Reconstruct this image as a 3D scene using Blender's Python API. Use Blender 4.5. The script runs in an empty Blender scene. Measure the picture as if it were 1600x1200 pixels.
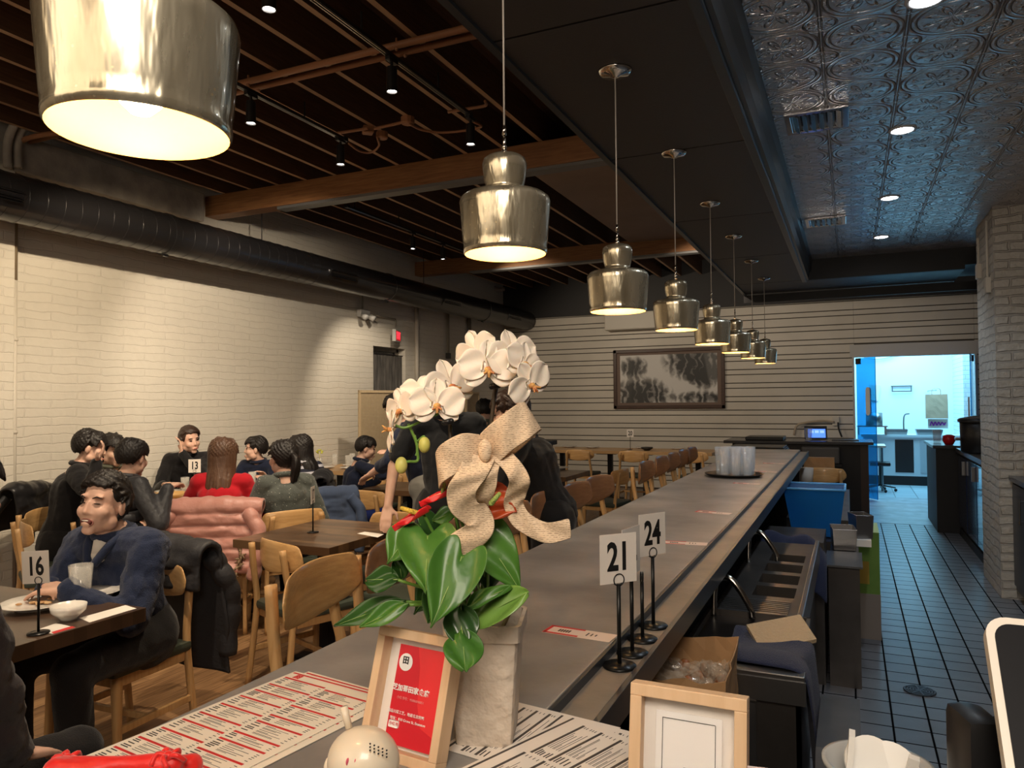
import bpy, bmesh, math, random
from mathutils import Vector, Matrix, Quaternion, noise
PI=math.pi
random.seed(7)
S=bpy.context.scene
COL=S.collection
# ---------------------------------------------------------------- camera
FPX=1159.87
H=1.50
RGT=Vector((0.91011664,0.41425234,-0.00909401)); UP=Vector((0.01784542,-0.01726051,0.99969176)); FWD=Vector((-0.41396769,0.90999839,0.02310159))
cd=bpy.data.cameras.new('camera'); cam=bpy.data.objects.new('camera',cd); COL.objects.link(cam)
cd.sensor_width=36; cd.lens=FPX/1600*36; cd.clip_start=.02; cd.clip_end=100
M=Matrix((( RGT.x,UP.x,-FWD.x,0),(RGT.y,UP.y,-FWD.y,0),(RGT.z,UP.z,-FWD.z,H),(0,0,0,1)))
cam.matrix_world=M
S.camera=cam
def P(px,py,d):
    """point seen at a photo position, d metres deep"""
    return Vector((0,0,H))+(RGT*((px-800)/FPX)+UP*((600-py)/FPX)+FWD)*d
# ---------------------------------------------------------------- view + world
S.view_settings.view_transform='Standard'; S.view_settings.look='None'
S.view_settings.gamma=1; S.view_settings.use_curve_mapping=False
S.view_settings.exposure=0.38
w=bpy.data.worlds.new('world'); S.world=w; w.use_nodes=True
w.node_tree.nodes['Background'].inputs[0].default_value=(1.0,.86,.72,1)
w.node_tree.nodes['Background'].inputs[1].default_value=.20
def light(name,kind,loc,power,color=(1,1,1),size=.1,size_y=None,aim=None,spot=None,blend=.5):
    d=bpy.data.lights.new(name,kind); d.energy=power; d.color=color
    if kind=='AREA':
        d.size=size
        if size_y: d.shape='RECTANGLE'; d.size_y=size_y
    elif kind=='SPOT':
        d.shadow_soft_size=size; d.spot_size=math.radians(spot); d.spot_blend=blend
    else: d.shadow_soft_size=size
    o=bpy.data.objects.new(name,d); COL.objects.link(o); o.location=loc
    if aim is not None:
        o.rotation_euler=(Vector(aim)-Vector(loc)).to_track_quat('-Z','Y').to_euler()
    return o
WARM=(1,.72,.42); NEUT=(1,.85,.67); COOL=(.62,.82,1)
# kitchen fluorescents, beyond the doorway
light('kitchen_ceiling_lamp','AREA',(1.0,13.8,2.95),85,(.28,.72,1),2.2,1.2,aim=(1.0,14.0,0))
light('kitchen_ceiling_lamp','AREA',(.6,15.2,2.95),55,(.28,.72,1),1.6,1.0,aim=(.6,15.2,0))
# unseen warm fill lights added behind the camera, no fixtures built
light('front_fill_light','AREA',(-2.2,-1.6,3.3),90,(1,.80,.58),5.0,3.2,aim=(-2.4,1.6,.8))
light('foreground_fill_light','AREA',(.2,-.6,2.7),34,(1,.87,.72),.9,.9,aim=(-.5,1.3,.9))  # unseen fill, added to brighten the menus and pot
# ---------------------------------------------------------------- materials
MATS={}
def _n(nt,t,**k):
    n=nt.nodes.new(t)
    for a,b in k.items(): setattr(n,a,b)
    return n
def mat(name,col=(.8,.8,.8),rough=.5,metal=0,var=0,vscale=8,bump=0,bscale=60,stretch=None,emit=None,estr=0,trans=0,alpha=1,sheen=0,sss=0,coat=0,ior=1.45,col2=None,detail=4,spec=.5):
    if name in MATS: return MATS[name]
    m=bpy.data.materials.new(name); MATS[name]=m; m.use_nodes=True; nt=m.node_tree; b=nt.nodes['Principled BSDF']
    c=tuple(col)+(1,)
    b.inputs['Base Color'].default_value=c; b.inputs['Roughness'].default_value=rough; b.inputs['Metallic'].default_value=metal
    b.inputs['Transmission Weight'].default_value=trans; b.inputs['IOR'].default_value=ior; b.inputs['Alpha'].default_value=alpha
    b.inputs['Sheen Weight'].default_value=sheen; b.inputs['Coat Weight'].default_value=coat
    b.inputs['Specular IOR Level'].default_value=spec
    if sss: b.inputs['Subsurface Weight'].default_value=sss; b.inputs['Subsurface Radius'].default_value=(.02,.008,.004)
    if emit: b.inputs['Emission Color'].default_value=tuple(emit)+(1,); b.inputs['Emission Strength'].default_value=estr
    L=nt.links.new
    tc=_n(nt,'ShaderNodeTexCoord'); mp=_n(nt,'ShaderNodeMapping'); L(tc.outputs['Object'],mp.inputs[0])
    if stretch: mp.inputs['Scale'].default_value=stretch
    if var or col2:
        nz=_n(nt,'ShaderNodeTexNoise'); nz.inputs['Scale'].default_value=vscale; nz.inputs['Detail'].default_value=detail; L(mp.outputs[0],nz.inputs['Vector'])
        rp=_n(nt,'ShaderNodeValToRGB'); e=rp.color_ramp.elements; e[0].position=.3; e[1].position=.7
        c2=col2 if col2 else tuple(max(0,x*(1-var)) for x in col)
        e[0].color=tuple(c2)+(1,); e[1].color=tuple(min(1,x*(1+var*.4)) for x in col)+(1,)
        L(nz.outputs['Fac'],rp.inputs[0]); L(rp.outputs[0],b.inputs['Base Color'])
    if bump:
        nb=_n(nt,'ShaderNodeTexNoise'); nb.inputs['Scale'].default_value=bscale; nb.inputs['Detail'].default_value=3; L(mp.outputs[0],nb.inputs['Vector'])
        bp=_n(nt,'ShaderNodeBump'); bp.inputs['Strength'].default_value=bump; bp.inputs['Distance'].default_value=.01
        L(nb.outputs['Fac'],bp.inputs['Height']); L(bp.outputs[0],b.inputs['Normal'])
    return m
def coords(nt,a='X',b='Y',sa=1,sb=1):
    """two object axes as a flat texture vector"""
    L=nt.links.new; tc=_n(nt,'ShaderNodeTexCoord'); sp=_n(nt,'ShaderNodeSeparateXYZ'); L(tc.outputs['Object'],sp.inputs[0])
    cb=_n(nt,'ShaderNodeCombineXYZ')
    for i,(ax,s) in enumerate(((a,sa),(b,sb))):
        mm=_n(nt,'ShaderNodeMath',operation='MULTIPLY'); L(sp.outputs[ax],mm.inputs[0]); mm.inputs[1].default_value=s; L(mm.outputs[0],cb.inputs[i])
    return cb.outputs[0]
def brick_mat(name,a,b,bw,bh,mortar,c1,c2,cm,rough=.6,bump=.6,dist=.012,offset=.5,nz=.3,squash=1.0,coat=0,warp=0.0,nscale=25,roughvar=0,grout=False):
    m=bpy.data.materials.new(name); MATS[name]=m; m.use_nodes=True; nt=m.node_tree; L=nt.links.new; bs=nt.nodes['Principled BSDF']
    bs.inputs['Roughness'].default_value=rough; bs.inputs['Coat Weight'].default_value=coat
    v=coords(nt,a,b)
    tc=_n(nt,'ShaderNodeTexCoord'); n1=_n(nt,'ShaderNodeTexNoise'); n1.inputs['Scale'].default_value=nscale; n1.inputs['Detail'].default_value=4; L(tc.outputs['Object'],n1.inputs['Vector'])
    if warp:
        nw=_n(nt,'ShaderNodeTexNoise'); nw.inputs['Scale'].default_value=6; nw.inputs['Detail'].default_value=3; L(v,nw.inputs['Vector'])
        sb=_n(nt,'ShaderNodeVectorMath',operation='SUBTRACT'); L(nw.outputs['Color'],sb.inputs[0]); sb.inputs[1].default_value=(.5,.5,.5)
        sc=_n(nt,'ShaderNodeVectorMath',operation='SCALE'); L(sb.outputs[0],sc.inputs[0]); sc.inputs['Scale'].default_value=warp
        ad=_n(nt,'ShaderNodeVectorMath',operation='ADD'); L(v,ad.inputs[0]); L(sc.outputs[0],ad.inputs[1]); v=ad.outputs[0]
    br=_n(nt,'ShaderNodeTexBrick'); br.offset=offset; br.squash=squash
    br.inputs['Scale'].default_value=1; br.inputs['Brick Width'].default_value=bw; br.inputs['Row Height'].default_value=bh; br.inputs['Mortar Size'].default_value=mortar; br.inputs['Mortar Smooth'].default_value=.4
    br.inputs['Color1'].default_value=c1+(1,); br.inputs['Color2'].default_value=c2+(1,); br.inputs['Mortar'].default_value=cm+(1,); br.inputs['Bias'].default_value=0
    L(v,br.inputs['Vector']); 
    mx=_n(nt,'ShaderNodeMix',data_type='RGBA',blend_type='MULTIPLY'); mx.inputs[0].default_value=nz; L(br.outputs['Color'],mx.inputs[6]); L(n1.outputs['Fac'],mx.inputs[7]); L(mx.outputs[2],bs.inputs['Base Color'])
    inv=_n(nt,'ShaderNodeMath',operation='SUBTRACT'); inv.inputs[0].default_value=1; L(br.outputs['Fac'],inv.inputs[1])
    ma=_n(nt,'ShaderNodeMath',operation='MULTIPLY_ADD'); L(n1.outputs['Fac'],ma.inputs[0]); ma.inputs[1].default_value=.5; L(inv.outputs[0],ma.inputs[2])
    bp=_n(nt,'ShaderNodeBump'); bp.inputs['Strength'].default_value=bump; bp.inputs['Distance'].default_value=dist; L(ma.outputs[0],bp.inputs['Height']); L(bp.outputs[0],bs.inputs['Normal'])
    if grout:
        mr=_n(nt,'ShaderNodeMapRange'); L(br.outputs['Fac'],mr.inputs[0]); mr.inputs[3].default_value=rough; mr.inputs[4].default_value=.95; L(mr.outputs[0],bs.inputs['Roughness'])
        ms=_n(nt,'ShaderNodeMapRange'); L(br.outputs['Fac'],ms.inputs[0]); ms.inputs[3].default_value=.5; ms.inputs[4].default_value=0; L(ms.outputs[0],bs.inputs['Specular IOR Level'])
    elif roughvar:
        mr=_n(nt,'ShaderNodeMapRange'); L(n1.outputs['Fac'],mr.inputs[0]); mr.inputs[3].default_value=rough-roughvar; mr.inputs[4].default_value=rough+roughvar; L(mr.outputs[0],bs.inputs['Roughness'])
    return m
def wood(name,c1,c2,axis='X',rough=.45,scale=1.0,coat=0.0):
    """grain runs along axis"""
    st={'X':(1,14,14),'Y':(14,1,14),'Z':(14,14,1)}[axis]
    return mat(name,c1,rough,col2=c2,vscale=5*scale,stretch=st,bump=.08,bscale=10*scale,detail=8,coat=coat)
# ---------------------------------------------------------------- mesh helpers
def TR(bm,vs,loc=(0,0,0),rot=(0,0,0),sc=(1,1,1)):
    from mathutils import Euler
    m=Matrix.Translation(loc)@Euler(rot).to_matrix().to_4x4()@Matrix.Diagonal(tuple(sc)+(1,))
    bmesh.ops.transform(bm,matrix=m,verts=vs)
def box(bm,c,s,rot=(0,0,0),bev=0):
    r=bmesh.ops.create_cube(bm,size=1); vs=r['verts']
    TR(bm,vs,sc=s)
    if bev:
        es={e for v in vs for e in v.link_edges}
        q=bmesh.ops.bevel(bm,geom=list(es),offset=bev,segments=2,affect='EDGES',profile=.6)
        vs=list({v for f in q['faces'] for v in f.verts}|{v for v in vs if v.is_valid})
    TR(bm,vs,c,rot); return vs
def box2(bm,a,b,bev=0):
    return box(bm,[(a[i]+b[i])/2 for i in range(3)],[abs(b[i]-a[i]) for i in range(3)],bev=bev)
_SPH={}
def _sphere(n):
    if n in _SPH: return _SPH[n]
    m=max(6,n*2//3); vs=[(0,0,1)]; fs=[]
    for i in range(1,m):
        t=PI*i/m
        for j in range(n): vs.append((math.sin(t)*math.cos(2*PI*j/n),math.sin(t)*math.sin(2*PI*j/n),math.cos(t)))
    vs.append((0,0,-1)); L=len(vs)-1
    for j in range(n):
        k=(j+1)%n; fs.append((0,1+j,1+k)); o=1+(m-2)*n; fs.append((L,o+k,o+j))
        for i in range(m-2):
            o=1+i*n; fs.append((o+j,o+n+j,o+n+k,o+k))
    _SPH[n]=([Vector(v) for v in vs],fs); return _SPH[n]
def cyl(bm,p0,p1,r0,r1=None,n=16,caps=True):
    p0=Vector(p0);p1=Vector(p1); d=p1-p0
    if r1 is None: r1=r0
    q=d.to_track_quat('Z','Y').to_matrix(); x=q.col[0]; y=q.col[1]
    cs=[(math.cos(2*PI*j/n),math.sin(2*PI*j/n)) for j in range(n)]
    A=[bm.verts.new(p0+(x*c+y*s_)*r0) for c,s_ in cs]; B=[bm.verts.new(p1+(x*c+y*s_)*r1) for c,s_ in cs]
    for j in range(n): k=(j+1)%n; bm.faces.new((A[j],A[k],B[k],B[j]))
    if caps: bm.faces.new(A[::-1]); bm.faces.new(B)
    return A+B
def ball(bm,c,r,sc=(1,1,1),rot=(0,0,0),n=16):
    from mathutils import Euler
    V,F=_sphere(n); m=Euler(rot).to_matrix()@Matrix.Diagonal((sc[0]*r,sc[1]*r,sc[2]*r)); c=Vector(c)
    vs=[bm.verts.new(m@v+c) for v in V]
    for f in F: bm.faces.new([vs[i] for i in f])
    return vs
def lathe(bm,prof,c=(0,0,0),n=32,close=False):
    rings=[]
    for r,z in prof:
        if r<1e-5: rings.append([bm.verts.new((c[0],c[1],c[2]+z))])
        else: rings.append([bm.verts.new((c[0]+r*math.cos(2*PI*i/n),c[1]+r*math.sin(2*PI*i/n),c[2]+z)) for i in range(n)])
    pr=list(zip(rings,rings[1:]))
    if close: pr.append((rings[-1],rings[0]))
    for a,b in pr:
        for i in range(n):
            j=(i+1)%n
            if len(a)==1 and len(b)==1: continue
            if len(a)==1: bm.faces.new((a[0],b[j],b[i]))
            elif len(b)==1: bm.faces.new((a[i],a[j],b[0]))
            else: bm.faces.new((a[i],a[j],b[j],b[i]))
    return [v for r in rings for v in r]
def tube(bm,pts,r,n=8,caps=True,flat=None):
    """swept round (or flat, if flat=(w,t)) bar through points; r a number or a list"""
    pts=[Vector(p) for p in pts]; k=len(pts); rings=[]; up=None
    for i,p in enumerate(pts):
        d=(pts[min(i+1,k-1)]-pts[max(i-1,0)])
        if d.length<1e-9: d=Vector((0,0,1))
        d.normalize()
        if up is None:
            up=Vector((0,0,1)) if abs(d.z)<.9 else Vector((1,0,0))
        s=d.cross(up)
        if s.length<1e-6: s=d.orthogonal()
        s.normalize(); up=s.cross(d).normalized()
        rr=r[i] if isinstance(r,(list,tuple)) else r
        rings.append([bm.verts.new(p+(s*math.cos(2*PI*j/n)+up*math.sin(2*PI*j/n))*rr) for j in range(n)])
    for a,b in zip(rings,rings[1:]):
        for j in range(n): bm.faces.new((a[j],a[(j+1)%n],b[(j+1)%n],b[j]))
    if caps: bm.faces.new(rings[0][::-1]); bm.faces.new(rings[-1])
    return [v for q in rings for v in q]
def smooth_pts(pts,m=6):
    """Catmull-Rom through points"""
    pts=[Vector(p) for p in pts]; q=[pts[0]*2-pts[1]]+pts+[pts[-1]*2-pts[-2]]; out=[]
    for i in range(1,len(q)-2):
        for s in range(m):
            t=s/m; a,b,c,d=q[i-1],q[i],q[i+1],q[i+2]
            out.append(.5*((2*b)+(c-a)*t+(2*a-5*b+4*c-d)*t*t+(3*b-a-3*c+d)*t**3))
    out.append(pts[-1]); return out
def prism(bm,pts,h,axis='Z',z0=0):
    """closed 2-D outline extruded along an axis"""
    def V3(p,z):
        return {'Z':(p[0],p[1],z),'Y':(p[0],z,p[1]),'X':(z,p[0],p[1])}[axis]
    a=[bm.verts.new(V3(p,z0)) for p in pts]; b=[bm.verts.new(V3(p,z0+h)) for p in pts]; n=len(pts)
    for i in range(n): bm.faces.new((a[i],a[(i+1)%n],b[(i+1)%n],b[i]))
    bm.faces.new(a[::-1]); bm.faces.new(b); return a+b
def BM(): return bmesh.new()
def obj(name,bm,m,parent=None,smooth=False,mods=None,angle=None):
    bmesh.ops.recalc_face_normals(bm,faces=bm.faces)
    me=bpy.data.meshes.new(name); bm.to_mesh(me); bm.free()
    ms=m if isinstance(m,(list,tuple)) else [m]
    for x in ms: me.materials.append(x)
    if smooth or angle:
        for p in me.polygons: p.use_smooth=True
    o=bpy.data.objects.new(name,me); COL.objects.link(o)
    if angle:
        # split shading at creases
        import bmesh as _b
        b2=_b.new(); b2.from_mesh(me)
        for e in b2.edges:
            if len(e.link_faces)==2 and e.calc_face_angle()>math.radians(angle): e.smooth=False
        b2.to_mesh(me); b2.free()
    if parent is not None: o.parent=parent
    for mm in (mods or []):
        md=o.modifiers.new(mm[0],mm[0])
        for k,v in mm[1].items(): setattr(md,k,v)
    return o
def tag(o,label,cat,group=None,kind=None):
    if label: o['label']=label
    if cat: o['category']=cat
    if group: o['group']=group
    if kind: o['kind']=kind
    return o
def thing(name,label,cat,loc=(0,0,0),rz=0,group=None):
    o=bpy.data.objects.new(name,None); COL.objects.link(o); o.empty_display_size=.05
    o.location=loc; o.rotation_euler=(0,0,rz); return tag(o,label,cat,group)
def struct(name,bm,m,**k):
    o=obj(name,bm,m,**k)
    if o.parent is None: o['kind']='structure'
    return o
def kids(o): return [c for c in bpy.data.objects if c.parent==o]
def dup(o,loc=None,rz=None,label=None,group=None,parent=None,scale=None):
    ch=kids(o); c=o.copy(); COL.objects.link(c)
    if parent is not None: c.parent=parent
    if loc is not None: c.location=loc
    if rz is not None: c.rotation_euler=(0,0,rz)
    if scale is not None: c.scale=scale
    if label: c['label']=label
    if group: c['group']=group
    for k in ch: dup(k,parent=c)
    return c
def text(name,body,size,m,loc=(0,0,0),rot=(0,0,0),parent=None,ex=.0003,align='CENTER',bold=0,sx=1):
    c=bpy.data.curves.new(name,'FONT'); c.body=body; c.size=size; c.extrude=ex; c.align_x=align; c.align_y='CENTER'; c.offset=bold; c.resolution_u=3
    t=bpy.data.objects.new(name,c); COL.objects.link(t)
    me=bpy.data.meshes.new_from_object(t.evaluated_get(bpy.context.evaluated_depsgraph_get())); me.name=name
    bpy.data.objects.remove(t); bpy.data.curves.remove(c)
    me.materials.clear(); me.materials.append(m)
    o=bpy.data.objects.new(name,me); COL.objects.link(o); o.location=loc; o.rotation_euler=rot; o.scale=(sx,1,1)
    if parent is not None: o.parent=parent
    return o
# ================================================================ STRUCTURE
XW=-5.8; YB=12.45; ZJ=3.56
whitebrick=brick_mat('painted_white_brick','Y','Z',.43,.070,.006,(.72,.67,.58),(.70,.655,.57),(.70,.65,.565),rough=.5,bump=.6,dist=.009,nz=.10,warp=.05,nscale=14)
whitebrickx=brick_mat('painted_white_brick_end','X','Z',.215,.0725,.007,(.70,.66,.58),(.66,.62,.55),(.5,.46,.4),rough=.5,bump=.9,dist=.02,nz=.25,warp=.04,nscale=18)
pillarbrick=brick_mat('old_grey_brick','Y','Z',.2,.068,.009,(.66,.61,.53),(.60,.55,.47),(.52,.47,.41),rough=.6,bump=1,dist=.022,nz=.3,warp=.05,nscale=26)
pillarbrickx=brick_mat('old_grey_brick_end','X','Z',.2,.068,.009,(.66,.61,.53),(.60,.55,.47),(.52,.47,.41),rough=.6,bump=1,dist=.022,nz=.3,warp=.05,nscale=26)
tile=brick_mat('grey_quarry_tile','X','Y',.153,.153,.0055,(.19,.19,.205),(.155,.157,.172),(.008,.008,.009),rough=.36,bump=.6,dist=.004,offset=0,nz=.4,nscale=9,grout=True)
# hardwood floor planks
def plank_mat():
    m=bpy.data.materials.new('hardwood_floor'); m.use_nodes=True; nt=m.node_tree; L=nt.links.new; bs=nt.nodes['Principled BSDF']
    v=coords(nt,'Y','X'); br=_n(nt,'ShaderNodeTexBrick'); br.offset=.37; br.offset_frequency=3
    br.inputs['Scale'].default_value=1; br.inputs['Brick Width'].default_value=1.1; br.inputs['Row Height'].default_value=.10; br.inputs['Mortar Size'].default_value=.0012; br.inputs['Bias'].default_value=0
    br.inputs['Color1'].default_value=(.36,.215,.11,1); br.inputs['Color2'].default_value=(.11,.055,.027,1); br.inputs['Mortar'].default_value=(.03,.015,.008,1)
    L(v,br.inputs['Vector'])
    mp=_n(nt,'ShaderNodeMapping'); mp.inputs['Scale'].default_value=(2,26,1); L(v,mp.inputs[0]); nz=_n(nt,'ShaderNodeTexNoise'); nz.inputs['Scale'].default_value=2.2; nz.inputs['Detail'].default_value=8; L(mp.outputs[0],nz.inputs[0])
    rp=_n(nt,'ShaderNodeValToRGB'); rp.color_ramp.elements[0].position=.35; rp.color_ramp.elements[0].color=(.55,.5,.46,1); rp.color_ramp.elements[1].position=.65; rp.color_ramp.elements[1].color=(1.15,1.12,1.05,1); L(nz.outputs[0],rp.inputs[0])
    mx=_n(nt,'ShaderNodeMix',data_type='RGBA',blend_type='MULTIPLY'); mx.inputs[0].default_value=1; L(br.outputs['Color'],mx.inputs[6]); L(rp.outputs[0],mx.inputs[7]); L(mx.outputs[2],bs.inputs['Base Color'])
    bs.inputs['Roughness'].default_value=.3
    bp=_n(nt,'ShaderNodeBump'); bp.inputs['Strength'].default_value=.25; bp.inputs['Distance'].default_value=.003; L(nz.outputs[0],bp.inputs['Height']); L(bp.outputs[0],bs.inputs['Normal'])
    return m
b=BM(); box2(b,(XW-.2,-4,-.1),(-.72,YB,0)); struct('floor_wood',b,plank_mat())
b=BM(); box2(b,(-.72,-4,-.1),(3.2,9.95,0)); struct('floor_tile',b,tile)
b=BM(); box2(b,(-.72,9.95,-.1),(3.2,YB+.1,.002)); struct('floor_mat',b,mat('grey_vinyl_floor',(.35,.4,.45),.4,var=.4,vscale=5))
ktile=brick_mat('pale_kitchen_tile','X','Y',.30,.30,.006,(.42,.5,.55),(.36,.44,.5),(.1,.12,.14),rough=.4,bump=.3,dist=.003,offset=0,nz=.2)
b=BM(); box2(b,(-1.4,YB+.1,-.1),(2.9,17,0)); struct('floor_kitchen',b,ktile)
# left wall, window opening
b=BM(); 
yw0,yw1,zw0,zw1=8.27,9.06,.9,2.26
box2(b,(XW-.2,-4,0),(XW,yw0,ZJ+.3)); box2(b,(XW-.2,yw1,0),(XW,YB+.2,ZJ+.3)); box2(b,(XW-.2,yw0,0),(XW,yw1,zw0)); box2(b,(XW-.2,yw0,zw1),(XW,yw1,ZJ+.3))
struct('wall_left',b,whitebrick)
b=BM(); box2(b,(XW,3.5,3.27),(XW+.12,5.3,3.55),.01); box2(b,(XW,-4,3.27),(XW+.12,3.3,3.55),.01); struct('trim_1',b,mat('grey_plaster',(.4,.36,.31),.8,var=.3,vscale=6,bump=.5,bscale=20))
b=BM(); box2(b,(XW,3.32,0),(XW+.1,3.52,3.3),.01); struct('trim_2',b,whitebrick)
# back wall: grooved slat boards, doorway at the right
slat=mat('warm_white_slat_board',(.62,.575,.5),.45,var=.08,vscale=2)
groove=mat('slat_groove_shadow_gap',(.09,.08,.07),.7)
dx0,dx1,dz=.07,1.64,2.12
b=BM()
for (x0,x1,z0,z1) in ((XW,dx0,0,3.0),(dx1,3.2,0,3.0),(dx0,dx1,dz+.0,3.0)):
    box2(b,(x0,YB,z0),(x1,YB+.12,z1))
o=struct('wall_back',b,groove)
b=BM(); z=.02; k=0
while z<2.99:
    h=.122 if k%2==0 else .068
    z1=min(z+h,2.998)
    for (x0,x1) in ((XW,dx0-.0),(dx0,dx1),(dx1,3.2)):
        if x0==dx0 and z<dz+.1: continue
        box2(b,(x0+.001,YB-.02,z),(x1-.001,YB,z1),.003)
    z=z1+.014; k+=1
struct('wall_back_boards',b,slat).name='wall_back_slats'
b=BM(); box2(b,(dx0-.06,YB-.03,dz),(dx1+.06,YB-.0,dz+.19)); box2(b,(dx0-.03,YB-.03,0),(dx0,YB+.12,dz)); box2(b,(dx1,YB-.03,0),(dx1+.03,YB+.12,dz)); struct('trim_3',b,mat('painted_door_trim',(.5,.49,.47),.5))
black=mat('matte_black_paint',(.012,.011,.012),.55,bump=.1,bscale=30)
b=BM(); box2(b,(XW,YB-.06,3.0),(3.2,YB+.12,ZJ+.3)); struct('wall_back_header',b,black)
# soffit over the bar, with plywood joints, and tin coffer
soff=mat('charcoal_soffit_panel',(.06,.055,.054),.5,bump=.06,bscale=90)
edge=mat('blue_grey_metal_edge',(.07,.08,.095),.35,metal=.6)
ZS=2.72; ZT=2.93; XS0=-1.11; XC=-.385; YC=8.2; YE=9.05
b=BM(); 
ys=[-4,-.9,.75,2.25,3.62,5.1,6.62,8.2,YE]
for a,c in zip(ys,ys[1:]): box2(b,(XS0+.03,a+.006,ZS),(XC-.03,c-.006,ZS+.05))
box2(b,(XC-.03,YC+.06,ZS),(1.02,YE,ZS+.05))
struct('ceiling_soffit',b,soff)
b=BM(); box2(b,(XS0+.03,-4,ZS+.05),(XC,YE,ZS+1.1)); box2(b,(XC,YC+.06,ZS+.05),(3.2,YE,ZS+1.1)); struct('ceiling_soffit_core',b,black)
b=BM(); box2(b,(XS0-.0,-4,ZS-.012),(XS0+.03,YE,ZS+.07)); box2(b,(XC-.045,-4,ZS-.014),(XC-.0,YC+.06,ZS+.03),.006)
struct('trim_4',b,edge)
b=BM()
prism(b,[(XC,ZS),(XC+.02,ZS),(XC+.03,ZS+.07),(XC+.05,ZS+.12),(XC+.055,ZT),(XC,ZT)],YC+4.06,'Y',-4); struct('trim_5',b,edge)
b=BM(); box2(b,(XC,YC,ZS-.0),(1.02,YC+.06,ZT)); box2(b,(XS0,YE-.04,ZS-.1),(3.2,YE+.0,ZS-.012)); struct('trim_6',b,black)
# pressed tin ceiling
def tin_mat():
    m=bpy.data.materials.new('pressed_tin'); m.use_nodes=True; nt=m.node_tree; L=nt.links.new; bs=nt.nodes['Principled BSDF']
    bs.inputs['Base Color'].default_value=(.62,.60,.62,1); bs.inputs['Metallic'].default_value=.6; bs.inputs['Roughness'].default_value=.30
    tc=_n(nt,'ShaderNodeTexCoord'); sp=_n(nt,'ShaderNodeSeparateXYZ'); L(tc.outputs['Object'],sp.inputs[0])
    def mth(op,a,b2=None,c=None):
        n=_n(nt,'ShaderNodeMath',operation=op)
        for i,v in enumerate((a,b2,c)):
            if v is None: continue
            if isinstance(v,(int,float)): n.inputs[i].default_value=v
            else: L(v,n.inputs[i])
        return n.outputs[0]
    T=.305
    def cell(o,off): return mth('SUBTRACT',mth('FRACT',mth('ADD',mth('DIVIDE',o,T),off)),.5)
    def ring(u,v,r0,w,su=1,sv=1):
        r=mth('SQRT',mth('ADD',mth('POWER',mth('MULTIPLY',u,su),2),mth('POWER',mth('MULTIPLY',v,sv),2)))
        d=mth('ABSOLUTE',mth('SUBTRACT',r,r0)); q=mth('SUBTRACT',1,mth('DIVIDE',d,w)); return mth('MAXIMUM',q,0),r
    x,y=sp.outputs['X'],sp.outputs['Y']
    u,v=cell(x,.26),cell(y,0); u2,v2=cell(x,.76),cell(y,.5)
    u=mth('ABSOLUTE',u); v_=mth('ABSOLUTE',v)
    h=None
    def add(a):
        nonlocal h
        h=a if h is None else mth('MAXIMUM',h,a)
    r1,rr=ring(u,v_,.47,.022); add(r1); r1,_=ring(u,v_,.40,.016); add(r1)
    # petals: rings modulated by angle
    at=mth('ARCTAN2',v_,u); pet=mth('ABSOLUTE',mth('SINE',mth('MULTIPLY',at,4)))
    pr=mth('MULTIPLY',pet,.3); d=mth('ABSOLUTE',mth('SUBTRACT',rr,pr)); add(mth('MAXIMUM',mth('SUBTRACT',1,mth('DIVIDE',d,.035)),0))
    pr=mth('MULTIPLY',pet,.16); d=mth('ABSOLUTE',mth('SUBTRACT',rr,pr)); add(mth('MAXIMUM',mth('SUBTRACT',1,mth('DIVIDE',d,.03)),0))
    u2=mth('ABSOLUTE',u2); v2=mth('ABSOLUTE',v2)
    r2,rr2=ring(u2,v2,.19,.02); add(r2)
    at2=mth('ARCTAN2',v2,u2); pet2=mth('MULTIPLY',mth('ABSOLUTE',mth('SINE',mth('MULTIPLY',at2,3))),.14); d=mth('ABSOLUTE',mth('SUBTRACT',rr2,pet2)); add(mth('MAXIMUM',mth('SUBTRACT',1,mth('DIVIDE',d,.03)),0))
    # seams every tile along x
    su=mth('ABSOLUTE',mth('SUBTRACT',u,.5)); sd=mth('MAXIMUM',mth('SUBTRACT',1,mth('DIVIDE',mth('ABSOLUTE',mth('SUBTRACT',su,.018)),.012)),0); add(sd)
    # beads
    vo=_n(nt,'ShaderNodeTexVoronoi'); vo.inputs['Scale'].default_value=70; L(tc.outputs['Object'],vo.inputs['Vector'])
    bd=mth('MULTIPLY',mth('MAXIMUM',mth('SUBTRACT',.45,vo.outputs['Distance']),0),.5)
    hh=mth('ADD',h,bd)
    nz=_n(nt,'ShaderNodeTexNoise'); nz.inputs['Scale'].default_value=6; L(tc.outputs['Object'],nz.inputs['Vector']); hh=mth('ADD',hh,mth('MULTIPLY',nz.outputs['Fac'],1.2))
    bp=_n(nt,'ShaderNodeBump'); bp.inputs['Strength'].default_value=1; bp.inputs['Distance'].default_value=.013; L(hh,bp.inputs['Height']); L(bp.outputs[0],bs.inputs['Normal'])
    return m
b=BM(); box2(b,(XC+.05,-4,ZT),(3.2,YC,ZT+.04)); struct('ceiling_tin',b,tin_mat())
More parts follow.
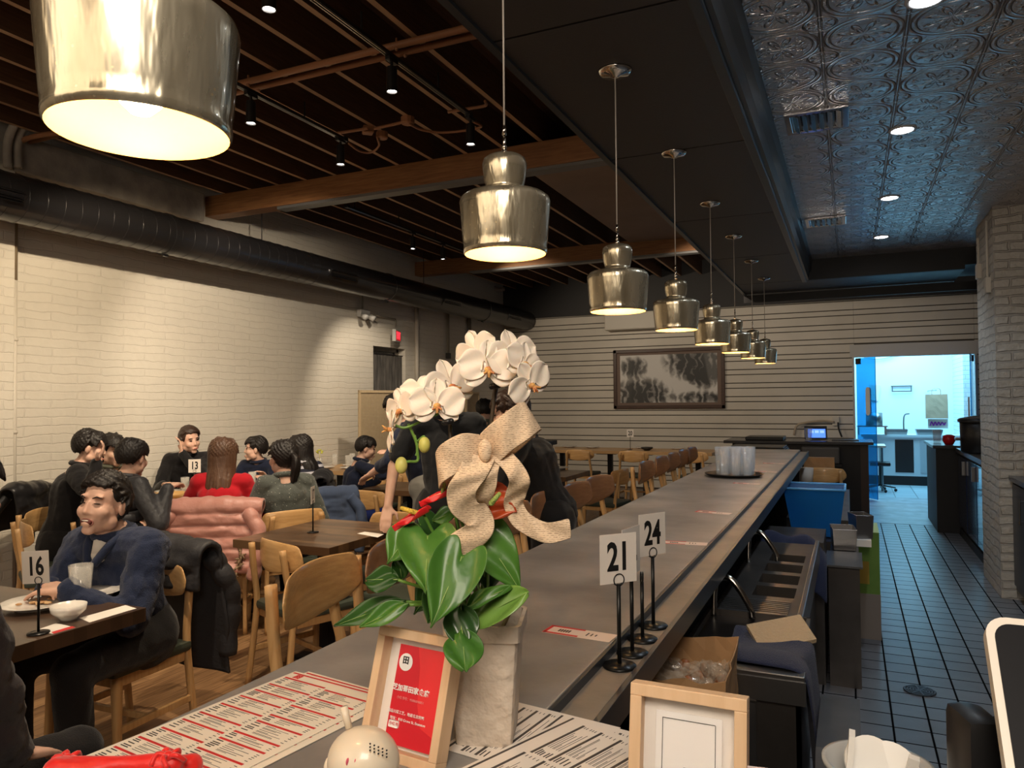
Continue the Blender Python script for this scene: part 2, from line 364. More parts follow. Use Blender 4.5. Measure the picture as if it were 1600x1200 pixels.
# wooden joist ceiling over the dining room
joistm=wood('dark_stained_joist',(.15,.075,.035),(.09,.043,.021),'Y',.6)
joistb=wood('bounce_lit_joist_underside',(.46,.29,.17),(.36,.22,.125),'Y',.6)  # lighter brown stands in for light bounced onto the undersides
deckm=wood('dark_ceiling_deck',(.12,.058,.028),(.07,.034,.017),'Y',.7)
beamm=wood('orange_stained_beam',(.33,.155,.06),(.2,.088,.034),'X',.5)
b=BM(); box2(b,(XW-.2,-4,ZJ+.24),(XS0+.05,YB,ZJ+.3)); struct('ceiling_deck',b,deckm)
JX=[-5.55+i*.335 for i in range(14)]
jo=None
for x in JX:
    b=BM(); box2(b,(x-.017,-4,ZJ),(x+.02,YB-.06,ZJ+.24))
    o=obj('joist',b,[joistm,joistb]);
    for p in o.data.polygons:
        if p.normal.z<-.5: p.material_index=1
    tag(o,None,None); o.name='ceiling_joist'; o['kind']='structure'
for i,y in enumerate((5.42,9.33)):
    b=BM(); box2(b,(XW,y,3.36),(XS0+.03,y+.16,ZJ),.004)
    o=struct('ceiling_beam',b,beamm)
    b=BM(); box2(b,(XW+.9,y+.02,3.335),(XS0+.03,y+.14,3.36)); struct('ceiling_beam_plate',b,mat('grey_steel_plate',(.2,.2,.2),.5,metal=.5))
b=BM(); box2(b,(-2.55,5.58,ZJ-.03),(XS0+.03,9.33,ZJ+.0)); struct('ceiling_plaster_patch',b,mat('brown_plaster_board',(.27,.19,.145),.8,var=.15,vscale=2))
# right side wall, pillar, enclosing walls behind the camera
b=BM(); box2(b,(1.0,6.56,0),(1.9,7.36,ZT)); 
o=struct('wall_pillar',b,[pillarbrick,pillarbrickx])
for p in o.data.polygons:
    if abs(p.normal.y)>.5: p.material_index=1
b=BM(); box2(b,(3.2,-4,0),(3.4,17,ZJ+.3)); struct('wall_right',b,mat('grey_wall_paint',(.2,.17,.15),.7))
b=BM(); box2(b,(XW-.2,-4.2,0),(3.4,-4,ZJ+.3)); struct('wall_front',b,mat('dark_front_wall',(.32,.25,.19),.7))
# kitchen beyond
kw=mat('white_kitchen_wall',(.8,.82,.84),.6)
b=BM(); box2(b,(-1.4,16.0,0),(2.9,16.2,3.1)); struct('wall_kitchen_back',b,kw)
b=BM(); box2(b,(-1.6,YB+.12,0),(-1.4,16.2,3.1)); struct('wall_kitchen_left',b,kw)
kbr=brick_mat('white_kitchen_brick','X','Z',.21,.075,.006,(.8,.82,.84),(.76,.78,.8),(.6,.62,.65),rough=.5,bump=.6,nz=.1)
b=BM(); box2(b,(1.75,14.6,0),(2.9,16.0,3.1)); struct('wall_kitchen_right',b,kbr)
b=BM(); box2(b,(-1.6,YB+.12,3.0),(3.2,16.2,3.1)); struct('ceiling_kitchen',b,kw)
# ================================================================ CEILING FIXTURES
def PZ(px,py,z):
    r=RGT*((px-800)/FPX)+UP*((600-py)/FPX)+FWD; t=(z-H)/r.z; return Vector((0,0,H))+r*t
def PX(px,py,x):
    r=RGT*((px-800)/FPX)+UP*((600-py)/FPX)+FWD; t=x/r.x; return Vector((0,0,H))+r*t
def PY(px,py,y):
    r=RGT*((px-800)/FPX)+UP*((600-py)/FPX)+FWD; t=y/r.y; return Vector((0,0,H))+r*t
def mercury():
    m=bpy.data.materials.new('mercury_glass'); m.use_nodes=True; nt=m.node_tree; L=nt.links.new; bs=nt.nodes['Principled BSDF']
    tc=_n(nt,'ShaderNodeTexCoord'); nz=_n(nt,'ShaderNodeTexNoise'); nz.inputs['Scale'].default_value=16; nz.inputs['Detail'].default_value=6; mpp=_n(nt,'ShaderNodeMapping'); mpp.inputs['Scale'].default_value=(1,1,.22); L(tc.outputs['Object'],mpp.inputs[0]); L(mpp.outputs[0],nz.inputs[0])
    rp=_n(nt,'ShaderNodeValToRGB'); rp.color_ramp.elements[0].position=.35; rp.color_ramp.elements[0].color=(.50,.42,.28,1); rp.color_ramp.elements[1].position=.65; rp.color_ramp.elements[1].color=(.80,.72,.54,1); L(nz.outputs[0],rp.inputs[0])
    vo=_n(nt,'ShaderNodeTexVoronoi'); vo.inputs['Scale'].default_value=55; L(tc.outputs['Object'],vo.inputs['Vector'])
    lt=_n(nt,'ShaderNodeMath',operation='LESS_THAN'); L(vo.outputs['Distance'],lt.inputs[0]); lt.inputs[1].default_value=.10
    mx=_n(nt,'ShaderNodeMix',data_type='RGBA'); L(lt.outputs[0],mx.inputs[0]); L(rp.outputs[0],mx.inputs[6]); mx.inputs[7].default_value=(1,.82,.5,1); L(mx.outputs[2],bs.inputs['Base Color'])
    bs.inputs['Metallic'].default_value=.8; bs.inputs['Coat Weight'].default_value=.6; bs.inputs['Coat Roughness'].default_value=.05
    mr=_n(nt,'ShaderNodeMapRange'); L(nz.outputs[0],mr.inputs[0]); mr.inputs[3].default_value=.06; mr.inputs[4].default_value=.40; L(mr.outputs[0],bs.inputs['Roughness'])
    n2=_n(nt,'ShaderNodeTexNoise'); n2.inputs['Scale'].default_value=26; n2.inputs['Detail'].default_value=3; L(mpp.outputs[0],n2.inputs[0]); bp=_n(nt,'ShaderNodeBump'); bp.inputs['Strength'].default_value=.55; bp.inputs['Distance'].default_value=.01; L(n2.outputs[0],bp.inputs['Height']); L(bp.outputs[0],bs.inputs['Normal'])
    return m
merc=mercury()
lining=mat('cream_glass_lining',(.90,.62,.24),.5)
chrome=mat('polished_nickel',(.72,.68,.62),.12,metal=1)
bulbm=mat('glowing_bulb',(1,.8,.5),.3,emit=(1,.72,.36),estr=28)
cordm=mat('clear_grey_cord',(.5,.45,.4),.4)
PROF=[(.100,.0),(.1035,.004),(.104,.012),(.103,.018),(.105,.03),(.112,.115),(.113,.128),(.110,.138),(.100,.146),(.07,.151),(.052,.156),(.0465,.162),(.047,.168),(.0505,.18),(.055,.21),(.0555,.224),(.052,.236),(.042,.244),(.02,.250),(.009,.252)]
def make_pendant():
    t=thing('pendant_lamp','p','pendant lamp',(0,0,0),group='gold mercury glass pendants over the bar')
    b=BM(); lathe(b,PROF,n=48)
    obj('lamp_shade',b,merc,t,smooth=True)
    b=BM(); lathe(b,[(.100,0),(.0985,.012),(.1005,.03),(.1075,.115),(.108,.126),(.104,.134),(.06,.145),(.03,.149)],n=48)
    obj('shade_lining',b,lining,t,smooth=True)
    b=BM(); lathe(b,[(0,.022),(.012,.024),(.024,.036),(.029,.055),(.025,.075),(.015,.095),(.013,.12),(0,.12)],n=20)
    obj('bulb',b,bulbm,t,smooth=True)
    b=BM(); lathe(b,[(.013,.118),(.016,.12),(.016,.148),(.0,.148)],n=16); obj('socket',b,chrome,t,smooth=True)
    b=BM(); cyl(b,(0,0,.25),(0,0,.262),.008,.006); cyl(b,(0,0,.262),(0,0,.30),.0045,.0035); ball(b,(0,0,.268),.007,n=10); cyl(b,(0,0,.298),(0,0,.322),.0055,.0045); obj('stem_cap',b,chrome,t,smooth=True)
    b=BM(); cyl(b,(0,0,.31),(0,0,1),.0026,n=8); obj('cord',b,cordm,t,smooth=True)
    b=BM(); lathe(b,[(0,-.028),(.012,-.026),(.02,-.02),(.05,-.016),(.062,-.006),(.063,0),(0,0)],n=32); obj('canopy',b,chrome,t,smooth=True)
    return t
pend=make_pendant()
def set_pend(o,y,z,label):
    o.location=(-.77,y,z); o['label']=label
    for c in kids(o):
        if c.name.startswith('canopy'): c.location=(0,0,ZS-z)
        if c.name.startswith('cord'): c.scale=(1,1,(ZS-z-.02-.31)/.69); c.location=(0,0,.31-.31*(ZS-z-.02-.31)/.69)
    light('pendant_bulb_light','POINT',(-.77,y,z+.04),5.0,(1,.74,.46),.028)
spec=[(.622,1.826,'largest gold mercury glass pendant at top left, bulb visible inside'),
(1.66,1.863,'gold mercury glass pendant with glowing white mouth, above the orchid'),
(2.64,1.825,'third pendant along the bar, left of the hanging row over the slat wall'),
(3.65,1.841,'fourth pendant along the bar, overlapping the right upper part of the picture'),
(4.69,1.841,'fifth pendant along the bar, just right of the landscape picture'),
(5.72,1.846,'sixth pendant along the bar, third from the far end of the row'),
(6.82,1.858,'seventh pendant along the bar, second smallest of the row'),
(7.87,1.857,'eighth and smallest pendant, at the far end of the bar')]
for i,(y,z,l) in enumerate(spec):
    o=pend if i==0 else dup(pend)
    set_pend(o,y,z,l)
# ---- track lights
trk=mat('black_powder_coat',(.015,.014,.014),.35)
lens=mat('lit_spot_lens',(1,1,1),.3,emit=(1,.93,.85),estr=25)
ZK=3.44
def track(x,y0,y1,label):
    t=thing('light_track',label,'track',(x,y0,ZK))
    b=BM(); box(b,(0,(y1-y0)/2,.0),(.035,y1-y0,.02)); obj('rail',b,trk,t)
    b=BM(); box(b,(-.008,(y1-y0)/2,-.0115),(.003,y1-y0,.003)); box(b,(.008,(y1-y0)/2,-.0115),(.003,y1-y0,.003)); obj('conductor_strip',b,chrome,t)
    for yy in (-.02,y1-y0+.02): b=BM(); box(b,(0,yy,0),(.045,.05,.03),bev=.004); obj('end_feed',b,trk,t)
    k=int((y1-y0)/.8)+1
    for i in range(k): b=BM(); cyl(b,(0,.1+i*.8,.01),(0,.1+i*.8,ZJ-ZK),.006,n=6); obj('hanger',b,trk,t)
    return t
T1=PZ(728,175,ZK); T2=PZ(532,215,ZK); T3=PZ(690,398,ZK-.15)
track(T1.x,1.5,T1.y+.02,'right-hand black ceiling track, the one nearer the charcoal soffit')
track(T2.x,1.5,T2.y+.02,'middle black ceiling track, left of the track by the soffit')
track(T3.x,6.0,8.6,'far black ceiling track beyond the orange beam')
def make_spot():
    t=thing('track_spotlight','s','spotlight',(0,0,0),group='black track spotlights on the joist ceiling')
    b=BM(); box(b,(0,0,-.02),(.03,.09,.025),bev=.003); cyl(b,(0,0,-.03),(0,0,-.075),.009); obj('adapter',b,trk,t)
    b=BM(); lathe(b,[(0,-.06),(.028,-.062),(.030,-.075),(.031,-.175),(.033,-.2),(.028,-.2),(.026,-.19)],n=20); obj('head',b,trk,t,angle=40)
    b=BM(); lathe(b,[(0,-.193),(.02,-.194),(.027,-.190)],n=16); obj('lens',b,lens,t,smooth=True)
    return t
sp0=make_spot()
spots=[(T1.x,PX(612,90,T1.x).y,'lit black spotlight at the centre of the right ceiling track'),
(T1.x,PX(735,180,T1.x).y,'lit black spotlight at the far end of the right ceiling track'),
(T1.x,PX(435,-15,T1.x).y-.06,'lit spotlight cut by the top edge of the photo'),
(T2.x,PX(392,150,T2.x).y,'lit black spotlight right beside the largest pendant'),
(T2.x,PX(532,215,T2.x).y,'lit black spotlight at the far end of the middle ceiling track'),
(T3.x,PX(645,375,T3.x).y,'small lit spotlight left of its pair on the far track'),
(T3.x,PX(692,395,T3.x).y,'small lit spotlight right of its pair on the far track')]
for i,(x,y,l) in enumerate(spots):
    o=sp0 if i==0 else dup(sp0)
    o.location=(x,y,ZK-.0); o['label']=l
# beams of the track heads plus added unseen ones, washing left wall and tables
def beam(p,aim,pw,ang=70,c=NEUT): light('track_and_fill_beam','SPOT',p,pw,c,.03,aim=aim,spot=ang,blend=.55)
zb=ZK-.22
beam((T2.x-.06,3.2,zb),(XW,4.6,1.5),165,72,(1,.80,.55))
beam((T2.x-.06,T2.y,zb),(XW,6.3,1.5),125,78,(1,.84,.64))
beam((T2.x-.06,2.3,zb),(XW,3.4,1.3),60,75,(1,.80,.55))
beam((T2.x,PX(392,150,T2.x).y,zb),(T2.x-1.2,4.2,.7),85,90,NEUT)
beam((T1.x,3.0,zb),(-2.5,3.4,.7),115,85,(1,.79,.54))
beam((T1.x,T1.y,zb),(-2.8,5.0,.7),85,85,(1,.80,.56))
beam((T1.x,1.7,zb),(-2.6,1.9,.9),135,80,(1,.80,.58))  # added beam without a head, brightens the laughing man
beam((T3.x,PX(645,375,T3.x).y,zb-.1),(XW+.3,8.2,1.2),95,80,(1,.84,.64))
beam((T3.x,8.3,zb-.1),(-3.0,YB,1.2),110,85,(1,.83,.62))
beam((-1.7,8.3,zb-.1),(-1.4,YB,1.5),60,85,(1,.83,.64))  # fill beam on no track, lights the slat wall
# pipes, boxes and cables among the joists
pipem=mat('brown_painted_conduit',(.33,.15,.07),.5)
yp=PZ(385,133,3.5).y
for k,(dy,l) in enumerate(((0,'nearer brown sprinkler pipe crossing under the joists'),(.09,'farther brown sprinkler pipe crossing under the joists'))):
    b=BM(); cyl(b,(-4.3 if k==0 else XW,yp+dy,3.52),(XS0+.02,yp+dy,3.52),.02,n=12)
    for x in (-3.4,-2.3): cyl(b,(x,yp+dy,3.52),(x,yp+dy,3.56),.007,n=6); ball(b,(x,yp+dy,3.50),.012,n=8)
    tag(obj('ceiling_pipe',b,pipem,smooth=True),l,'pipe','brown pipes under the joists')
for (px,py,r,l) in ((575,205,.055,'square brown junction box left of its pair'),(597,213,.045,'round brown junction box beside the square one'),(637,190,.05,'brown junction box nearer the right track')):
    c=PZ(px,py,3.53); b=BM(); lathe(b,[(0,-.02),(r*.8,-.02),(r,-.012),(r,.03),(0,.03)],c=c,n=4 if r==.055 else 12)
    tag(obj('junction_box',b,pipem),l,'junction box','brown boxes among the joists')
def cable(pts,r,l,z=3.52,m=pipem,name='ceiling_cable'):
    b=BM(); tube(b,smooth_pts([PZ(x,y,z+(k if False else 0)) for k,(x,y) in enumerate(pts)],5),r,6)
    tag(obj(name,b,m,smooth=True),l,'cable')
cable([(590,216),(592,228),(580,238),(562,236),(545,224)],.009,'looped brown cable hanging left of the junction boxes',3.50)
cable([(640,194),(660,203),(690,207),(725,204),(752,198),(740,190)],.009,'brown cable looping to the far spotlight of the right track',3.50)
cable([(527,208),(560,203),(575,200)],.011,'brown conduit from middle track to the square junction box',3.52)
cable([(585,201),(612,195),(632,190)],.011,'brown conduit joining the junction boxes',3.52)
cable([(700,175),(730,170),(758,165),(758,158)],.011,'short brown conduit by the end of the right track',3.52)
cable([(20,236),(30,222),(60,212),(110,206)],.02,'brown bent pipe left of the largest pendant',3.5)
# camera dome on black header + small pipe
c=PY(798,434,YB-.1); b=BM(); ball(b,c,.055,n=16); cyl(b,c+Vector((0,0,.02)),c+Vector((0,.06,.02)),.06)
tag(obj('security_camera',b,mat('dark_dome',(.05,.05,.05),.15,coat=1),smooth=True),'small dark dome camera high on the black band of the back wall','camera')
b=BM(); tube(b,smooth_pts([PY(765,440,YB-.4),PY(775,452,YB-.4),PY(788,452,YB-.3)],4),.035,10); tag(obj('drain_pipe',b,mat('grey_pipe',(.35,.3,.26),.5),smooth=True),'grey elbow pipe in the far left ceiling corner','pipe')
# ---- duct along the left wall
ductm=mat('black_spiral_duct_paint',(.022,.021,.023),.3,metal=.3,coat=.3)
d=thing('air_duct','long black round duct hung along the top of the white brick wall','duct',(-5.33,0,2.96))
R0=.17
b=BM(); cyl(b,(0,-3.9,0),(0,YB-.06,0),R0,n=40)
obj('duct_run',b,ductm,d,angle=50)
b=BM()
y=2.5
while y<6.4:
    lathe_pts=[(R0,-.004),(R0+.0035,0),(R0,.004)]
    vs=lathe(b,lathe_pts,n=40); TR(b,vs,(0,y,0),(PI/2,0,.05)); y+=.13
obj('spiral_seam',b,ductm,d,smooth=True)
for y in (4.55,7.9,10.6):
    b=BM(); vs=lathe(b,[(R0,-.03),(R0+.008,-.028),(R0+.008,.028),(R0,.03)],n=40); TR(b,vs,(0,y,0),(PI/2,0,0))
    box(b,(.0,y,-R0-.012),(.02,.05,.02)); obj('duct_collar',b,ductm,d,angle=40)
for y in (3.0,6.8,9.3,11.5):
    b=BM(); box(b,(R0*.72,y,-.03),(.11,.5,.11),rot=(0,.6,0)); 
    for k in range(5): box(b,(R0*.72+.05,y,-.06+k*.018),(.06,.46,.003),rot=(0,.6,0))
    obj('duct_grille',b,ductm,d)
for y in (2.6,5.7,8.8):
    b=BM(); cyl(b,(0,y,R0),(0,y,.62),.005,n=6); obj('hanger_rod',b,ductm,d)
# two upright grey ducts/elbows at far left above the duct
for k,(px,l) in enumerate(((12,'leftmost short plastered pipe end above the black duct'),(28,'short plastered pipe end above the duct, right of its twin'))):
    p=PX(px,262,-5.66); b=BM(); tube(b,smooth_pts([p,p+Vector((0,0,.2)),p+Vector((.1,0,.34))],5),.03,12)
    tag(obj('riser_pipe',b,mat('grey_plaster',(.4,.36,.31)),smooth=True),l,'pipe')
# ---- coffer: recessed lights, vents
dl=mat('recessed_light_lens',(1,1,1),.3,emit=(.92,.96,1),estr=30)
dls=[PZ(x,y,ZT) for x,y in ((1447,-2),(1410,203),(1390,309),(1377,370),(1369,412))]
names=['recessed light cut by the top edge over the tin ceiling','large recessed light right of the nearest ceiling vent','second recessed light down the tin ceiling','third recessed light, level with nothing but tin pattern','farthest small recessed light near the end of the tin ceiling']
names[3]='recessed light between the farthest one and the one before it'
D0=None
for i,p in enumerate(dls):
    if D0 is None:
        D0=thing('recessed_light',names[i],'ceiling light',(p.x,p.y,ZT),group='recessed lights in the tin ceiling')
        b=BM(); lathe(b,[(.052,-.001),(.055,-.006),(.068,-.005),(.07,0),(.052,0)],n=32); obj('trim_ring',b,mat('satin_white_trim',(.6,.6,.6),.4),D0,smooth=True)
        b=BM(); lathe(b,[(0,-.003),(.052,-.003),(.052,0),(0,0)],n=32); obj('diffuser',b,dl,D0)
    else: dup(D0,(p.x,p.y,ZT),label=names[i])
    light('recessed_beam','SPOT',(p.x,p.y,ZT-.02),26,(.72,.86,1),.05,aim=(p.x,p.y,0),spot=120,blend=.8)
V0=None
for i,(px,py,l) in enumerate(((1276,187,'nearest and largest shiny vent in the tin ceiling'),(1290,345,'middle shiny vent in the tin ceiling'),(1300,416,'farthest small vent in the tin ceiling'))):
    p=PZ(px,py,ZT)
    if V0 is None:
        V0=thing('ceiling_vent',l,'vent',(p.x,p.y,ZT),group='shiny vents in the tin ceiling')
        b=BM()
        for s in (-1,1): box(b,(s*.135,0,-.006),(.03,.3,.012),bev=.003); box(b,(0,s*.135,-.006),(.3,.03,.012),bev=.003)
        obj('frame',b,mat('chromed_vent',(.55,.55,.58),.15,metal=1),V0)
        b=BM()
        for k in range(6): box(b,(-.1+k*.04,0,-.012),(.034,.24,.002),rot=(0,.5,0))
        obj('louvre',b,mat('chromed_vent'),V0)
        b=BM(); box(b,(0,0,-.001),(.26,.26,.002)); obj('backing',b,trk,V0)
    else: dup(V0,(p.x,p.y,ZT),label=l)
p=PZ(1365,441,ZS); b=BM(); lathe(b,[(0,-.004),(.05,-.004),(.06,0),(0,0)],c=(p.x,p.y,ZS),n=24); tag(obj('recessed_light',b,trk),'small dark unlit recessed light in the strip past the tin ceiling','ceiling light')
# ================================================================ BAR
ZB=.985; ZR=.965
conc=mat('polished_grey_brown_concrete',(.37,.345,.325),.34,col2=(.20,.185,.175),vscale=4.5,bump=.05,bscale=40,detail=8,coat=.15)
steel=mat('brushed_steel',(.26,.255,.255),.32,metal=.95,bump=.03,bscale=50)
dsteel=mat('dark_worn_steel',(.14,.125,.115),.36,metal=.85,var=.25,vscale=6)
bar=thing('bar_counter','long polished concrete bar counter running to the back of the room','bar counter',(-.75,.3,0))
b=BM(); box2(b,(-.27,0,ZB-.04),(.28,7.72,ZB),.003); obj('counter_top',b,conc,bar)
b=BM(); box2(b,(.285,0,ZR-.02),(.352,7.72,ZR)); obj('rail_trough',b,mat('worn_rail_strip',(.26,.215,.175),.42,col2=(.16,.14,.12),vscale=9,bump=.05),bar)
b=BM(); box2(b,(.352,0,ZR-.05),(.364,7.76,ZR+.004),.001); box2(b,(.279,0,ZR-.04),(.287,7.72,ZB-.002)); obj('rail_edge',b,edge,bar)
b=BM(); box2(b,(-.2,.02,0),(-.14,7.68,ZB-.04)); box2(b,(-.2,7.6,0),(.28,7.68,ZB-.04)); box2(b,(-.2,.0,0),(.28,.08,ZB-.04)); obj('bar_front_panel',b,mat('black_bar_panel',(.02,.017,.016),.5),bar)
b=BM(); cyl(b,(-.255,.2,.2),(-.255,7.5,.2),.02,n=10)
for y in (.5,2.5,4.5,6.5): cyl(b,(-.255,y,.2),(-.18,y,.2),.01)
obj('foot_rail',b,black,bar,smooth=True)
# cross counter in front of the camera
b=BM(); box2(b,(-.385,.25,ZB-.04),(.75,.60,ZB),.003); cc=obj('counter_top',b,mat('cashier_counter_top',(.04,.036,.034),.4)); cc.name='cashier_counter'; tag(cc,'dark narrow cashier counter at the very bottom of the photo','counter')
b=BM(); box2(b,(-.35,.27,0),(.72,.57,ZB-.04)); obj('counter_body',b,black,cc)
# ---- table number stands
stand_m=mat('black_iron',(.012,.012,.012),.3,metal=.4)
card_m=mat('white_card',(.80,.74,.68),.5); ink=mat('black_ink',(.01,.01,.01),.5)
def number_stand(num,loc,rz,label,h=.25,s=.085,tilt=0):
    t=thing('table_number_stand',label,'table number',loc,rz)
    b=BM(); lathe(b,[(0,0),(.033,0),(.034,.002),(.033,.005),(.006,.0075),(0,.0075)],n=28); obj('base',b,stand_m,t,smooth=True)
    b=BM(); cyl(b,(0,0,.005),(0,0,h-.085),.0042,n=10); obj('pole',b,stand_m,t,smooth=True)
    b=BM()
    for k in (-1,1):
        pts=[(k*.0012+0,.012*math.cos(a)*1.0,h-.076+.012*math.sin(a)) for a in [2*PI*i/16 for i in range(17)]]
        tube(b,[(p[1],k*.0022,p[2]) for p in pts],.0012,6)
    obj('clip_ring',b,stand_m,t,smooth=True)
    if num is not None:
        b=BM(); box(b,(0,0,h-.04+s*.08),(s,.0015,s*1.16),bev=0); c=obj('card',b,card_m,t)
        c.rotation_euler=(0,tilt,0)
        text('digits',num,s*.92,ink,(0,-.0012,h-.032),(PI/2,0,0),c,ex=.0002,bold=.0022,sx=.68)
        text('digits',num,s*.92,ink,(0,.0012,h-.032),(PI/2,0,PI),c,ex=.0002,bold=.0022,sx=.68)
    return t
sy=[(968,1042),(988,1022),(1004,1000),(1021,979)]
sp=[PZ(x,y,ZR) for x,y in sy]
number_stand('21',(sp[0].x,sp[0].y,ZR),math.radians(48),'black stand with white card 21, nearest of the four on the bar rail')
number_stand('22',(sp[1].x,sp[1].y,ZR),math.radians(80),'black stand with an edge-on card hidden behind the 21 card',h=.25)
number_stand(None,(sp[2].x,sp[2].y,ZR),math.radians(100),'black number stand without a visible card, between 21 and 24',h=.215)
number_stand('24',(sp[3].x,sp[3].y,ZR),math.radians(58),'black stand with white card 24, farthest of the four on the rail')
# ---- tickets on the bar
tick_m=mat('pale_ticket',(.75,.62,.54),.5); red_m=mat('printed_red',(.62,.03,.03),.5)
def ticket(p0,label,rz=0,L=.17,W=.055):
    t=thing('order_ticket',label,'ticket',(p0.x,p0.y,ZB),rz,'red and white tickets on the bar')
    b=BM(); box(b,(0,0,.0008),(L,W,.0006)); obj('slip',b,tick_m,t)
    b=BM(); box(b,(-L*.22,W*.42,.0014),(L*.5,W*.14,.0003)); box(b,(-L*.22,-W*.42,.0014),(L*.5,W*.14,.0003)); box(b,(-L*.47,0,.0014),(L*.05,W,.0003)); obj('red_border',b,red_m,t)
    b=BM()
    for k in range(5): box(b,(-L*.3+k*.006,0,.0014),(.004,.016,.0003))
    obj('bar_mark',b,ink,t)
    b=BM()
    for k in range(3): box(b,(L*.12+k*.01,0,.0014),(.003,.02-.004*k,.0003))
    obj('printed_words',b,ink,t)
for (a,c),l in zip((((880,986),(958,998)),((1048,848),(1108,851)),((1103,800),(1140,803)),((1152,755),(1192,757)),((1185,737),(1215,738)),((1200,724),(1225,725))),
  ('nearest red bordered ticket, beside the 21 stand','second ticket, level with the far end of the number stands','third ticket along the bar, between stands and tumblers','ticket just in front of the black tumbler tray','first ticket beyond the tumbler tray','farthest little ticket near the end of the bar')):
    p=PZ((a[0]+c[0])/2,(a[1]+c[1])/2,ZB); q0=PZ(*a,ZB);q1=PZ(*c,ZB); L_=min(.17,(q1-q0).length)
    ticket(Vector((p.x-.02,p.y,ZB)),l,math.atan2((q1-q0).y,(q1-q0).x),L=.16)
# ---- tray with plastic tumblers
glass=mat('clear_plastic',(.85,.92,1),.08,alpha=.28,coat=1,spec=1)
def tumbler(bm_r=.036,h=.12,flutes=True,name='tumbler',m=None,par=None,lw=.0025):
    b=BM(); n=36
    prof=[(0,.004),(bm_r*.72,.004),(bm_r*.78,.012),(bm_r,h),(bm_r-lw,h),(bm_r*.78-lw,.016),(0,.014)]
    vs=lathe(b,prof,n=n)
    if flutes:
        for v in b.verts:
            r=math.hypot(v.co.x,v.co.y)
            if r>bm_r*.7 and v.co.z<h*.8:
                a=math.atan2(v.co.y,v.co.x); k=1+.03*math.cos(a*12); v.co.x*=k; v.co.y*=k
    return obj(name,b,m or glass,par,smooth=True)
tp=PZ(1147,744,ZB)
b=BM(); lathe(b,[(0,0),(.15,0),(.165,.004),(.19,.018),(.192,.02),(.188,.022),(.165,.008),(.15,.005),(0,.005)],c=(tp.x,tp.y,ZB),n=40); tag(obj('serving_tray',b,mat('black_rubber_tray',(.01,.01,.011),.5),smooth=True),'round black tray holding plastic tumblers on the bar','tray')
t0=None; k=0
for i in range(-2,3):
    for j in range(-2,3):
        x,y=i*.074+(j%2)*.037-.015,j*.066
        if math.hypot(x,y)>.13: continue
        for lv in range(1):
            l='upright clear fluted tumbler on the black bar tray'
            if t0 is None:
                t0=tumbler(.037,.19); tag(t0,l,'tumbler','clear tumblers on the bar tray'); o=t0
            else: o=dup(t0)
            o.location=(tp.x+x,tp.y+y,ZB+.005)
# ================================================================ CHAIRS
oak=wood('honey_oak',(.62,.38,.17),(.50,.28,.11),'Z',.4); oakx=wood('honey_oak_back',(.66,.40,.17),(.52,.29,.11),'X',.33,coat=.3)
oakd=wood('toasted_oak_back',(.36,.19,.10),(.28,.14,.07),'X',.3,coat=.35)
pad=mat('dark_olive_seat_pad',(.045,.055,.04),.5); 
def back_bm(w=.46,h=.17,t=.016,curve=.055,n=18):
    """rounded, curved backrest centred at its own origin; concave towards +Y"""
    b=BM(); front=[];backv=[]
    rows=7
    def prof(u):
        top=h*.5*(1-.10*u*u)*(1 if abs(u)<.86 else math.sqrt(max(0,1-((abs(u)-.86)/.14)**2))*.75+.25)
        bot=-h*.5*(1-.62*u*u)*(1 if abs(u)<.86 else math.sqrt(max(0,1-((abs(u)-.86)/.14)**2))*.75+.25)
        return top,bot
    g=[[None]*(rows) for _ in range(n+1)]; gb=[[None]*(rows) for _ in range(n+1)]
    for i in range(n+1):
        u=-1+2*i/n; top,bot=prof(u)
        for j in range(rows):
            s=j/(rows-1); z=bot+(top-bot)*s
            y=curve*u*u-.012*(s-.5)
            e=1 if 0<j<rows-1 and 0<i<n else .35
            g[i][j]=b.verts.new((u*w/2,y+t/2*e,z)); gb[i][j]=b.verts.new((u*w/2,y-t/2*e,z))
    for i in range(n):
        for j in range(rows-1):
            b.faces.new((g[i][j],g[i+1][j],g[i+1][j+1],g[i][j+1])); b.faces.new((gb[i][j],gb[i][j+1],gb[i+1][j+1],gb[i+1][j]))
    for i in range(n):
        b.faces.new((g[i][0],gb[i][0],gb[i+1][0],g[i+1][0])); b.faces.new((g[i][-1],g[i+1][-1],gb[i+1][-1],gb[i][-1]))
    for j in range(rows-1):
        b.faces.new((g[0][j],g[0][j+1],gb[0][j+1],gb[0][j])); b.faces.new((g[n][j],gb[n][j],gb[n][j+1],g[n][j+1]))
    return b
def bent(bm,pts,w,t,side=Vector((1,0,0))):
    """rectangular-section bar with rounded look along points"""
    pts=smooth_pts(pts,5); rings=[]
    n=len(pts)
    for i,p in enumerate(pts):
        d=(pts[min(i+1,n-1)]-pts[max(i-1,0)]).normalized(); s=side; u=d.cross(s).normalized()
        f=i/(n-1); ww=w[0]+(w[1]-w[0])*f; tt=t[0]+(t[1]-t[0])*f
        ring=[]
        for a in range(12):
            an=2*PI*a/12; cx=math.copysign(abs(math.cos(an))**.6,math.cos(an)); sx=math.copysign(abs(math.sin(an))**.6,math.sin(an))
            ring.append(bm.verts.new(p+s*cx*ww/2+u*sx*tt/2))
        rings.append(ring)
    for a,c in zip(rings,rings[1:]):
        for j in range(12): bm.faces.new((a[j],a[(j+1)%12],c[(j+1)%12],c[j]))
    bm.faces.new(rings[0][::-1]); bm.faces.new(rings[-1])
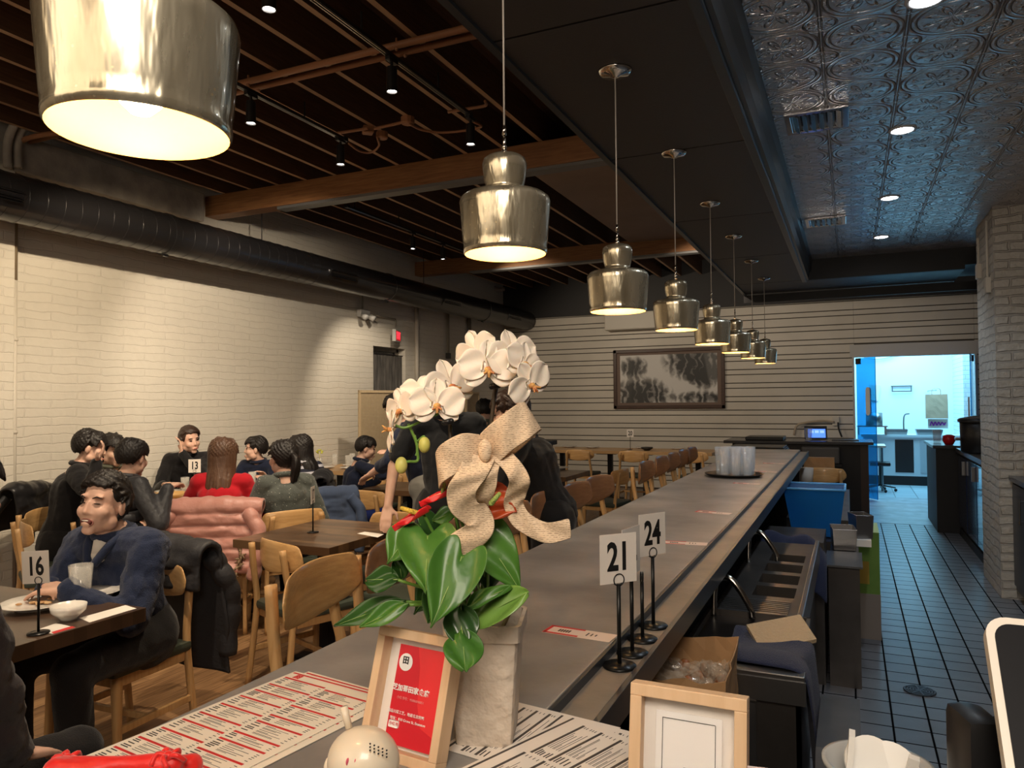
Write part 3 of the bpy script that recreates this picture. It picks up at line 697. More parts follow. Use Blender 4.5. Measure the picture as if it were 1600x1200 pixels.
def make_chair(name,label,cat,seat=.45,top=.79,stool=False,bm_=None,group=None):
    t=thing(name,label,cat,(0,0,0),group=group)
    b=back_bm(h=.165 if not stool else .185,w=.45 if not stool else .47); o=obj('backrest',b,bm_ or oakx,t,smooth=True,mods=[('SUBSURF',{'levels':1,'render_levels':1})]) ; o.location=(0,-.205,top-.085); o.rotation_euler=(-.14,0,0)
    b=BM(); vs=box(b,(0,0,seat-.025),(.43,.40,.045),bev=.018); obj('seat',b,pad,t,angle=50)
    b=BM()
    for s in (-1,1): box(b,(s*.19,0,seat-.065),(.022,.34,.045),bev=.004)
    for s in (-1,1): box(b,(0,s*.17,seat-.065),(.37,.022,.045),bev=.004)
    obj('seat_frame',b,oak,t)
    for s in (-1,1):
        b=BM(); bent(b,[(s*.205,.175,0),(s*.195,.17,seat*.5),(s*.185,.165,seat-.04)],(.026,.04),(.028,.042)); obj('leg',b,oak,t,smooth=True)
        b=BM(); bent(b,[(s*.205,-.235,0),(s*.197,-.205,seat*.55),(s*.19,-.19,seat),(s*.175,-.215,seat+.17),(s*.165,-.232,top-.03)],(.026,.034),(.03,.03)); obj('leg',b,oak,t,smooth=True)
    for s in (-1,1):
        b=BM(); box(b,(s*.198,-.015,seat*.42),(.018,.37,.03),bev=.004); obj('stretcher',b,oak,t)
    b=BM(); box(b,(0,.02,seat*.42),(.38,.018,.026),bev=.004); obj('stretcher',b,oak,t)
    if stool:
        b=BM(); box(b,(0,.19,.2),(.40,.03,.03),bev=.004); obj('footrest',b,oak,t)
    return t
# bar stools
st0=make_chair('bar_stool','s','bar stool',seat=.66,top=1.02,stool=True,group='wooden bar stools along the bar')
XS=-1.49
stl=[(500,10,'nearest oak bar stool, its whole wide backrest above the bar edge',0),
(622,3,'oak bar stool partly behind the plant leaves, second from the camera',1),
(705,0,'oak bar stool hidden behind the orchid pot, third from the camera',1),
(797,0,'oak bar stool behind the brown anthurium flower',1),
(852,0,'bar stool right of the ribbon tail, first of three in a tight row',1),
(900,-2,'bar stool with grey sheen, middle of the three in a tight row',1),
(935,-6,'bar stool with rounded back, last of the three before the gap',1),
(1010,0,'first bar stool past the gap, in front of the back wall tables',1),
(1034,0,'second bar stool past the gap',1),
(1053,0,'third bar stool past the gap, bluish sheen on its back',1),
(1069,0,'fourth bar stool past the gap',1),
(1082,0,'fifth and farthest bar stool of the row past the gap',1)]
for i,(px,dr,l,dk) in enumerate(stl):
    q=PX(px,760,XS+.04); rz=-PI/2+math.radians(dr)
    o=st0 if i==0 else dup(st0)
    # backrest centre sits .205 behind the stool origin
    fx,fy=math.cos(rz+PI/2),math.sin(rz+PI/2)
    o.location=(XS+fx*.205,q.y+fy*.205,0); o.rotation_euler=(0,0,rz); o['label']=l
    if dk:
        for c in kids(o):
            if c.name.startswith('backrest'): c.data=c.data.copy(); c.data.materials[0]=oakd
# ================================================================ TABLES
walnut=wood('walnut_butcher_block',(.20,.105,.05),(.11,.055,.026),'X',.38,coat=.15); lightwood=wood('ash_table_top',(.50,.31,.15),(.40,.24,.11),'X',.4)
def strip_top(name,c1,c2,axis='X'):
    m=brick_mat(name,'X' if axis=='X' else 'Y','Y' if axis=='X' else 'X',.42,.045,.0006,c1,c2,(.05,.03,.015),rough=.33,bump=.1,dist=.002,nz=.5,nscale=12,coat=.15)
    return m
block=strip_top('walnut_strip_top',(.22,.12,.055),(.10,.05,.024)); darkblock=strip_top('dark_walnut_strip_top',(.10,.055,.032),(.055,.03,.018)); 
def rect_table(label,c,sx,sy,rz=0,top=block,edge_m=walnut,group=None,ped=2,zt=.75,th=.045):
    t=thing('dining_table',label,'table',(c[0],c[1],0),rz,group)
    b=BM(); box(b,(0,0,zt-th/2),(sx,sy,th),bev=.002); obj('tabletop',b,top,t)
    xs=[0] if ped==1 else [-sx*.3,sx*.3]
    for x in xs:
        b=BM(); box(b,(x,0,zt/2),(.07,.07,zt-th-.03)); obj('pedestal',b,black,t)
        b=BM(); box(b,(x,0,.012),(.09,sy*.7,.024),bev=.004); box(b,(x,0,.012),(.4,.09,.024),bev=.004); obj('foot',b,black,t)
        b=BM(); box(b,(x,0,zt-th-.01),(.3,sy*.6,.02)); obj('mount_plate',b,black,t)
    return t
ZT_=.75
rect_table('walnut two seat table with an edge-on number card',(-2.79,3.50),.66,.78,0,ped=1)
c17=PZ(489,832,ZT_); number_stand('17',(c17.x,c17.y,ZT_),math.radians(115),'black stand with an edge-on card on the empty walnut table')
ch0=make_chair('dining_chair','s','chair',group='oak dining chairs with curved backs')
def chair(x,y,deg,l,first=[True],g=None):
    """deg = direction the chair faces, 90 = away from the camera"""
    o=ch0 if first[0] else dup(ch0); first[0]=False
    o.location=(x,y,0); o.rotation_euler=(0,0,math.radians(deg-90)); o['label']=l
    if g: o['group']=g
    return o
chair(-2.68,3.20,70,'oak chair on the camera side of the empty walnut table')
chair(-2.68,3.92,-92,'oak chair on the far side of the empty walnut table')
chair(-2.3,3.62,178,'oak chair at the right side of the empty walnut table, behind leaves')
rect_table('dark walnut table of the laughing man, at the lower left edge',(-2.83,1.58),.9,.74,0,top=darkblock,edge_m=walnut,ped=1,th=.05)
c16=PZ(60,990,ZT_); number_stand('16',(c16.x,c16.y,ZT_),math.radians(22),'black stand with white card 16 at the lower left',s=.092,tilt=-.05)
chair(-2.90,2.24,-88,'oak chair under the laughing man in navy fleece')
chair(-4.60,3.12,62,'empty light oak chair by the white wall, left of the laughing man')
# round table
rt=thing('round_table','large round wooden table with card 13 and eight diners','table',(-4.75,4.62,0))
b=BM(); lathe(b,[(0,.70),(.69,.70),(.705,.708),(.705,.742),(.695,.75),(0,.75)],n=64); obj('tabletop',b,lightwood,rt,angle=40)
b=BM(); lathe(b,[(0,0),(.42,0),(.42,.02),(.36,.03),(.36,.70),(0,.70)],n=32); obj('drum_base',b,wood('brown_drum_base',(.26,.14,.06),(.2,.1,.045),'Z',.5),rt,angle=40)
c13=PZ(304,773,ZT_)
number_stand('13',(c13.x,c13.y,ZT_),math.radians(38),'black stand with white card 13 on the round table',s=.095,h=.27)
# chairs round it: (pixel column, depth)
RC=(-4.75,4.62)
def around(name,ang,r,l):
    x=RC[0]+math.cos(math.radians(ang))*r; y=RC[1]+math.sin(math.radians(ang))*r
    return chair(x,y,ang+180,l)
# table beside the boy, near wall
tb=PZ(575,733,ZT_)
tbx,tby=-4.95,7.05
rect_table('light wooden family table crowded with dishes by the cane screen',(tbx,tby),1.5,.8,math.radians(0),top=lightwood,ped=2)
# T19 and the two back tables
p19=PZ(884,741,ZT_)
rect_table('walnut table with two white plates and card 19',(-3.0,7.22),.9,.74,0,ped=1)
q=PZ(860,733,ZT_); number_stand('19',(q.x,q.y,ZT_),math.radians(20),'black stand with white card 19 beside two plates',s=.1,h=.27)
rect_table('long back table by the slat wall, left one of the pair',(-3.75,11.0),1.3,.75,0,top=lightwood,ped=2)
rect_table('long back table by the slat wall, right one of the pair',(-2.42,11.0),1.3,.75,0,top=lightwood,ped=2)
q=PZ(985,703,ZT_); number_stand('20',(q.x,q.y,ZT_),math.radians(20),'little number stand on the right back table under the slat wall',s=.1,h=.28)
chair(-3.62,10.48,90,'oak chair tucked into the left back table, camera side')
chair(-2.80,10.42,90,'oak chair tucked into the back tables, right one on the camera side')
chair(-1.95,10.55,75,'oak chair at the right end of the back tables, beyond the last stools')
chair(-2.35,7.55,170,'oak chair at the right side of the table with card 19')
# small square table between boy table and standing waiter
rect_table('small brown table behind the waiter\'s grey trousered legs',(-3.55,5.65),.7,.6,0,top=walnut,ped=1)
chair(-3.62,5.22,85,'pale oak chair just left of the waiter\'s hand, its back edge visible')
chair(-5.38,8.0,-35,'oak chair standing against the white wall behind the crowded table')
chair(-4.5,6.42,95,'oak chair on the camera side of the crowded family table, right one')
chair(-4.05,6.62,110,'oak chair at the right corner of the crowded family table')
# ---- crockery
china=mat('white_china',(.82,.78,.72),.2,coat=.5)
def plate(x,y,r,l,z=ZT_,g=None,name='dinner_plate'):
    b=BM(); lathe(b,[(0,.004),(r*.55,.004),(r*.62,.0),(r*.6,.006),(r*.7,.01),(r,.02),(r,.023),(r*.68,.013),(r*.55,.009),(0,.008)],c=(0,0,0),n=32)
    o=obj(name,b,china,smooth=True); o.location=(x,y,z); return tag(o,l,'plate',g)
def bowl(x,y,r,h,l,z=ZT_,m=None,g=None):
    b=BM(); lathe(b,[(0,.004),(r*.45,.0),(r*.5,.008),(r*.75,.02),(r*.95,h*.6),(r,h),(r*.96,h),(r*.9,h*.6),(r*.6,.02),(0,.014)],n=32)
    o=obj('bowl',b,m or china,smooth=True); o.location=(x,y,z); return tag(o,l,'bowl',g)
wglass=mat('drinking_glass',(.80,.78,.72),.06,alpha=.30,coat=1,spec=1)
def drink(x,y,l,z=ZT_,r=.036,h=.13,name='drinking_glass',m=None,g=None):
    o=tumbler(r,h,False,name,m or wglass); o.location=(x,y,z); return tag(o,l,'glass',g)
p=PZ(107,968,ZT_); bowl(p.x,p.y,.058,.052,'white rice bowl at the table edge, in front of the tall glass')
p=PZ(110,950,ZT_+.01); p=PZ(112,946,ZT_); drink(p.x-.02,p.y+.05,'tall water glass between the rice bowl and the laughing man',r=.043,h=.14)
p=PZ(118,940,ZT_); plate(p.x,p.y+.09,.09,'small white plate under the tall glass')
p=PZ(62,948,ZT_); pl=plate(p.x,p.y,.13,'large white plate with leftover food behind card 16')
food=mat('brown_food_scraps',(.45,.22,.08),.6,col2=(.7,.5,.28),vscale=60)
b=BM()
for i in range(14): a=random.random()*6.3; r=random.random()*.07; ball(b,(p.x+r*math.cos(a),p.y+r*math.sin(a),ZT_+.016),.009,(1.3,.9,.5),(0,0,a),8)
f=tag(obj('food_scraps',b,food,smooth=True),'leftover food scraps on the large plate by card 16','food',kind='stuff')
def paper(name,cs,z,m,l,cat,g=None,th=.0008,curl=0):
    b=BM(); n=len(cs)
    prism(b,[(c.x,c.y) for c in cs],th,'Z',z); o=obj(name,b,m); return tag(o,l,cat,g)
napm=mat('white_paper',(.83,.79,.72),.6)
paper('chopstick_sleeve',[PZ(x,y,ZT_) for x,y in ((124,966),(140,973),(213,951),(196,946))],ZT_+.0005,napm,'long white paper sleeve on the table corner by the laughing man','paper')
o=paper('menu_card',[PZ(x,y,ZT_) for x,y in ((54,986),(84,991),(118,981),(88,974))],ZT_+.0005,napm,'white card with red end beside the foot of stand 16','card')
b=BM(); prism(b,[(PZ(x,y,ZT_).x,PZ(x,y,ZT_).y) for x,y in ((84,991),(118,981),(112,979),(80,988.5))],.0004,'Z',ZT_+.0014); obj('red_edge',b,red_m,o)
o=paper('menu_card',[PZ(x,y,ZT_) for x,y in ((558,834),(590,840),(600,835),(570,831))],ZT_+.0005,napm,'white card lying on the empty walnut table','card')
# dishes on the round table
random.seed(3)
dish=[(-.35,-.40,.12),(.0,-.3,.12),(.35,-.25,.11),(-.15,.05,.15),(.3,.12,.13),(-.5,-.1,.11),(.05,.4,.13),(-.35,.35,.12),(.38,.36,.1),(.5,-.05,.1),(-.5,.12,.08),(.2,-.48,.1)]
for i,(dx,dy,r) in enumerate(dish):
    x,y=RC[0]+dx,RC[1]+dy
    plate(x,y,r,'white serving plate among the dishes on the round table',g='plates on the round table')
    b=BM()
    for k in range(9): a=random.random()*6.3; rr=random.random()*r*.5; ball(b,(x+rr*math.cos(a),y+rr*math.sin(a),ZT_+.016),.014,(1.2,1,.6),(0,0,a),7)
    tag(obj('plated_food',b,mat('mixed_food_%d'%(i%3),[(.5,.28,.1),(.65,.45,.22),(.35,.2,.08)][i%3],.5,col2=[(.7,.5,.28),(.45,.14,.05),(.3,.36,.1)][i%3],vscale=50),smooth=True),'small heap of food on a plate of the round table','food','food on the round table','stuff')
for i,(dx,dy) in enumerate(((-.55,-.3),(-.4,-.02),(.15,.1),(-.15,-.62),(.62,.25),(.3,.62),(-.2,.55))):
    drink(RC[0]+dx,RC[1]+dy,'water glass among the plates of the round table',g='glasses on the round table')
bowl(RC[0]-.1,RC[1]-.42,.11,.06,'golden brown bowl of food in front of card 13',m=mat('golden_bowl',(.55,.33,.12),.35))
for i,(dx,dy,r) in enumerate(((-.55,-.2,.13),(-.2,-.15,.12),(.15,-.2,.13),(.5,-.15,.14),(-.4,.15,.12),(.05,.2,.12),(.45,.2,.12))):
    plate(tbx+dx,tby+dy,r,'white plate among the dishes on the family table by the screen',g='plates on the family table')
for i,(dx,dy) in enumerate(((-.62,.1),(-.5,.28),(-.35,-.0),(-.3,.3),(-.15,.1),(.0,.3),(.3,.05))):
    drink(tbx+dx,tby+dy,'clear glass among the dishes of the family table',g='glasses on the family table',h=.14)
v=drink(tbx-.68,tby-.1,'small glass vase with a yellow green sprig on the family table',r=.03,h=.11,name='flower_vase')
b=BM(); 
for k in range(6): a=k; ball(b,(tbx-.68+.03*math.cos(a),tby-.1+.03*math.sin(a),ZT_+.17+.015*(k%3)),.016,(1,1,.7),n=8)
cyl(b,(tbx-.68,tby-.1,ZT_+.01),(tbx-.68,tby-.1,ZT_+.17),.002)
tag(obj('flower_sprig',b,mat('yellow_green_sprig',(.6,.6,.1),.5),smooth=True),'yellow green sprig standing in the family table vase','flower')
for (px,py,l) in ((844,741,'nearer white plate on the table with card 19'),(870,733,'farther white plate on the table with card 19')):
    p=PZ(px,py,ZT_); plate(p.x,p.y,.13,l)
for (px,py) in ((925,700),(945,699),(965,706),(1005,701),(1060,702),(890,699)):
    p=PZ(px,py,ZT_); 
    if -4.4<p.x<-1.78 and 10.7<p.y<11.35: plate(p.x,p.y,.12,'small white plate laid on the back tables by the slat wall',g='plates on the back tables')
p=PZ(1010,704.5,ZT_); bowl(-2.75,10.85,.09,.05,'dark bowl on the back tables right of the little number stand',m=mat('black_glaze',(.02,.018,.016),.3))
# ================================================================ PEOPLE
skin_a=mat('skin_light',(.70,.43,.32),.5,sss=.08,var=.12,vscale=14,bump=.03,bscale=200)
skin_b=mat('skin_warm',(.58,.34,.23),.5,sss=.08,var=.12,vscale=14)
hair_k=mat('black_hair',(.012,.009,.008),.5,bump=.5,bscale=90,stretch=(1,1,.25))
hair_b=mat('brown_hair',(.16,.085,.05),.4,bump=.5,bscale=120,stretch=(1,1,.12),col2=(.09,.045,.026),vscale=30)
lipm=mat('lips',(.45,.15,.12),.4); eyem=mat('dark_eye',(.012,.008,.006),.2); teethm=mat('teeth',(.85,.8,.72),.3); mouthm=mat('open_mouth',(.10,.015,.012),.5); eyew=mat('eye_white',(.7,.66,.6),.3)
def fabric(name,c,rough=.8,b=.25,bs=220,**k): return mat(name,c,rough,bump=b,bscale=bs,sheen=.15,spec=.2,**k)
ctex=bpy.data.textures.new('cloth_folds','CLOUDS'); ctex.noise_scale=.16; ctex.noise_depth=3; ctex.noise_type='HARD_NOISE'
ctex2=bpy.data.textures.new('soft_folds','CLOUDS'); ctex2.noise_scale=.05; ctex2.noise_depth=1
def xf(vs,m):
    for v in vs: v.co=m@v.co
def capsule(b,p0,p1,r0,r1,n=12):
    p0=Vector(p0);p1=Vector(p1)
    if (p1-p0).length>1e-4: cyl(b,p0,p1,r0,r1,n)
    ball(b,p0,r0,n=n); ball(b,p1,r1,n=n)
def rmesh(name,b,m,parent,vox=.01,sm=5,disp=0,tex=None):
    mods=[('REMESH',{'mode':'VOXEL','voxel_size':vox,'use_smooth_shade':True}),('SMOOTH',{'factor':.5,'iterations':sm})]
    if disp: mods.append(('DISPLACE',{'texture':tex or ctex,'strength':disp,'mid_level':.5,'texture_coords':'LOCAL'}))
    return obj(name,b,m,parent,smooth=True,mods=mods)
def ik(a,c,l1,l2,pole):
    a=Vector(a);c=Vector(c); d=c-a; L=d.length
    if L>(l1+l2)*.995: c=a+d.normalized()*(l1+l2)*.995; d=c-a; L=d.length
    L=max(L,abs(l1-l2)+.01)
    x=(l1*l1-l2*l2+L*L)/(2*L); h=math.sqrt(max(l1*l1-x*x,0)); u=d.normalized()
    p=Vector(pole); p=(p-u*p.dot(u)); p.normalize()
    return a+u*x+p*h,c
def frame(ang,pitch=0,roll=0):
    """columns right, forward, up for a heading in degrees"""
    a=math.radians(ang); m=Matrix.Rotation(a-PI/2,4,'Z')@Matrix.Rotation(math.radians(pitch),4,'X')@Matrix.Rotation(math.radians(roll),4,'Y')
    return m
def hand(b,wr,fw,up,s=1,side=1,curl=.5,spread=1):
    """wrist position, finger direction, back-of-hand direction"""
    fw=Vector(fw).normalized(); up=Vector(up); up=(up-fw*up.dot(fw)).normalized(); sd=fw.cross(up)*side
    c=wr+fw*.045*s
    for k in (-.026,-.009,.009,.026): capsule(b,wr+sd*k*.7*s+fw*.01,c+sd*k*s+fw*.035*s,.014*s,.0125*s,8)
    for k,ln in zip((-.030,-.010,.010,.029),(.060,.072,.078,.070)):
        p=c+sd*k*s*spread+fw*.038*s; r=.0085*s; d=fw.copy()
        for seg in range(3):
            d=(d*math.cos(curl*.75)-up*math.sin(curl*.75)).normalized() if seg else (d*math.cos(curl*.4)-up*math.sin(curl*.4)).normalized()
            u2=(up-d*up.dot(d))
            q=p+d*ln*s*(.46,.3,.24)[seg]; capsule(b,p,q,r,r*.92,8); p=q; r*=.92
            # carry the bend on
            up_=up
        
    t0=wr+fw*.02*s+sd*.022*s; t1=t0+(fw*.5+sd*.8-up*.25).normalized()*.038*s; t2=t1+(fw*.9+sd*.25-up*.3).normalized()*.032*s
    capsule(b,t0,t1,.0135*s,.011*s,8); capsule(b,t1,t2,.011*s,.009*s,8)
def hair_mesh(Hm,style,L=.3,side=0,s=1):
    b=BM(); random.seed(hash(style)%97 if False else len(style)*7+int(L*100))
    N=420; ga=PI*(3-math.sqrt(5))
    def X(v): return Hm@Vector(v)
    for i in range(N):
        z=1-2*(i+.5)/N; r=math.sqrt(1-z*z); a=ga*i; d=Vector((r*math.cos(a),r*math.sin(a),z))
        # keep scalp region only
        if d.z<-.55: continue
        if d.y>.25 and d.z<.50: continue
        if d.y>-.1 and d.z<.12 and abs(d.x)>.5 : continue
        if style in('short','tidy') and d.z<-.38: continue
        p=Vector((d.x*.076,d.y*.092-.012,d.z*.090+.032))
        if style=='swept': fl=Vector((-.75 if side==0 else side,.35,.25 if d.y>0 else -.3))
        elif d.y>.1: fl=Vector((.25,.5,-.35))
        else: fl=Vector((.05*d.x,-.25,-1))
        fl=(fl-d*fl.dot(d)); fl=fl.normalized() if fl.length>1e-3 else Vector((0,0,-1))
        lift=.012 if style!='tidy' else .006
        q=p+d*lift+fl*.05
        capsule(b,X(p+d*.002),X(q-d*(.006 if style=='swept' else 0)),.0105*s,.005*s,6)
    ball(b,X((0,-.02,.04)),.088*s,(.93,1.0,.95),n=16)
    if style in('long','straight'):
        for i in range(26):
            a=PI*(.06+.88*i/25); x=.082*math.cos(a); y=-.02-.082*math.sin(a)
            if style=='straight': y-=.0
            pts=[X((x*.8,y*.6,.09)),X((x*1.05,y*1.05,.01)),X((x*1.05,y*1.08-.0,-.08))]
            end=Vector(pts[-1])+Vector((0,0,-L))+Vector((random.uniform(-.015,.015),random.uniform(-.015,.015),random.uniform(-.03,.03)))
            bk=(X((0,-1,0))-X((0,0,0))); end+=bk*.03
            pts=smooth_pts([*pts,(Vector(pts[-1])+end)/2+bk*.03,end],3); n=len(pts)
            tube(b,pts,[.017*(1-.55*k/(n-1)) for k in range(n)],6)
    if style=='ponytail':
        base=X((0,-.115,.03)); ball(b,base,.024,n=8)
        bk=(X((0,-1,0))-X((0,0,0)))
        for i in range(9):
            o=Vector((random.uniform(-.022,.022),random.uniform(-.02,.02),0))
            pts=smooth_pts([base,base+bk*.045+Vector((0,0,-.03))+o,base+bk*.05+Vector((0,0,-L*.5))+o*1.6,base+bk*.02+Vector((0,0,-L))+o*1.2],4); n=len(pts)
            tube(b,pts,[.016*(1-.6*k/(n-1)) for k in range(n)],6)
    return b
def person(label,head,face,body,lean=10,seat=.45,pose='sit',pitch=0,roll=0,arms=None,hair='short',hairm=None,skin=None,shirt=None,pants=None,L=.3,side=0,s=1,bare='none',vox=.007,mouth='closed',puff=False,shift=(0,0),build=1.0,legs=True,shoes=None,hunch=0,shirtvox=.010,bulk=1.0,group=None,hands=True,folds=.022,low=None):
    skin=skin or skin_a; hairm=hairm or hair_k
    hc=P(*head) if len(head)==3 and abs(head[0])>8 else Vector(head)
    B=frame(body); Hm0=frame(face,pitch,roll); Hm=Matrix.Translation(hc)@Hm0@Matrix.Scale(s,4)
    fwd=(B@Vector((0,1,0))); rt=(B@Vector((1,0,0))); up=Vector((0,0,1))
    ln=math.radians(lean)
    neck=hc-up*.125*s-fwd*(.035+.02*math.sin(ln))*s- (Hm0@Vector((0,1,0)))*.01
    pz=(seat+.08) if pose=='sit' else low or .92*s
    Lsp=(neck.z-.03-pz)/max(.3,math.cos(ln))
    pel=Vector((neck.x,neck.y,0))-fwd*Lsp*math.sin(ln); pel.z=pz
    ch=neck.lerp(pel,.30)-fwd*hunch*.0; ch=ch-fwd*.03
    wa=neck.lerp(pel,.68)
    t=thing('person',label,'person',(pel.x,pel.y,0),0,group)
    inv=Matrix.Translation((-pel.x,-pel.y,0))
    def fin(o): o.location=(-pel.x,-pel.y,0)+Vector((0,0,0)) if False else Vector((-pel.x,-pel.y,0)); return o
    k=s*build
    sh=[neck+rt*sg*.155*k-up*.045*s-fwd*.01 for sg in(-1,1)]
    hp=[pel+rt*sg*.085*k for sg in(-1,1)]
    arms=arms or [None,None]
    AL=(.285*s,.25*s); els=[];wrs=[];hd=[]
    for i,sg in enumerate((-1,1)):
        a=arms[i]
        if a is None: tgt=sh[i]+fwd*.28+rt*sg*(-.03)-up*.36; pole=rt*sg*.25-up; hdir=fwd
        else:
            tgt=a[0]; tgt=P(*tgt) if abs(tgt[0])>8 else (Vector((pel.x,pel.y,0))+rt*tgt[0]+fwd*tgt[1]+up*tgt[2]); pole=rt*a[1][0]+fwd*a[1][1]+up*a[1][2]; hdir=None
            if len(a)>2: hdir=rt*a[2][0]+fwd*a[2][1]+up*a[2][2]
        e,w=ik(sh[i],tgt,AL[0],AL[1],pole); els.append(e); wrs.append(w)
        hd.append(hdir if hdir is not None else (w-e).normalized())
    if pose=='sit':
        kn=[hp[i]+fwd*.42*s+rt*sg*.05+up*.0 for i,sg in enumerate((-1,1))]
        an=[Vector((q.x,q.y,.09))-fwd*.02+rt*sg*.0 for q,sg in zip(kn,(-1,1))]
    else:
        kn=[hp[i]-up*.42*s+fwd*.03+rt*sg*.02 for i,sg in enumerate((-1,1))]; an=[Vector((q.x,q.y,.08))-fwd*.03 for q in kn]
    # ---- body (one continuous skin mesh)
    b=BM()
    def X(v): return Hm@Vector(v)
    def hb(c,r,sc=(1,1,1),n=14):
        vs=ball(b,(0,0,0),r,sc,n=n); xf(vs,Hm@Matrix.Translation(c))
    hb((0,-.012,.032),1,(.074,.090,.086),20); hb((0,.022,-.028),1,(.066,.070,.080),16)
    hb((0,.070,-.093),.021,(1.3,1,.9)); 
    for sg in (-1,1):
        hb((sg*.040,.016,-.062),.034); hb((sg*.034,.056,-.024),.031); hb((sg*.077,-.006,-.008),1,(.010,.018,.031)); hb((sg*.03,.072,.036),.014,(1.5,.8,.7))
    hb((0,.088,-.066),.014,(1.6,.8,1))
    capsule(b,X((0,.084,.016)),X((0,.098,-.022)),.007*s,.0115*s,8); hb((-.012,.089,-.026),.0085); hb((.012,.089,-.026),.0085)
    capsule(b,X((0,-.01,-.07)),neck-up*.02,.050*s,.056*s)
    capsule(b,neck,ch,.065*s,.085*k); capsule(b,ch,wa,.09*k,.085*k); capsule(b,wa,pel,.085*k,.11*k)
    for i,sg in enumerate((-1,1)):
        capsule(b,neck-up*.03,sh[i],.05*k,.045*k); capsule(b,sh[i],els[i],.045*k,.036*s); capsule(b,els[i],wrs[i],.037*s,.025*s)
        if hands:
            a=arms[i]; upv=up if a is None or len(a)<4 else rt*a[3][0]+fwd*a[3][1]+up*a[3][2]
            if abs(hd[i].normalized().dot(upv.normalized()))>.95: upv=fwd*-1
            hand(b,wrs[i],hd[i],upv,s,sg*-1,curl=.5 if a is None or len(a)<5 else a[4])
        if legs:
            capsule(b,hp[i],kn[i],.075*k,.052*s); capsule(b,kn[i],an[i],.05*s,.034*s)
    for v in b.verts: v.co-=Vector((pel.x,pel.y,0))
    rmesh('body',b,skin,t,vox=vox,sm=6)
    def loc(b):
        for v in b.verts: v.co-=Vector((pel.x,pel.y,0))
        return b
    # ---- face pieces
    if mouth!='none':
        for sg in(-1,1):
            b=BM(); vs=ball(b,(0,0,0),1,(.0135,.006,.0042 if mouth!='laugh' else .0022),n=10); xf(vs,Hm@Matrix.Translation((sg*.031,.0795,.011))@Matrix.Rotation(sg*-.25,4,'Z')); obj('eye',loc(b),eyem,t,smooth=True)
            b=BM(); tube(b,[X((sg*.016,.088,.030)),X((sg*.032,.086,.037)),X((sg*.048,.074,.031))],[.0022*s,.0034*s,.0014*s],6); obj('eyebrow',loc(b),hair_k,t,smooth=True)
        if mouth=='laugh':
            b=BM(); vs=ball(b,(0,0,0),1,(.025,.011,.0130),n=14); xf(vs,Hm@Matrix.Translation((0,.086,-.062))); obj('mouth',loc(b),mouthm,t,smooth=True)
            b=BM(); vs=ball(b,(0,0,0),1,(.015,.005,.003),n=12); xf(vs,Hm@Matrix.Translation((0,.0935,-.0545))); obj('teeth',loc(b),teethm,t,smooth=True)
            b=BM(); n=20; pts=[X((.027*math.cos(2*PI*i/n),.0915-.010*abs(math.cos(2*PI*i/n)),-.0620+.0135*math.sin(2*PI*i/n))) for i in range(n+1)]; tube(b,pts,.0024*s,6,caps=False); obj('lips',loc(b),mat('skin_lip',(.42,.16,.13),.7),t,smooth=True)
        else:
            b=BM(); vs=ball(b,(0,0,0),1,(.021,.008,.0065),n=10); xf(vs,Hm@Matrix.Translation((0,.0985,-.060))); obj('lips',loc(b),lipm,t,smooth=True)
    # ---- hair
    hbm=hair_mesh(Hm,hair,L*s,side,s); rmesh('hair',loc(hbm),hairm,t,vox=.0042 if vox<=.005 else .006,sm=3 if hair=='swept' else 1,disp=.0 if hair=='swept' else .003,tex=ctex2)
    # ---- shirt
    g=.016*bulk
    b=BM()
    capsule(b,neck-up*.035,ch,(.058)*s+g*.6,.098*k+g); capsule(b,ch,wa,.10*k+g,.095*k+g); capsule(b,wa,pel+up*.02,.095*k+g,.115*k+g)
    for sg in(-1,1):
        capsule(b,ch+rt*sg*.075+fwd*.01,wa+rt*sg*.045,.072*k+g,.075*k+g)
    for i,sg in enumerate((-1,1)):
        capsule(b,neck-up*.045,sh[i],.05*k+g,.052*k+g)
        if bare=='short': capsule(b,sh[i],sh[i].lerp(els[i],.72),.055*k+g,.052*k+g)
        elif bare=='rolled': capsule(b,sh[i],els[i],.052*k+g,.045*s+g); capsule(b,els[i],els[i].lerp(wrs[i],.45),.043*s+g,.038*s+g)
        else: capsule(b,sh[i],els[i],.052*k+g,.043*s+g); capsule(b,els[i],els[i].lerp(wrs[i],.94),.041*s+g,.030*s+g*.8)
    sm=rmesh('shirt' if not puff else 'puffer_jacket',loc(b),shirt,t,vox=shirtvox,sm=4,disp=folds)
    if puff:
        for ii in range(5):
            b=BM(); c=ch.lerp(pel,ii/4.2)
            vs=lathe(b,[(.105*k+g+.012,-.038),(.12*k+g+.022,-.018),(.12*k+g+.022,.018),(.105*k+g+.012,.038)],n=28,close=True); TR(b,vs,c,(0,0,0),(1.22,1.0,1)); 
            m4=frame(body); 
            obj('quilted_roll',loc(b),shirt,t,smooth=True,mods=[('DISPLACE',{'texture':ctex2,'strength':.012,'texture_coords':'LOCAL'})])
    # collar
    b=BM(); n=18; cpts=[neck+rt*math.cos(2*PI*i/n)*.068*s+fwd*math.sin(2*PI*i/n)*.066*s+up*(.012-.012*math.sin(2*PI*i/n)) for i in range(n+1)]
    tube(b,cpts,.013*s+g*.3,8,caps=False); obj('collar',loc(b),shirt,t,smooth=True)
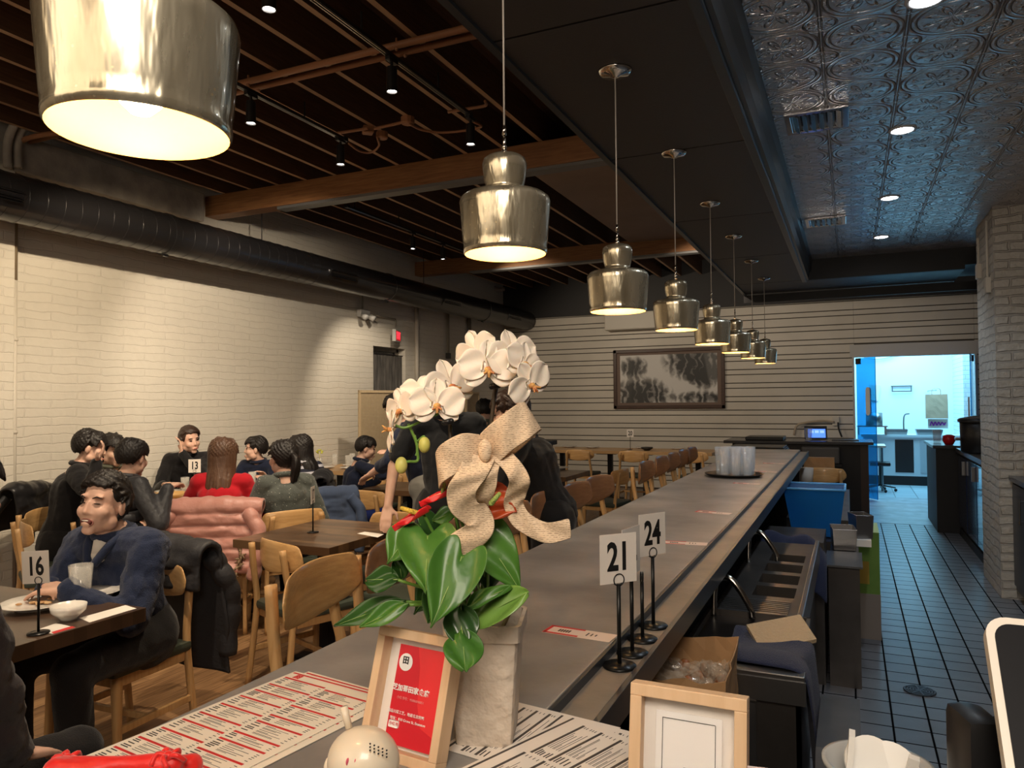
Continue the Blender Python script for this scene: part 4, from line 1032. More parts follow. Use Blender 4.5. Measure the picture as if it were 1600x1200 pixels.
    # ---- trousers, shoes
    if legs:
        b=BM()
        capsule(b,pel-rt*.04,pel+rt*.04,.132*k,.132*k)
        for i in (0,1):
            capsule(b,hp[i],kn[i],.092*k,.072*s); capsule(b,kn[i],an[i]+up*.02,.07*s,.058*s)
        rmesh('trousers',loc(b),pants or blk,t,vox=.012,sm=4,disp=.012)
        for i in (0,1):
            b=BM(); p=an[i].copy(); p.z=.045; capsule(b,p-fwd*.03,p+fwd*.15,.043*s,.036*s); capsule(b,p,p+up*.045,.042*s,.04*s)
            for v in b.verts: v.co.z=max(v.co.z,.004)
            obj('shoe',loc(b),shoes or black,t,smooth=True,mods=[('REMESH',{'mode':'VOXEL','voxel_size':.009,'use_smooth_shade':True})])
    return t,dict(neck=neck,sh=sh,el=els,wr=wrs,pel=pel,fwd=fwd,rt=rt,Hm=Hm,t=t,loc=loc,ch=ch)
navy_fleece=fabric('navy_fleece',(.021,.030,.066),.95,.5,260)
blk=fabric('black_knit',(.011,.010,.011)); 
navy=fabric('dark_navy_cotton',(.012,.017,.04)); olive=fabric('grey_olive_cotton',(.13,.135,.10)); 
# laughing man
t,J=person('laughing man in navy fleece jacket leaning on the dark table by card 16',(163,789,3.02),-76,-84,lean=15,pitch=5,roll=-4,
  arms=[((-.04,.36,.80),(-.5,.1,-1),(.9,.35,0)),((.10,.32,.80),(.5,.1,-1),(-.9,.35,0))],hair='swept',side=.8,shirt=navy_fleece,pants=blk,vox=.005,mouth='laugh',build=1.12,bulk=1.6,shirtvox=.008,folds=.03,s=1.03,
  shoes=mat('black_shoe_grey_trim',(.03,.028,.028),.5))
b=BM(); nk=J['neck']; f=J['fwd']; r=J['rt']
capsule(b,nk+f*.045-Vector((0,0,.0)),nk+f*.075-Vector((0,0,.07)),.04,.03); obj('undershirt',J['loc'](b),fabric('white_tee',(.62,.58,.52)),t,smooth=True)
b=BM(); 
for sg in (-1,1):
    tube(b,smooth_pts([nk-f*.06+Vector((0,0,.035)),nk+r*sg*.075+Vector((0,0,.02)),nk+r*sg*.06+f*.07-Vector((0,0,.02)),nk+r*sg*.015+f*.115-Vector((0,0,.10))],5),.017,8)
obj('fleece_collar',J['loc'](b),navy_fleece,t,smooth=True)
b=BM(); 
for q in (.03,.10,.17): ball(b,nk+f*(.125+q*.12)-Vector((0,0,.08+q)),.006,n=8)
obj('snap_button',J['loc'](b),steel,t,smooth=True)
# person cut by the left edge
t,J=person('person in dark brown-black long sleeve shirt, cut off by the left photo edge',(-78,778,1.72),80,80,lean=2,pitch=-5,
  arms=[((-.25,.15,.58),(-.5,-.3,-1)),((.0,.22,.60),(1.0,-.4,-.5),(-.4,.9,-.3))],hair='short',shirt=fabric('brown_black_jersey',(.035,.024,.025),.75,.12,150),pants=blk,build=1.15,bulk=1.5,mouth='none',folds=.035)
# round-table party
person('broad man in black long sleeve raising food to his mouth at the round table',(141,700,5.25),48,48,lean=14,pitch=-14,
  arms=[((-.16,.36,.82),(-.5,-.3,-1)),((150,722,5.02),(.35,-.2,-1),(0,.5,.9),(0,1,-.2),.8)],hair='short',shirt=blk,pants=blk,build=1.15,bulk=1.1,vox=.006)
person('woman with long black hair half hidden between two men against the wall',(177,704,5.75),-10,-20,lean=10,pitch=-12,hair='long',L=.16,shirt=olive,pants=blk,build=.85,vox=.008)
pj=mat('black_puffer_nylon',(.022,.022,.026),.55,bump=.3,bscale=50,sheen=.1)
person('man in black quilted jacket seen from behind, holding chopsticks',(207,716,4.8),98,84,lean=12,pitch=-12,
  arms=[((-.2,.34,.82),(-.5,-.3,-1)),((262,762,4.75),(.5,-.2,-1),(-.3,.9,.2),(0,0,1),.9)],hair='tidy',shirt=pj,pants=blk,build=.95,bulk=1.35,puff=True,vox=.006,mouth='none')
person('man in black sweatshirt resting his cheek on his hand beside the wall',(296,688,6.75),-12,-40,lean=8,pitch=-8,roll=8,
  arms=[((-.24,.30,.80),(-1,-.2,-.4)),((288,702,6.62),(.7,.5,-1),(-.1,.1,1),(1,0,0),.6)][::-1] if False else [((284,708,6.6),(-.6,.6,-1),(.1,0,1),(-1,0,0),.6),((.2,.34,.80),(.4,-.2,-1))],hair='swept',hairm=mat('dark_brown_hair',(.035,.018,.012),.4,bump=.5,bscale=90),shirt=blk,pants=blk,build=1.0,vox=.006)
redk=fabric('red_knit',(.50,.012,.022),.85)
person('woman in red sweater with long brown hair, seen from behind',(350,713,5.12),118,122,lean=8,pitch=-6,
  arms=[((.0-.30,.34,.80),(-.35,-.2,-1)),((.34,.32,.80),(.35,-.2,-1))],hair='straight',hairm=hair_b,L=.27,shirt=redk,pants=blk,build=.95,bulk=.9,vox=.007,mouth='none')
person('man with short hair in a black open shirt, looking left beyond the round table',(399,702,7.3),222,-75,lean=6,pitch=-2,
  arms=[((-.24,.34,.80),(-.35,-.2,-1)),((.2,.30,.80),(.35,-.2,-1))],hair='short',shirt=navy,pants=blk,build=1.0,vox=.006)
gk=mat('grey_green_sparkle_knit',(.075,.085,.075),.8,bump=.4,bscale=160,sheen=.2)
nt=gk.node_tree
vo=_n(nt,'ShaderNodeTexVoronoi'); vo.inputs['Scale'].default_value=60; tc=_n(nt,'ShaderNodeTexCoord'); nt.links.new(tc.outputs['Object'],vo.inputs['Vector'])
lt=_n(nt,'ShaderNodeMath',operation='LESS_THAN'); nt.links.new(vo.outputs['Distance'],lt.inputs[0]); lt.inputs[1].default_value=.13
mx=_n(nt,'ShaderNodeMix',data_type='RGBA'); nt.links.new(lt.outputs[0],mx.inputs[0]); mx.inputs[6].default_value=(.075,.085,.075,1); mx.inputs[7].default_value=(.6,.6,.52,1); nt.links.new(mx.outputs[2],nt.nodes['Principled BSDF'].inputs['Base Color'])
person('woman with ponytail in grey-green sparkly sweater at the right of the round table',(441,716,5.2),165,150,lean=9,pitch=-4,
  arms=[((-.2,.34,.80),(-.35,-.2,-1)),((.25,.26,.62),(.35,-.2,-1))],hair='ponytail',L=.2,shirt=gk,pants=blk,build=.95,bulk=1.3,vox=.007)
sk=bpy.data.materials.new('navy_white_striped_knit'); sk.use_nodes=True; nt=sk.node_tree
wv=_n(nt,'ShaderNodeTexWave',wave_type='BANDS',bands_direction='Z'); wv.inputs['Scale'].default_value=6.5; wv.inputs['Distortion'].default_value=1.2; wv.inputs['Detail Scale'].default_value=.8; tc=_n(nt,'ShaderNodeTexCoord'); nt.links.new(tc.outputs['Object'],wv.inputs['Vector'])
rp=_n(nt,'ShaderNodeValToRGB'); rp.color_ramp.elements[0].position=.55; rp.color_ramp.elements[0].color=(.012,.014,.03,1); rp.color_ramp.elements[1].position=.62; rp.color_ramp.elements[1].color=(.55,.54,.60,1); nt.links.new(wv.outputs['Fac'],rp.inputs[0]); nt.links.new(rp.outputs[0],nt.nodes['Principled BSDF'].inputs['Base Color']); nt.nodes['Principled BSDF'].inputs['Roughness'].default_value=.85
person('woman with long black hair in navy and white striped top',(468,702,6.55),196,170,lean=9,pitch=-6,
  arms=[((-.2,.34,.80),(-.35,-.2,-1)),((.2,.3,.80),(.35,-.2,-1))],hair='long',L=.2,shirt=sk,pants=blk,build=.92,bulk=1.1,vox=.007)
# family table and standing staff
person('boy in navy sweater reaching across the crowded family table',(572,701,6.5),38,40,lean=16,pitch=-14,s=.86,
  arms=[((-.18,.3,.80),(-.35,-.2,-1)),((611,706,6.35),(.6,-.2,-1),(.6,.8,.0))],hair='tidy',shirt=navy,pants=fabric('blue_trousers',(.01,.02,.12)),build=.95,vox=.007)
person('man in navy shirt and grey trousers bending over the family table, head behind the orchid',(622,640,5.6),200,205,lean=20,pose='stand',pitch=-22,
  arms=[((-.2,.38,.98),(-1,-.2,-.3)),((608,706,5.7),(1,-.2,-.3))],hair='short',shirt=navy,pants=fabric('grey_sweatpants',(.22,.215,.20),.9),bare='rolled',vox=.008,low=.86)
person('waiter in black T-shirt with bare forearm, standing behind the orchid',(693,618,4.35),-60,-75,lean=2,pose='stand',pitch=-8,
  arms=[((.30-.60,-.02,.72),(-.6,-1,0),(0,.1,-1),(-1,0,0)),((.30,.18,.90),(1,-.6,0))][::1],hair='short',shirt=fabric('black_tee',(.016,.018,.022)),pants=blk,bare='short',build=1.12,vox=.006,low=.88)
person('person in black T-shirt mostly hidden behind the waiter, near the cane screen',(712,632,8.3),120,120,lean=4,pose='stand',hair='short',shirt=blk,pants=blk,bare='short',vox=.009,mouth='none',low=.86)
person('man in grey-olive shirt with his back turned, by the white wall corner',(757,642,8.0),110,110,lean=8,pose='stand',pitch=-10,hair='tidy',shirt=olive,pants=blk,bare='short',vox=.009,mouth='none',low=.86)
person('server with dark hair in black apron bending forward, behind the bow',(797,645,4.1),192,195,lean=22,pose='stand',pitch=-18,
  arms=[((-.18,.42,.93),(-1,-.2,-.4)),((745,762,3.9),(1,-.2,-.5))],hair='short',hairm=mat('dark_brown_hair'),shirt=blk,pants=blk,bare='rolled',build=1.1,vox=.007,low=.86,bulk=1.5)
# chairs round the table, under their sitters
def under(px,py,d,deg,l,back=.12):
    p=P(px,py,d); f=Vector((math.cos(math.radians(deg)),math.sin(math.radians(deg)),0)); p=p-f*back
    return chair(p.x,p.y,deg,l)
def seat_of(o,deg,l,g=None):
    f=Vector((math.cos(math.radians(deg)),math.sin(math.radians(deg)),0)); q=o.location+f*.05
    return chair(q.x,q.y,deg,l,g=g)
ppl={o['label']:o for o in bpy.data.objects if o.name.startswith('person')}
def who(s): return next(o for k,o in ppl.items() if k.startswith(s))
seat_of(who('broad man'),20,'oak chair under the broad man in black')
seat_of(who('man in black quilted'),62,'oak chair under the man in the quilted jacket')
seat_of(who('woman in red'),122,'oak chair under the woman in red, pink coat on its back')
seat_of(who('woman with ponytail'),150,'oak chair under the woman in the sparkly sweater')
seat_of(who('woman with long black '),160,'oak chair under the woman in the striped top')
seat_of(who('boy in'),35,'oak chair under the boy, black coat over its back')
seat_of(who('man in black sweatshirt'),-42,'oak chair under the man resting his cheek')
seat_of(who('man with short hair'),-80,'oak chair under the man looking left')
# ================================================================ COATS
def coat(label,x,y,deg,z1=.82,w=.46,h=.5,m=None,rows=6,puff=True,name='coat',fur=None,sleeve=True,front=True,s=1,group=None,lean=0,thick=.05):
    """draped over a chair back; x,y is the backrest centre, deg the way the chair faces"""
    t=thing(name,label,'coat',(x,y,0),math.radians(deg-90),group)
    def slab(fn,nu,nv,mm):
        b=BM(); F=[[b.verts.new(fn(i/nu,j/nv,1)) for j in range(nv+1)] for i in range(nu+1)]; K=[[b.verts.new(fn(i/nu,j/nv,-1)) for j in range(nv+1)] for i in range(nu+1)]
        for i in range(nu):
            for j in range(nv): b.faces.new((F[i][j],F[i+1][j],F[i+1][j+1],F[i][j+1])); b.faces.new((K[i][j],K[i][j+1],K[i+1][j+1],K[i+1][j]))
        for i in range(nu): b.faces.new((F[i][0],K[i][0],K[i+1][0],F[i+1][0])); b.faces.new((F[i][nv],F[i+1][nv],K[i+1][nv],K[i][nv]))
        for j in range(nv): b.faces.new((F[0][j],F[0][j+1],K[0][j+1],K[0][j])); b.faces.new((F[nu][j],K[nu][j],K[nu][j+1],F[nu][j+1]))
        return b
    q=random.uniform(0,9)
    def bodyf(u,v,sd):
        # v: 0 = in front of the backrest, .25 = over its top, 1 = hem behind
        x=(u-.5)*w*(1+.16*math.sin(v*2.6)+.03*math.sin(v*17+q))
        e=1-abs(2*u-1)**6; qu=abs(math.sin(PI*v*(rows+2)))**.45 if puff else .55+.25*math.sin(v*7+u*3+q)
        th=thick*(.25+.75*qu)*max(.25,e)*.62
        if v<.22: c=Vector((x,.055,z1-.16*(1-v/.22)-.0)); n=Vector((0,1,0))
        elif v<.32: a=(v-.22)/.10*PI; c=Vector((x,.0+.055*math.cos(a),z1+.045*math.sin(a))); n=Vector((0,math.cos(a),math.sin(a)))
        else: f=(v-.32)/.68; c=Vector((x,-.055-.05*f-.02*math.sin(u*6+q)*f,z1-h*f)); n=Vector((0,-1,.1))
        wr=noise.noise(Vector((x*9,v*9,q)))*.022+noise.noise(Vector((x*26,v*22,q)))*.008
        return c+n*((th+wr) if sd>0 else -.008)+Vector((lean*v,0,-.02*abs(2*u-1)**3*v))
    obj('coat_body',slab(bodyf,30,70,m),m,t,smooth=True)
    if sleeve:
        for sg in (-1,1):
            b=BM(); pts=smooth_pts([(sg*w*.40,-.05,z1-.02),(sg*w*.53,-.10,z1-.13),(sg*w*.55,-.13,z1-.28),(sg*w*.49,-.13,z1-.30-h*.35)],10); nn=len(pts)
            tube(b,[p+Vector((noise.noise(p*12)*.012,noise.noise(p*12+Vector((5,5,5)))*.012,0)) for p in pts],[.050*s*((.80+.20*abs(math.sin(PI*i/nn*5))**.5) if puff else .85)*(1-.15*i/nn) for i in range(nn)],16)
            obj('sleeve',b,m,t,smooth=True)
    if fur:
        b=BM(); random.seed(5)
        for i in range(70):
            a=PI*1.15*i/69-.3; p=Vector((w*.05+.20*math.cos(a)-.02,-.13-.015*math.sin(a*3),z1-.30-.20*math.sin(a)))
            for k in range(2): q=p+Vector((random.uniform(-.035,.035),random.uniform(-.035,.02),random.uniform(-.035,.035))); capsule(b,p,q,.012,.003,6)
        obj('fur_trim',b,fur,t,smooth=True)
    return t
def bk_of(label):
    o=next(o for o in bpy.data.objects if o.get('label')==label); rz=o.rotation_euler.z; deg=math.degrees(rz)+90
    f=Vector((math.cos(rz+PI/2),math.sin(rz+PI/2),0)); p=o.location-f*.25; return p.x,p.y,deg
pink=mat('dusty_pink_nylon',(.50,.235,.19),.4,bump=.3,bscale=40,sheen=.2); fur=mat('brown_fur',(.32,.22,.13),.9,col2=(.16,.10,.06),vscale=60)
x,y,d=bk_of('oak chair under the woman in red, pink coat on its back'); coat('dusty pink quilted coat with brown fur hood on the red woman\'s chair',x,y,d,z1=.83,w=.58,h=.40,m=pink,rows=6,fur=fur,name='puffer_coat')
x,y,d=bk_of('oak chair under the laughing man in navy fleece'); coat('long black puffer coat hanging behind the laughing man\'s back',x+.03,y+.02,d,z1=.82,w=.40,h=.56,m=mat('matte_black_nylon',(.03,.03,.034),.6,bump=.3,bscale=50),rows=7,name='puffer_coat',thick=.05)
x,y,d=bk_of('oak chair under the boy, black coat over its back'); coat('black puffer coat bundled on the back of the boy\'s chair',x,y,d,z1=.84,w=.46,h=.26,m=pj,rows=3,name='puffer_coat',thick=.07)
x,y,d=bk_of('oak chair under the woman in the striped top'); coat('slate blue denim jacket over the chair between sparkly sweater and boy',-3.66,4.55,155,z1=.80,w=.5,h=.42,m=fabric('slate_blue_cotton',(.06,.085,.15),.85),rows=4,puff=False,name='denim_jacket')
x,y,d=bk_of('oak chair under the broad man in black')
coat('black leather coat draped over the chair back behind the broad man',x-.06,y,d,z1=.90,w=.36,h=.26,m=mat('black_leather',(.018,.017,.018),.3,bump=.3,bscale=20),rows=4,puff=False,name='leather_coat')
# ================================================================ WALL THINGS
grey=mat('light_grey_plastic',(.45,.44,.42),.4)
pipew=mat('cream_painted_pipe',(.62,.57,.49),.5); pipeb=mat('brown_painted_pipe',(.25,.19,.12),.5)
for k,(px,r,l) in enumerate(((3,.035,'leftmost cream pipe running up the white wall'),(13,.022,'thin cream pipe, middle one of the three at the left wall'),(21,.022,'thin cream pipe, right one of the three at the left wall'))):
    p=PX(px,600,XW+.05); t=thing('wall_pipe',l,'pipe',(p.x,p.y,0),0,'pipes up the left wall')
    b=BM(); cyl(b,(0,0,0),(0,0,2.45),r,n=14); obj('pipe_run',b,pipew,t,smooth=True)
    b=BM(); cyl(b,(0,0,2.45),(0,0,3.25),r*1.02,n=14); obj('pipe_upper_run',b,pipeb,t,smooth=True)
    for z in (.6,1.3,2.0):
        b=BM(); lathe(b,[(r,-.012),(r+.008,-.010),(r+.008,.010),(r,.012)],c=(0,0,z),n=14); obj('pipe_clamp',b,pipew,t,smooth=True)
def conduit(px,py0,py1,r,l,boxsz=None,m=pipew,grp='conduits on the far left wall'):
    a=PX(px,py0,XW+.03); c=PX(px,py1,XW+.03); t=thing('conduit',l,'conduit',(a.x,a.y,c.z),0,grp)
    b=BM(); cyl(b,(0,0,0),(0,0,a.z-c.z),r,n=10); obj('conduit_run',b,m,t,smooth=True)
    if boxsz: b=BM(); box(b,(0,0,0),(.06,boxsz,boxsz*1.3),bev=.005); obj('conduit_box',b,mat('dark_grey_box',(.06,.055,.05),.5),t)
conduit(700,486,556,.02,'dark conduit ending in a small box, above the cane screen',.07,mat('olive_grey_pipe',(.28,.25,.2),.5))
conduit(733,492,610,.035,'wide flat grey conduit, rightmost before the wall corner',None,mat('olive_grey_pipe'))
conduit(651,475,612,.03,'cream conduit just right of the curtained window',None)
conduit(566,425,482,.012,'thin conduit dropping to the emergency light',None,mat('olive_grey_pipe'))
p=PX(568,490,XW+.05); t=thing('emergency_light','twin-head emergency light on the left wall above the exit sign','emergency light',(p.x,p.y,p.z))
b=BM(); box(b,(0,0,0),(.07,.20,.10),bev=.01); obj('housing',b,grey,t)
for sg in(-1,1):
    b=BM(); cyl(b,(.03,sg*.07,-.03),(.11,sg*.09,-.07),.03,.04,n=14); obj('lamp_head',b,grey,t,smooth=True)
b=BM(); cyl(b,(0,.1,0),(0,.75,0),.009,n=8); cyl(b,(0,.75,0),(0,.75,-.1),.009,n=8); obj('conduit_arm',b,mat('olive_grey_pipe'),t,smooth=True)
p=PX(619.5,525,XW+.1); t=thing('exit_sign','small lit red exit sign on the left wall above the curtained window','exit sign',(p.x,p.y,p.z),math.radians(20))
redl=mat('lit_red_sign',(.8,.02,.03),.4,emit=(1,.03,.05),estr=1.6)
b=BM(); box(b,(0,0,0),(.05,.30,.17),bev=.008); obj('housing',b,grey,t)
b=BM(); box(b,(.027,0,0),(.004,.24,.125)); obj('sign_face',b,mat('dark_red_face',(.25,.01,.015),.4,emit=(1,.02,.03),estr=.35),t)
text('letters','EXIT',.125,redl,(.030,0,0),(PI/2,0,PI/2),t,ex=.001,bold=.004,sx=.8)
# curtained window
t=thing('window_1','dark window with a black curtain in the left wall','window',(XW,(yw0+yw1)/2,0)); t['kind']='structure'; del t['category']
b=BM(); box2(b,(-.16,yw0-(yw0+yw1)/2,zw0),(-.15,yw1-(yw0+yw1)/2,zw1)); obj('pane',b,mat('night_glass',(.02,.022,.025),.05),t)
b=BM(); W_=yw1-yw0
for a,c in (((-.17,-W_/2,zw0),(-.12,-W_/2+.05,zw1)),((-.17,W_/2-.05,zw0),(-.12,W_/2,zw1)),((-.17,-W_/2,zw1-.05),(-.12,W_/2,zw1))): box2(b,a,c)
obj('window_frame',b,mat('olive_grey_pipe'),t)
b=BM(); n=90; rows=[[],[]]
for i in range(n+1):
    y=-W_/2+.03+(W_-.06)*i/n; x=-.06+.022*math.sin(i*1.05)+.01*math.sin(i*.37)
    for j,z in enumerate((zw0-.1,zw1-.11)): rows[j].append(b.verts.new((x*(1 if j==0 else .9),y,z)))
for i in range(n): b.faces.new((rows[0][i],rows[0][i+1],rows[1][i+1],rows[1][i]))
c=obj('curtain',b,mat('black_sheer_curtain',(.03,.028,.026),.7,col2=(.10,.09,.08),vscale=7,stretch=(1,6,.6)),smooth=True,mods=[('SOLIDIFY',{'thickness':.004})]); c.location=(XW,(yw0+yw1)/2,0); tag(c,'black gathered curtain hanging in the left wall window','curtain')
b=BM(); cyl(b,(-.05,-W_/2,zw1-.1),(-.05,W_/2,zw1-.1),.008,n=8); obj('curtain_rod',b,black,t)
# cane folding screens
cane=brick_mat('woven_cane','Y','Z',.018,.018,.0028,(.60,.47,.30),(.56,.43,.27),(.36,.27,.16),rough=.6,bump=.4,dist=.002,offset=0,nz=.2)
sc=thing('folding_screen','tall pale cane folding screen in front of the left wall','screen',(-5.42,7.42,0))
ys_=[0,.82,1.64,2.46,3.2]; 
for i in range(4):
    a=Vector((0 if i%2==0 else .17,ys_[i],0)); c=Vector((.17 if i%2==0 else 0,ys_[i+1],0)); mid=(a+c)/2; ln_=(c-a).length; an=math.atan2(c.y-a.y,c.x-a.x)-PI/2
    fr=BM(); 
    for sg in(-1,1): box(fr,(0,sg*(ln_/2-.015),.83),(.025,.03,1.64),bev=.003)
    for z in (.12,1.635): box(fr,(0,0,z),(.025,ln_,.03))
    f=obj('screen_frame',fr,wood('pale_bamboo_frame',(.62,.48,.30),(.52,.39,.23),'Z',.5),sc); f.location=mid; f.rotation_euler=(0,0,an)
    b=BM(); box(b,(0,0,.88),(.006,ln_-.06,1.5)); q=obj('cane_panel',b,cane,f)
# landscape picture
pic=thing('framed_picture','wide ink landscape picture in a dark wooden frame on the slat wall','picture',(-2.777,YB-.025,1.857))
b=BM(); W2,H2=.935,.505
for a,c in (((-W2,-.04,-H2),(W2,0,-H2+.06)),((-W2,-.04,H2-.06),(W2,0,H2)),((-W2,-.04,-H2),(-W2+.06,0,H2)),((W2-.06,-.04,-H2),(W2,0,H2))): box2(b,a,c,bev=.008)
obj('frame',b,wood('dark_brown_frame',(.07,.032,.02),(.045,.02,.013),'X',.4),pic)
b=BM(); box2(b,(-W2+.05,-.022,-H2+.05),(W2-.05,-.004,H2-.05)); obj('mount_board',b,mat('brown_mount',(.17,.115,.09),.6),pic)
def ink_mat():
    m=bpy.data.materials.new('ink_landscape'); m.use_nodes=True; nt=m.node_tree; L=nt.links.new; bs=nt.nodes['Principled BSDF']; bs.inputs['Roughness'].default_value=.5; bs.inputs['Coat Weight'].default_value=.3
    tc=_n(nt,'ShaderNodeTexCoord'); sp=_n(nt,'ShaderNodeSeparateXYZ'); L(tc.outputs['Object'],sp.inputs[0])
    def mth(op,a,b2=None):
        n=_n(nt,'ShaderNodeMath',operation=op); n.use_clamp=False
        for i,v in enumerate((a,b2)):
            if v is None: continue
            if isinstance(v,(int,float)): n.inputs[i].default_value=v
            else: L(v,n.inputs[i])
        return n.outputs[0]
    x,z=sp.outputs['X'],sp.outputs['Z']
    def blob(cx,cz,sx,sz):
        r=mth('SQRT',mth('ADD',mth('POWER',mth('DIVIDE',mth('SUBTRACT',x,cx),sx),2),mth('POWER',mth('DIVIDE',mth('SUBTRACT',z,cz),sz),2))); return mth('MAXIMUM',mth('SUBTRACT',1,r),0)
    mask=mth('ADD',mth('ADD',blob(.45,.30,.62,.42),blob(-.45,-.28,.62,.36)),mth('ADD',mth('MULTIPLY',blob(-.58,.2,.3,.22),.9),mth('ADD',mth('MULTIPLY',blob(.55,-.33,.6,.14),.7),blob(.6,.02,.3,.25))))
    n1=_n(nt,'ShaderNodeTexNoise'); n1.inputs['Scale'].default_value=4.5; n1.inputs['Detail'].default_value=15; n1.inputs['Distortion'].default_value=.9; L(tc.outputs['Object'],n1.inputs[0])
    n2=_n(nt,'ShaderNodeTexWave'); n2.inputs['Scale'].default_value=2.2; n2.inputs['Distortion'].default_value=9; n2.inputs['Detail'].default_value=5; n2.inputs['Detail Scale'].default_value=2.5; L(tc.outputs['Object'],n2.inputs[0])
    dk=mth('MULTIPLY',mask,mth('ADD',mth('MULTIPLY',n1.outputs[0],1.6),mth('MULTIPLY',n2.outputs['Fac'],1.3)))
    rp=_n(nt,'ShaderNodeValToRGB'); rp.color_ramp.elements[0].position=.12; rp.color_ramp.elements[0].color=(.66,.64,.61,1); rp.color_ramp.elements[1].position=.85; rp.color_ramp.elements[1].color=(.02,.02,.02,1)
    e=rp.color_ramp.elements.new(.45); e.color=(.20,.19,.18,1); L(dk,rp.inputs[0]); L(rp.outputs[0],bs.inputs['Base Color']); return m
b=BM(); box2(b,(-W2+.12,-.026,-H2+.10),(W2-.12,-.02,H2-.10)); obj('ink_painting',b,ink_mat(),pic)
# boxy white unit and outlet on back wall
a=PY(945,492,YB-.2); c=PY(1040,512,YB-.2); b=BM(); box2(b,(a.x,YB-.24,c.z),(c.x,YB-.02,a.z+.02),bev=.02); t=obj('air_curtain_unit',b,mat('cream_plastic',(.6,.56,.49),.45)); tag(t,'cream box unit high on the slat wall behind the third pendant','wall unit')
a=PY(1306,660,YB-.04); t=thing('wall_outlet','small wall outlet with cord, left of the kitchen doorway','outlet',(a.x,a.y,a.z)); b=BM(); box(b,(0,0,.02),(.10,.04,.14),bev=.006); obj('outlet_plate',b,mat('cream_plastic'),t)
b=BM(); tube(b,smooth_pts([(-.02,-.02,.0),(-.2,-.04,.02),(-.45,-.05,-.01),(-.56,-.06,-.06),(-.6,-.06,-.2)],6),.018,8); obj('cord',b,mat('beige_cable_cover',(.42,.34,.25),.5),t,smooth=True)
b=BM(); tube(b,smooth_pts([(.03,-.03,0),(.04,-.06,-.1),(.08,-.06,-.22)],6),.012,8); obj('plug_lead',b,black,t,smooth=True)
# ---- host station behind the server
hs=thing('host_station','black podium behind the bending server, dome bell on its top','podium',(-2.60,5.62,0))
b=BM(); box2(b,(-.30,-.26,0),(.28,.26,1.13)); obj('cabinet',b,black,hs)
b=BM(); box2(b,(-.33,-.29,1.13),(.33,.29,1.165),bev=.004); obj('top',b,black,hs)
b=BM(); lathe(b,[(0,.05),(.015,.048),(.045,.03),(.05,.0),(0,0)],c=(-.22,-.1,1.165),n=24); bell=obj('service_bell',b,chrome,None,smooth=True); bell.location=(-2.60,5.62,0); tag(bell,'small chrome bell on the black podium','bell')
# ================================================================ RETURN CABINET + BACK OF BAR
rc=thing('return_cabinet','black cabinet at the end of the bar with the tablet on its top','cabinet',(-.5,9.9,0))
b=BM(); box2(b,(-.85,-.28,0),(.68,.35,.95)); obj('body',b,black,rc)
b=BM(); box2(b,(-.95,-.34,.95),(.74,.4,.985),bev=.004); obj('counter_top',b,mat('dark_stone_top',(.05,.05,.055),.25),rc)
b=BM(); box2(b,(.60,-.285,0),(.685,-.279,.95)); obj('corner_post',b,mat('dark_wood_post',(.05,.03,.022),.5),rc)
tcol=mat('black_plastic',(.012,.012,.013),.35)
for k in range(5):
    b=BM(); box2(b,(-1.30+.01*k,8.35,ZB-.02+.012*k+.0),(-.72+.012*k,8.85,ZB-.01+.012*k),bev=.004)
sb=BM(); box2(sb,(-1.25,8.1,0),(-.55,8.7,.93)); sd=obj('service_shelf',sb,black); tag(sd,'black service shelf standing between bar end and cabinet','shelf')
for k in range(4):
    b=BM(); box2(b,(-1.22+.012*k,8.14,.935+.016*k),(-.60-.012*k,8.66,.948+.016*k),bev=.005); tag(obj('serving_tray',b,tcol),'black tray in the flat stack on the shelf beyond the bar','tray','stacked black trays beyond the bar')
b=BM(); box2(b,(-1.2,9.65,.987),(-.75,10.1,1.03),bev=.01); tag(obj('serving_tray',b,tcol),'black oblong tray on the cabinet, left of the tablet','tray')
b=BM(); box2(b,(-1.32,9.7,1.0),(-1.25,9.8,1.06)); b.free()
# tablet, cup, clipboard
tb_=thing('tablet_computer','black tablet with blue lit screen on the cabinet at the bar end','tablet',(-.39,9.85,.987),math.radians(8))
b=BM(); box(b,(0,0,.09),(.26,.012,.17),rot=(-.3,0,0),bev=.004); obj('tablet_body',b,tcol,tb_)
b=BM(); box(b,(.01,-.008,.085),(.20,.003,.11),rot=(-.3,0,0)); scr=obj('screen',b,mat('blue_screen',(.05,.15,.6),.2,emit=(.08,.22,.9),estr=1.2),tb_)
b=BM()
for i in range(3):
    for j in range(2): box(b,(-.05+i*.06,-.010-.0+j*-.010,.06+j*.045),(.045,.002,.032),rot=(-.3,0,0))
obj('tiles',b,mat('screen_tile',(.2,.35,.8),.2,emit=(.3,.5,1),estr=1.0),scr)
b=BM(); box(b,(0,.06,.03),(.12,.1,.05),bev=.01); obj('stand',b,tcol,tb_)
o=tumbler(.045,.16,False,'plastic_cup',glass,lw=.003); o.location=(-.46,9.60,.985); tag(o,'clear plastic cup beside the tablet','cup')
b=BM(); box(b,(-.06,9.9,.992),(.3,.2,.01)); tag(obj('clipboard',b,tcol),'black clipboard lying right of the tablet','clipboard')
